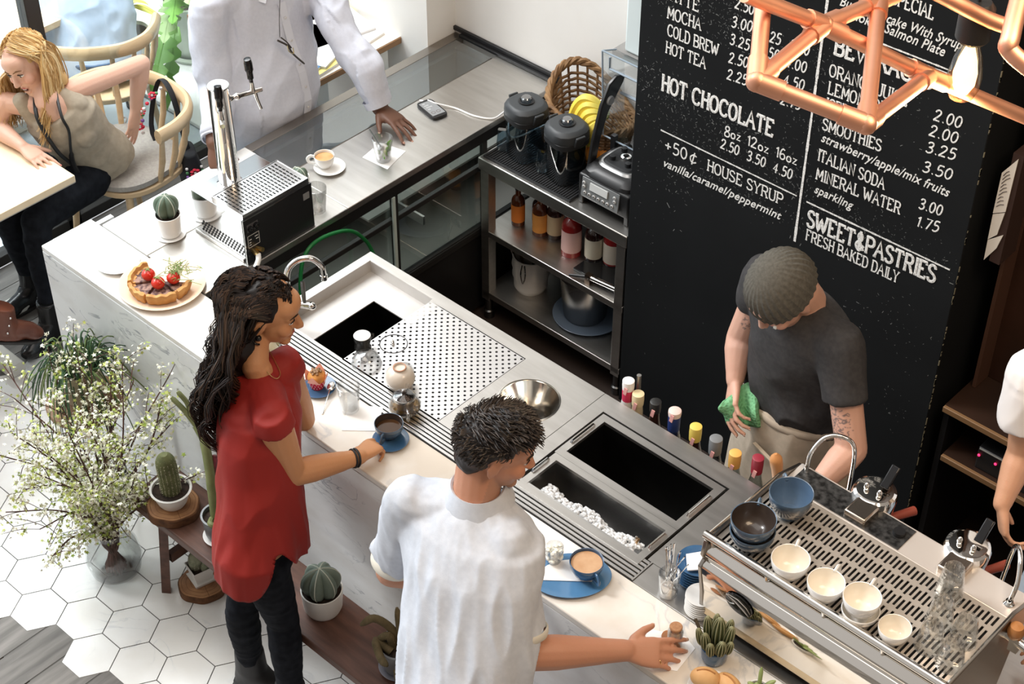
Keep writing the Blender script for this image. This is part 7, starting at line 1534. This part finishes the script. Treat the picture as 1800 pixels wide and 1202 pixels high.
m=MB(); m.ell(hd.p(-.012,0,.05),(.104,.082,.09),hd.R); blob('short_hair',m,HB[2],w4,.007,3)
# ===== blonde woman =====
SK5=skinmat('light'); b5=(.70,.42,.31)
w5=thing('person','blonde woman in grey tank top seated at the cafe table, hand on hip','person',(-.78,.72,.45))
hd=Head(pz(50,112,1.055),(.30,-.88,-.30),(-.25,-.25,.93),.98); nk=pz(84,178,.925); f5,l5,u5=frame((.36,-.93,0)); s5=-l5
shA=pz(128,160,.915); shB=pz(8,180,.885)   # shA: image-right (her left)
elA=pz(248,112,.90); wrA=pz(238,190,.70); elB=pz(-8,222,.785); wrB=pz(40,258,.775)
wa=pz(163,265,.60); hipc=pz(170,300,.52)+V((-.06,-.02,0))
up5=(nk-wa).normalized(); r5=(shA-shB).normalized(); r5=(r5-up5*r5.dot(up5)).normalized(); fr=r5.cross(up5).normalized()
if fr.dot(f5)<0: fr=-fr
m=MB(); hd.prims(m,True,.010)
m.caps(hd.p(-.028,0,-.05),.048,nk,.050,16); m.caps(nk,.052,nk-up5*.05,.066,16)
m.loft([(wa-up5*.05,r5*.140,fr*.105),(wa+up5*.06,r5*.120,fr*.095),(wa.lerp(nk,.6),r5*.120,fr*.085),(wa.lerp(nk,.85),r5*.105,fr*.060)],24); m.caps(nk-up5*.05,.046,shA,.043); m.caps(nk-up5*.05,.046,shB,.043)
R5=(.048,.038,.038,.024); arm(m,shA,elA,wrA,R5); arm(m,shB,elB,wrB,R5)
nl=[]; hand(m,wrA,V(pz(233,240,.585))-wrA,(.75,.35,.3),1,(.12,.15,.3,.35),.95,.05,(.5,.5)); hand(m,wrB,V(pz(78,285,.752))-wrB,(0,0,1),1,(.14,.13,.14,.16),.95,.13,(.8,.2),nl,.1)
blob('body',m,SK5,w5,.0042,4,col=hd.color(b5,(.55,.14,.13),0,.25)); hd.eyes(w5,(.07,.05,.03),(.22,.12,.05),.003); do_nails(nl,w5,M('nail_red',(.55,.20,.16),.3))
MB().ell(hd.p(.0885,0,-.057),(.004,.015,.006),hd.R,14).build('open_mouth',M('mouth_dark',(.09,.02,.02),.6),w5); MB().ell(hd.p(.0905,0,-.0525),(.003,.012,.003),hd.R,12).build('teeth',M('teeth',(.80,.77,.72),.3),w5)
m=MB(); m.loft([(wa-up5*.085,r5*.150,fr*.115),(wa-up5*.03,r5*.152,fr*.115),(wa+up5*.08,r5*.132,fr*.108),(wa.lerp(nk,.55),r5*.146,fr*.116),(wa.lerp(nk,.72),r5*.150,fr*.105),(wa.lerp(nk,.86),r5*.105,fr*.080)],32)
for q in (-1,1): m.ell(wa.lerp(nk,.52)+r5*.060*q+fr*.070,(.052,.050,.050))
for q,sh in ((1,shA),(-1,shB)): m.caps(wa.lerp(nk,.78)+r5*.085*q,.050,nk.lerp(sh,.58)+up5*.004,.036,14)
TANK=M('taupe_jersey',(.40,.335,.255),.85,col2=(.34,.285,.215),scale=40,bump=.06); fd=folds(.0055,(13,13,7),21,.4,Matrix.Rotation(.8,3,'Y'))
blob('tank_top',m,TANK,w5,.0055,5,fd)
m=MB(); m.loft([(wa-up5*.02,r5*.142,fr*.108),(hipc+V((0,0,.04)),r5*.165,fr*.13),(hipc-V((0,0,.02)),r5*.16,fr*.13)],24)
k1=pz(62,388,.53); a1=pz(88,548,.13); k2=k1+V((-.17,-.03,0)); a2=V((k2.x-.02,k2.y+.06,.10))
legs(m,hipc+V((.075,-.03,0)),k1,a1,(.092,.060,.056,.036)); legs(m,hipc+V((-.10,-.03,0)),k2,a2,(.092,.060,.056,.036))
blob('jeans',m,DEN,w5,.007,5,folds(.006,(14,6,14),22))
LEA=M('black_shiny_leather',(.012,.012,.013),.22); boot('ankle_boot',V((a1.x,a1.y,.09)),(.25,-.95),w5,LEA,SOL,.235,heel=0); boot('ankle_boot',V((a2.x,a2.y,.09)),(.1,-.95),w5,LEA,SOL,.235,heel=0)
st=[hd.p(-.01,-.055,-.10),nk+fr*.055+r5*-.05,wa.lerp(nk,.62)+fr*.130+r5*-.045,wa.lerp(nk,.30)+fr*.135+r5*-.035,wa+fr*.14+r5*-.05]
MB().tube(bez(st,6),.008,6,flat=.5).build('scarf_tie',BLACK,w5); MB().tube(bez([hd.p(-.01,.05,-.10),nk+fr*.082+r5*.050-up5*.01,nk+fr*.105+r5*.042-up5*.08,wa.lerp(nk,.58)+fr*.138+r5*.010,wa.lerp(nk,.32)+fr*.138+r5*-.030,wa.lerp(nk,.02)+fr*.15+r5*-.045],6),[.006]*20+[.011]*8+[.016]*9,6,flat=.5).build('scarf_tie',BLACK,w5)
MB().tube(bez([nk+r5*.05,nk+fr*.07+r5*.03-up5*.06,nk+fr*.09-up5*.13,nk+fr*.07-r5*.03-up5*.06],6),.0014,5).build('necklace',M('silver_chain',(.6,.55,.5),.3,1),w5)
HBL=[M('golden_hair',(.66,.42,.17),.4,spec=.4),M('pale_blonde_hair',(.80,.60,.32),.4,spec=.4),M('dark_blonde_hair',(.46,.26,.09),.4,spec=.4)]
m=MB(); E=lambda c,r: m.ell(hd.p(*c),[q*hd.k for q in r],hd.R,24)
E((-.020,0,.045),(.094,.082,.087)); E((-.042,0,.0),(.066,.080,.076)); E((-.03,.074,-.07),(.034,.022,.08)); E((-.03,-.074,-.07),(.034,.022,.08)); E((-.06,0,-.05),(.04,.066,.07))
blob('hair_mass',m,HBL[0],w5,.007,5,folds(.004,(22,22,6),25))
hg5=Head(hd.c,(hd.f.x,hd.f.y,0),(0,0,1),.98)
def g5(q,i):
    a=q.uniform(-PI,PI); el_=q.uniform(.0,1.5); x,y,z=math.cos(a)*math.cos(el_),math.sin(a)*math.cos(el_),math.sin(el_)
    if x>.5 and z<.72: return None
    sd=1 if y>0 else -1
    p0=V((-.018+.103*x,.089*y,.045+.096*z)); side=sd*(.090+.012*q.random()); ln=q.uniform(.20,.31); fx=q.uniform(-.06,.035)
    if x<-.45: fx=-.085+.02*q.random()
    w_=q.uniform(.010,.026); ph=q.random()*6
    yy=side if x>-.5 else .088*y
    G=lambda a,b,c: hg5.p(a,b,c)
    return [hd.p(*p0),hd.p(p0.x*.85-.008,(p0.y*.4+yy*.75),.058+.02*z),hd.p(fx,yy*1.05,.0),G(fx+.022+w_*math.cos(ph),yy*1.18,-.075),G(fx+.052+w_*math.cos(ph+2),yy*1.12+w_*.6*math.sin(ph),-.075-ln*.4),G(fx+.085+w_*math.cos(ph+4),yy*1.02+q.gauss(0,.014),-.085-ln*.72)]
strands('long_hair',w5,HBL,g5,1000,8,.0024,4,24)
# ===== person at the right edge =====
w6=thing('person','person in white tee and pale apron at the right edge, one arm hanging','person',(3.50,1.08,0))
nk=V((3.50,1.08,1.52)); pel=V((3.52,1.10,.92)); hd=Head((3.47,1.04,1.68),(-.3,-.95,-.15),(0,0,1),.97); f6,l6,u6=frame((-.35,-.94,0)); s6=-l6
shR=py(1815,660,1.09); elR=py(1796,795,1.09); wrR=py(1762,885,.985); shL=V((3.66,1.02,1.43)); elL=V((3.70,.95,1.16)); wrL=V((3.62,.80,1.05))
m=MB(); hd.prims(m,True); m.caps(hd.p(-.03,0,-.05),.05,nk,.052,16); m.caps(nk,.055,nk-V((0,0,.06)),.07)
m.loft([(pel,s6*.15,f6*.11),(pel.lerp(nk,.4),s6*.125,f6*.10),(pel.lerp(nk,.85),s6*.145,f6*.09)],24); m.caps(nk-V((0,0,.05)),.05,shR,.05); m.caps(nk-V((0,0,.05)),.05,shL,.05)
R6=(.050,.042,.041,.027); arm(m,shR,elR,wrR,R6); arm(m,shL,elL,wrL,R6); hand(m,wrR,py(1765,950,.955)-wrR,(-.75,-.45,.25),-1,(.5,.55,.6,.65),.98,.03,(.6,.5),None,.25); hand(m,wrL,(-.5,-.6,-.2),(0,-.2,1),1,(.3,.3,.3,.3),.98)
blob('body',m,skinmat('tan'),w6,.0045,4,col=hd.color((.58,.31,.19)))
hd.eyes(w6)
m=MB(); lean=nk-pel; m.loft([(pel+lean*t_,s6*a,f6*b) for t_,a,b in ((-.1,.185,.145),(.2,.175,.135),(.5,.175,.13),(.78,.19,.12),(.92,.15,.10),(1,.075,.075))],32)
for sh,e_ in ((shR,elR),(shL,elL)): m.caps(nk-V((0,0,.06)),.066,sh,.068,16); d=e_-sh; a=d.cross(f6).normalized(); b=d.normalized().cross(a); m.caps(sh,.076,sh+d*.25,.074); m.loft([(sh+d*.1,a*.076,b*.076),(sh+d*.60,a*.080,b*.080)],24)
blob('tee_shirt',m,M('white_cotton',(.80,.76,.74),.85),w6,.007,6,folds(.007,(9,9,6),31))
m=MB(); m.loft([(pel+lean*.2,s6*.180,f6*.145),(pel,s6*.20,f6*.165),(pel-V((0,0,.4)),s6*.23,f6*.19)],32); blob('apron',m,M('pale_denim_apron',(.50,.56,.62),.85,col2=(.44,.50,.57),scale=30),w6,.008,6,folds(.007,(8,8,4),33))
m=MB()
for q in (-1,1): legs(m,pel+s6*.08*q-V((0,0,.05)),V((pel.x,pel.y,.46))+s6*.1*q,V((pel.x,pel.y,.09))+s6*.1*q,(.09,.066,.06,.046))
blob('trousers',m,MATS['black_trousers'],w6,.010,5)
for q in (-1,1): boot('shoe',V((pel.x,pel.y,.09))+s6*.1*q,tuple(f6.xy),w6,BELT,SOL,.25,heel=0)
m=MB(); m.ell(hd.p(-.02,0,.045),(.104,.088,.095),hd.R); m.ell(hd.p(-.07,0,-.03),(.05,.07,.07),hd.R); blob('tied_hair',m,HB[0],w6,.007,4)
# ===== seated terrace guest =====
w7=thing('person','person in light blue shirt seated on the terrace chair beyond the glass','person',(-1.46,1.26,.45))
pel=V((-1.44,1.25,.52)); nk=V((-1.66,1.40,1.02)); f7,l7,u7=frame((-.80,.60,0)); s7=-l7; hd=Head((-1.76,1.47,1.18),(-.85,.5,-.2),(0,0,1),1)
m=MB(); hd.prims(m); m.caps(hd.p(-.03,0,-.05),.06,nk,.062); shR=nk+s7*.19-V((0,0,.07)); shL=nk-s7*.19-V((0,0,.07)); m.caps(nk,.06,shR,.05); m.caps(nk,.06,shL,.05); m.loft([(pel,s7*.16,f7*.12),(nk-V((0,0,.08)),s7*.16,f7*.10)],20)
for sh in (shR,shL): e_=sh+f7*.10-V((0,0,.22)); w_=e_+f7*.22+V((0,0,.02)); arm(m,sh,e_,w_); hand(m,w_,f7,(0,0,1),1)
blob('body',m,SK2,w7,.006,4,col=hd.color(b2)); hd.eyes(w7)
m=MB(); lean=nk-pel; m.loft([(pel+lean*t_,s7*a,f7*b) for t_,a,b in ((-.08,.20,.165),(.1,.205,.165),(.4,.205,.15),(.75,.215,.13),(.93,.15,.10),(1,.075,.07))],32)
for sh in (shR,shL): e_=sh+f7*.10-V((0,0,.22)); m.caps(nk-V((0,0,.05)),.07,sh,.07); m.caps(sh,.072,e_,.062,16); m.caps(e_,.06,e_+f7*.16,.05,16)
blob('shirt',m,M('sky_blue_cotton',(.50,.60,.74),.8,col2=(.46,.56,.70),scale=40),w7,.0075,6,folds(.014,(7,7,6),41,.5))
m=MB(); m.loft([(pel+V((0,0,.05)),s7*.18,f7*.15),(pel-V((0,0,.03)),s7*.18,f7*.15)],20)
for q in (-1,1): legs(m,pel+s7*.09*q-V((0,0,0.01)),pel+s7*.11*q+f7*.42,pel+s7*.11*q+f7*.44-V((0,0,.42)),(.09,.066,.06,.046))
blob('jeans',m,M('mid_blue_denim',(.10,.16,.26),.8),w7,.010,5)
for q in (-1,1): boot('shoe',V((*(pel+s7*.11*q+f7*.44).xy,.09)),tuple(f7.xy),w7,BELT,SOL,.26,heel=0)
m=MB(); m.ell(hd.p(-.015,0,.05),(.104,.084,.092),hd.R); blob('short_hair',m,HB[1],w7,.008,3)
# ===== seated guest with the brown boot =====
w8=thing('person','guest with crossed legs showing a brown leather ankle boot at the left edge','person',(-.80,-.62,.45))
tq=pz(78,567,.25); ak=pz(2,566,.335); kn=ak+V((-.16,-.17,.26)); pel=V((-.82,-.72,.53)); dv=(tq-ak)
m=MB(); TW=M('tan_tights',(.50,.24,.12),.6)
legs(m,pel+V((.08,0,0)),kn,ak,(.09,.062,.058,.040)); k2=V((-.80,-.28,.53)); legs(m,pel+V((-.09,0,0)),k2,V((-.82,-.24,.10)),(.09,.062,.058,.040)); m.loft([(pel+V((0,0,.02)),(.17,0,0),(0,.13,0)),(pel-V((0,0,.04)),(.16,0,0),(0,.12,0))],20)
blob('trousers',m,TW,w8,.008,5)
nk=V((-.80,-.76,1.05)); hd=Head((-.79,-.72,1.22),(.1,1,-.1),(0,0,1),1); m=MB(); hd.prims(m); m.caps(hd.p(-.03,0,-.05),.055,nk,.058); 
for q in (-1,1): sh=nk+V((.17*q,0,-.07)); m.caps(nk,.055,sh,.05); arm(m,sh,sh+V((.04*q,.06,-.25)),sh+V((-.02*q,.26,-.27))); hand(m,sh+V((-.02*q,.26,-.27)),(0,1,-.1),(0,0,1),-q)
m.loft([(pel,(.15,0,0),(0,.11,0)),(nk-V((0,0,.08)),(.15,0,0),(0,.10,0))],20); blob('body',m,SK2,w8,.006,4,col=hd.color(b2)); hd.eyes(w8)
m=MB(); m.loft([(pel+(nk-pel)*t_,V((a,0,0)),V((0,b,0))) for t_,a,b in ((-.05,.19,.15),(.3,.18,.14),(.75,.19,.12),(.95,.12,.09),(1,.07,.07))],28)
for q in (-1,1): sh=nk+V((.17*q,0,-.07)); m.caps(nk-V((0,0,.05)),.065,sh,.066); m.caps(sh,.068,sh+V((.04*q,.06,-.25)),.055)
blob('shirt',m,M('grey_knit',(.22,.22,.23),.9),w8,.008,5,folds(.006,(9,9,9),44)); m=MB(); m.ell(hd.p(-.015,0,.05),(.104,.084,.092),hd.R); blob('short_hair',m,HB[1],w8,.008,3)
BRL=M('brown_leather',(.17,.055,.030),.32,col2=(.11,.035,.020),scale=9,bump=.15)
d=dv.normalized(); sd=d.cross(V((0,0,1))).normalized(); uu=sd.cross(d); m=MB(); q=ak
m.loft([(q+uu*.075-d*.02,d*.052,sd*.046),(q+uu*.02,d*.056,sd*.046),(q-uu*.035+d*.02,d*.085,sd*.042),(q-uu*.065+d*.03,d*.10,sd*.043)],20); m.caps(q+d*.06-uu*.028,.040,q+d*.135-uu*.036,.036); m.ell(q+d*.140-uu*.042,(.055,.042,.030),Matrix((d,sd,uu)).transposed())
blob('ankle_boot',m,BRL,w8,.005,5)
MB().loft([(q+d*.055-uu*.078,d*.135,sd*.044),(q+d*.055-uu*.066,d*.137,sd*.045)],24,pw=.8).build('sole',SOL,w8); MB().loft([(q-d*.045-uu*.115,d*.035,sd*.034),(q-d*.05-uu*.076,d*.038,sd*.04)],12,pw=.7).build('heel',SOL,w8)
for i in range(3): MB().ell(q+d*(.005+.004*i)+uu*(.045-.034*i)-sd*-.046+sd*.0,(.005,.005,.005),n=10).build('stud',CHROME,w8)
boot('ankle_boot',(-.82,-.22,.10),(0,1),w8,BRL,SOL,.25)
t=spindle_chair('oak spindle-back chair of the guest with the brown boot',-.80,-.70,PI,False)
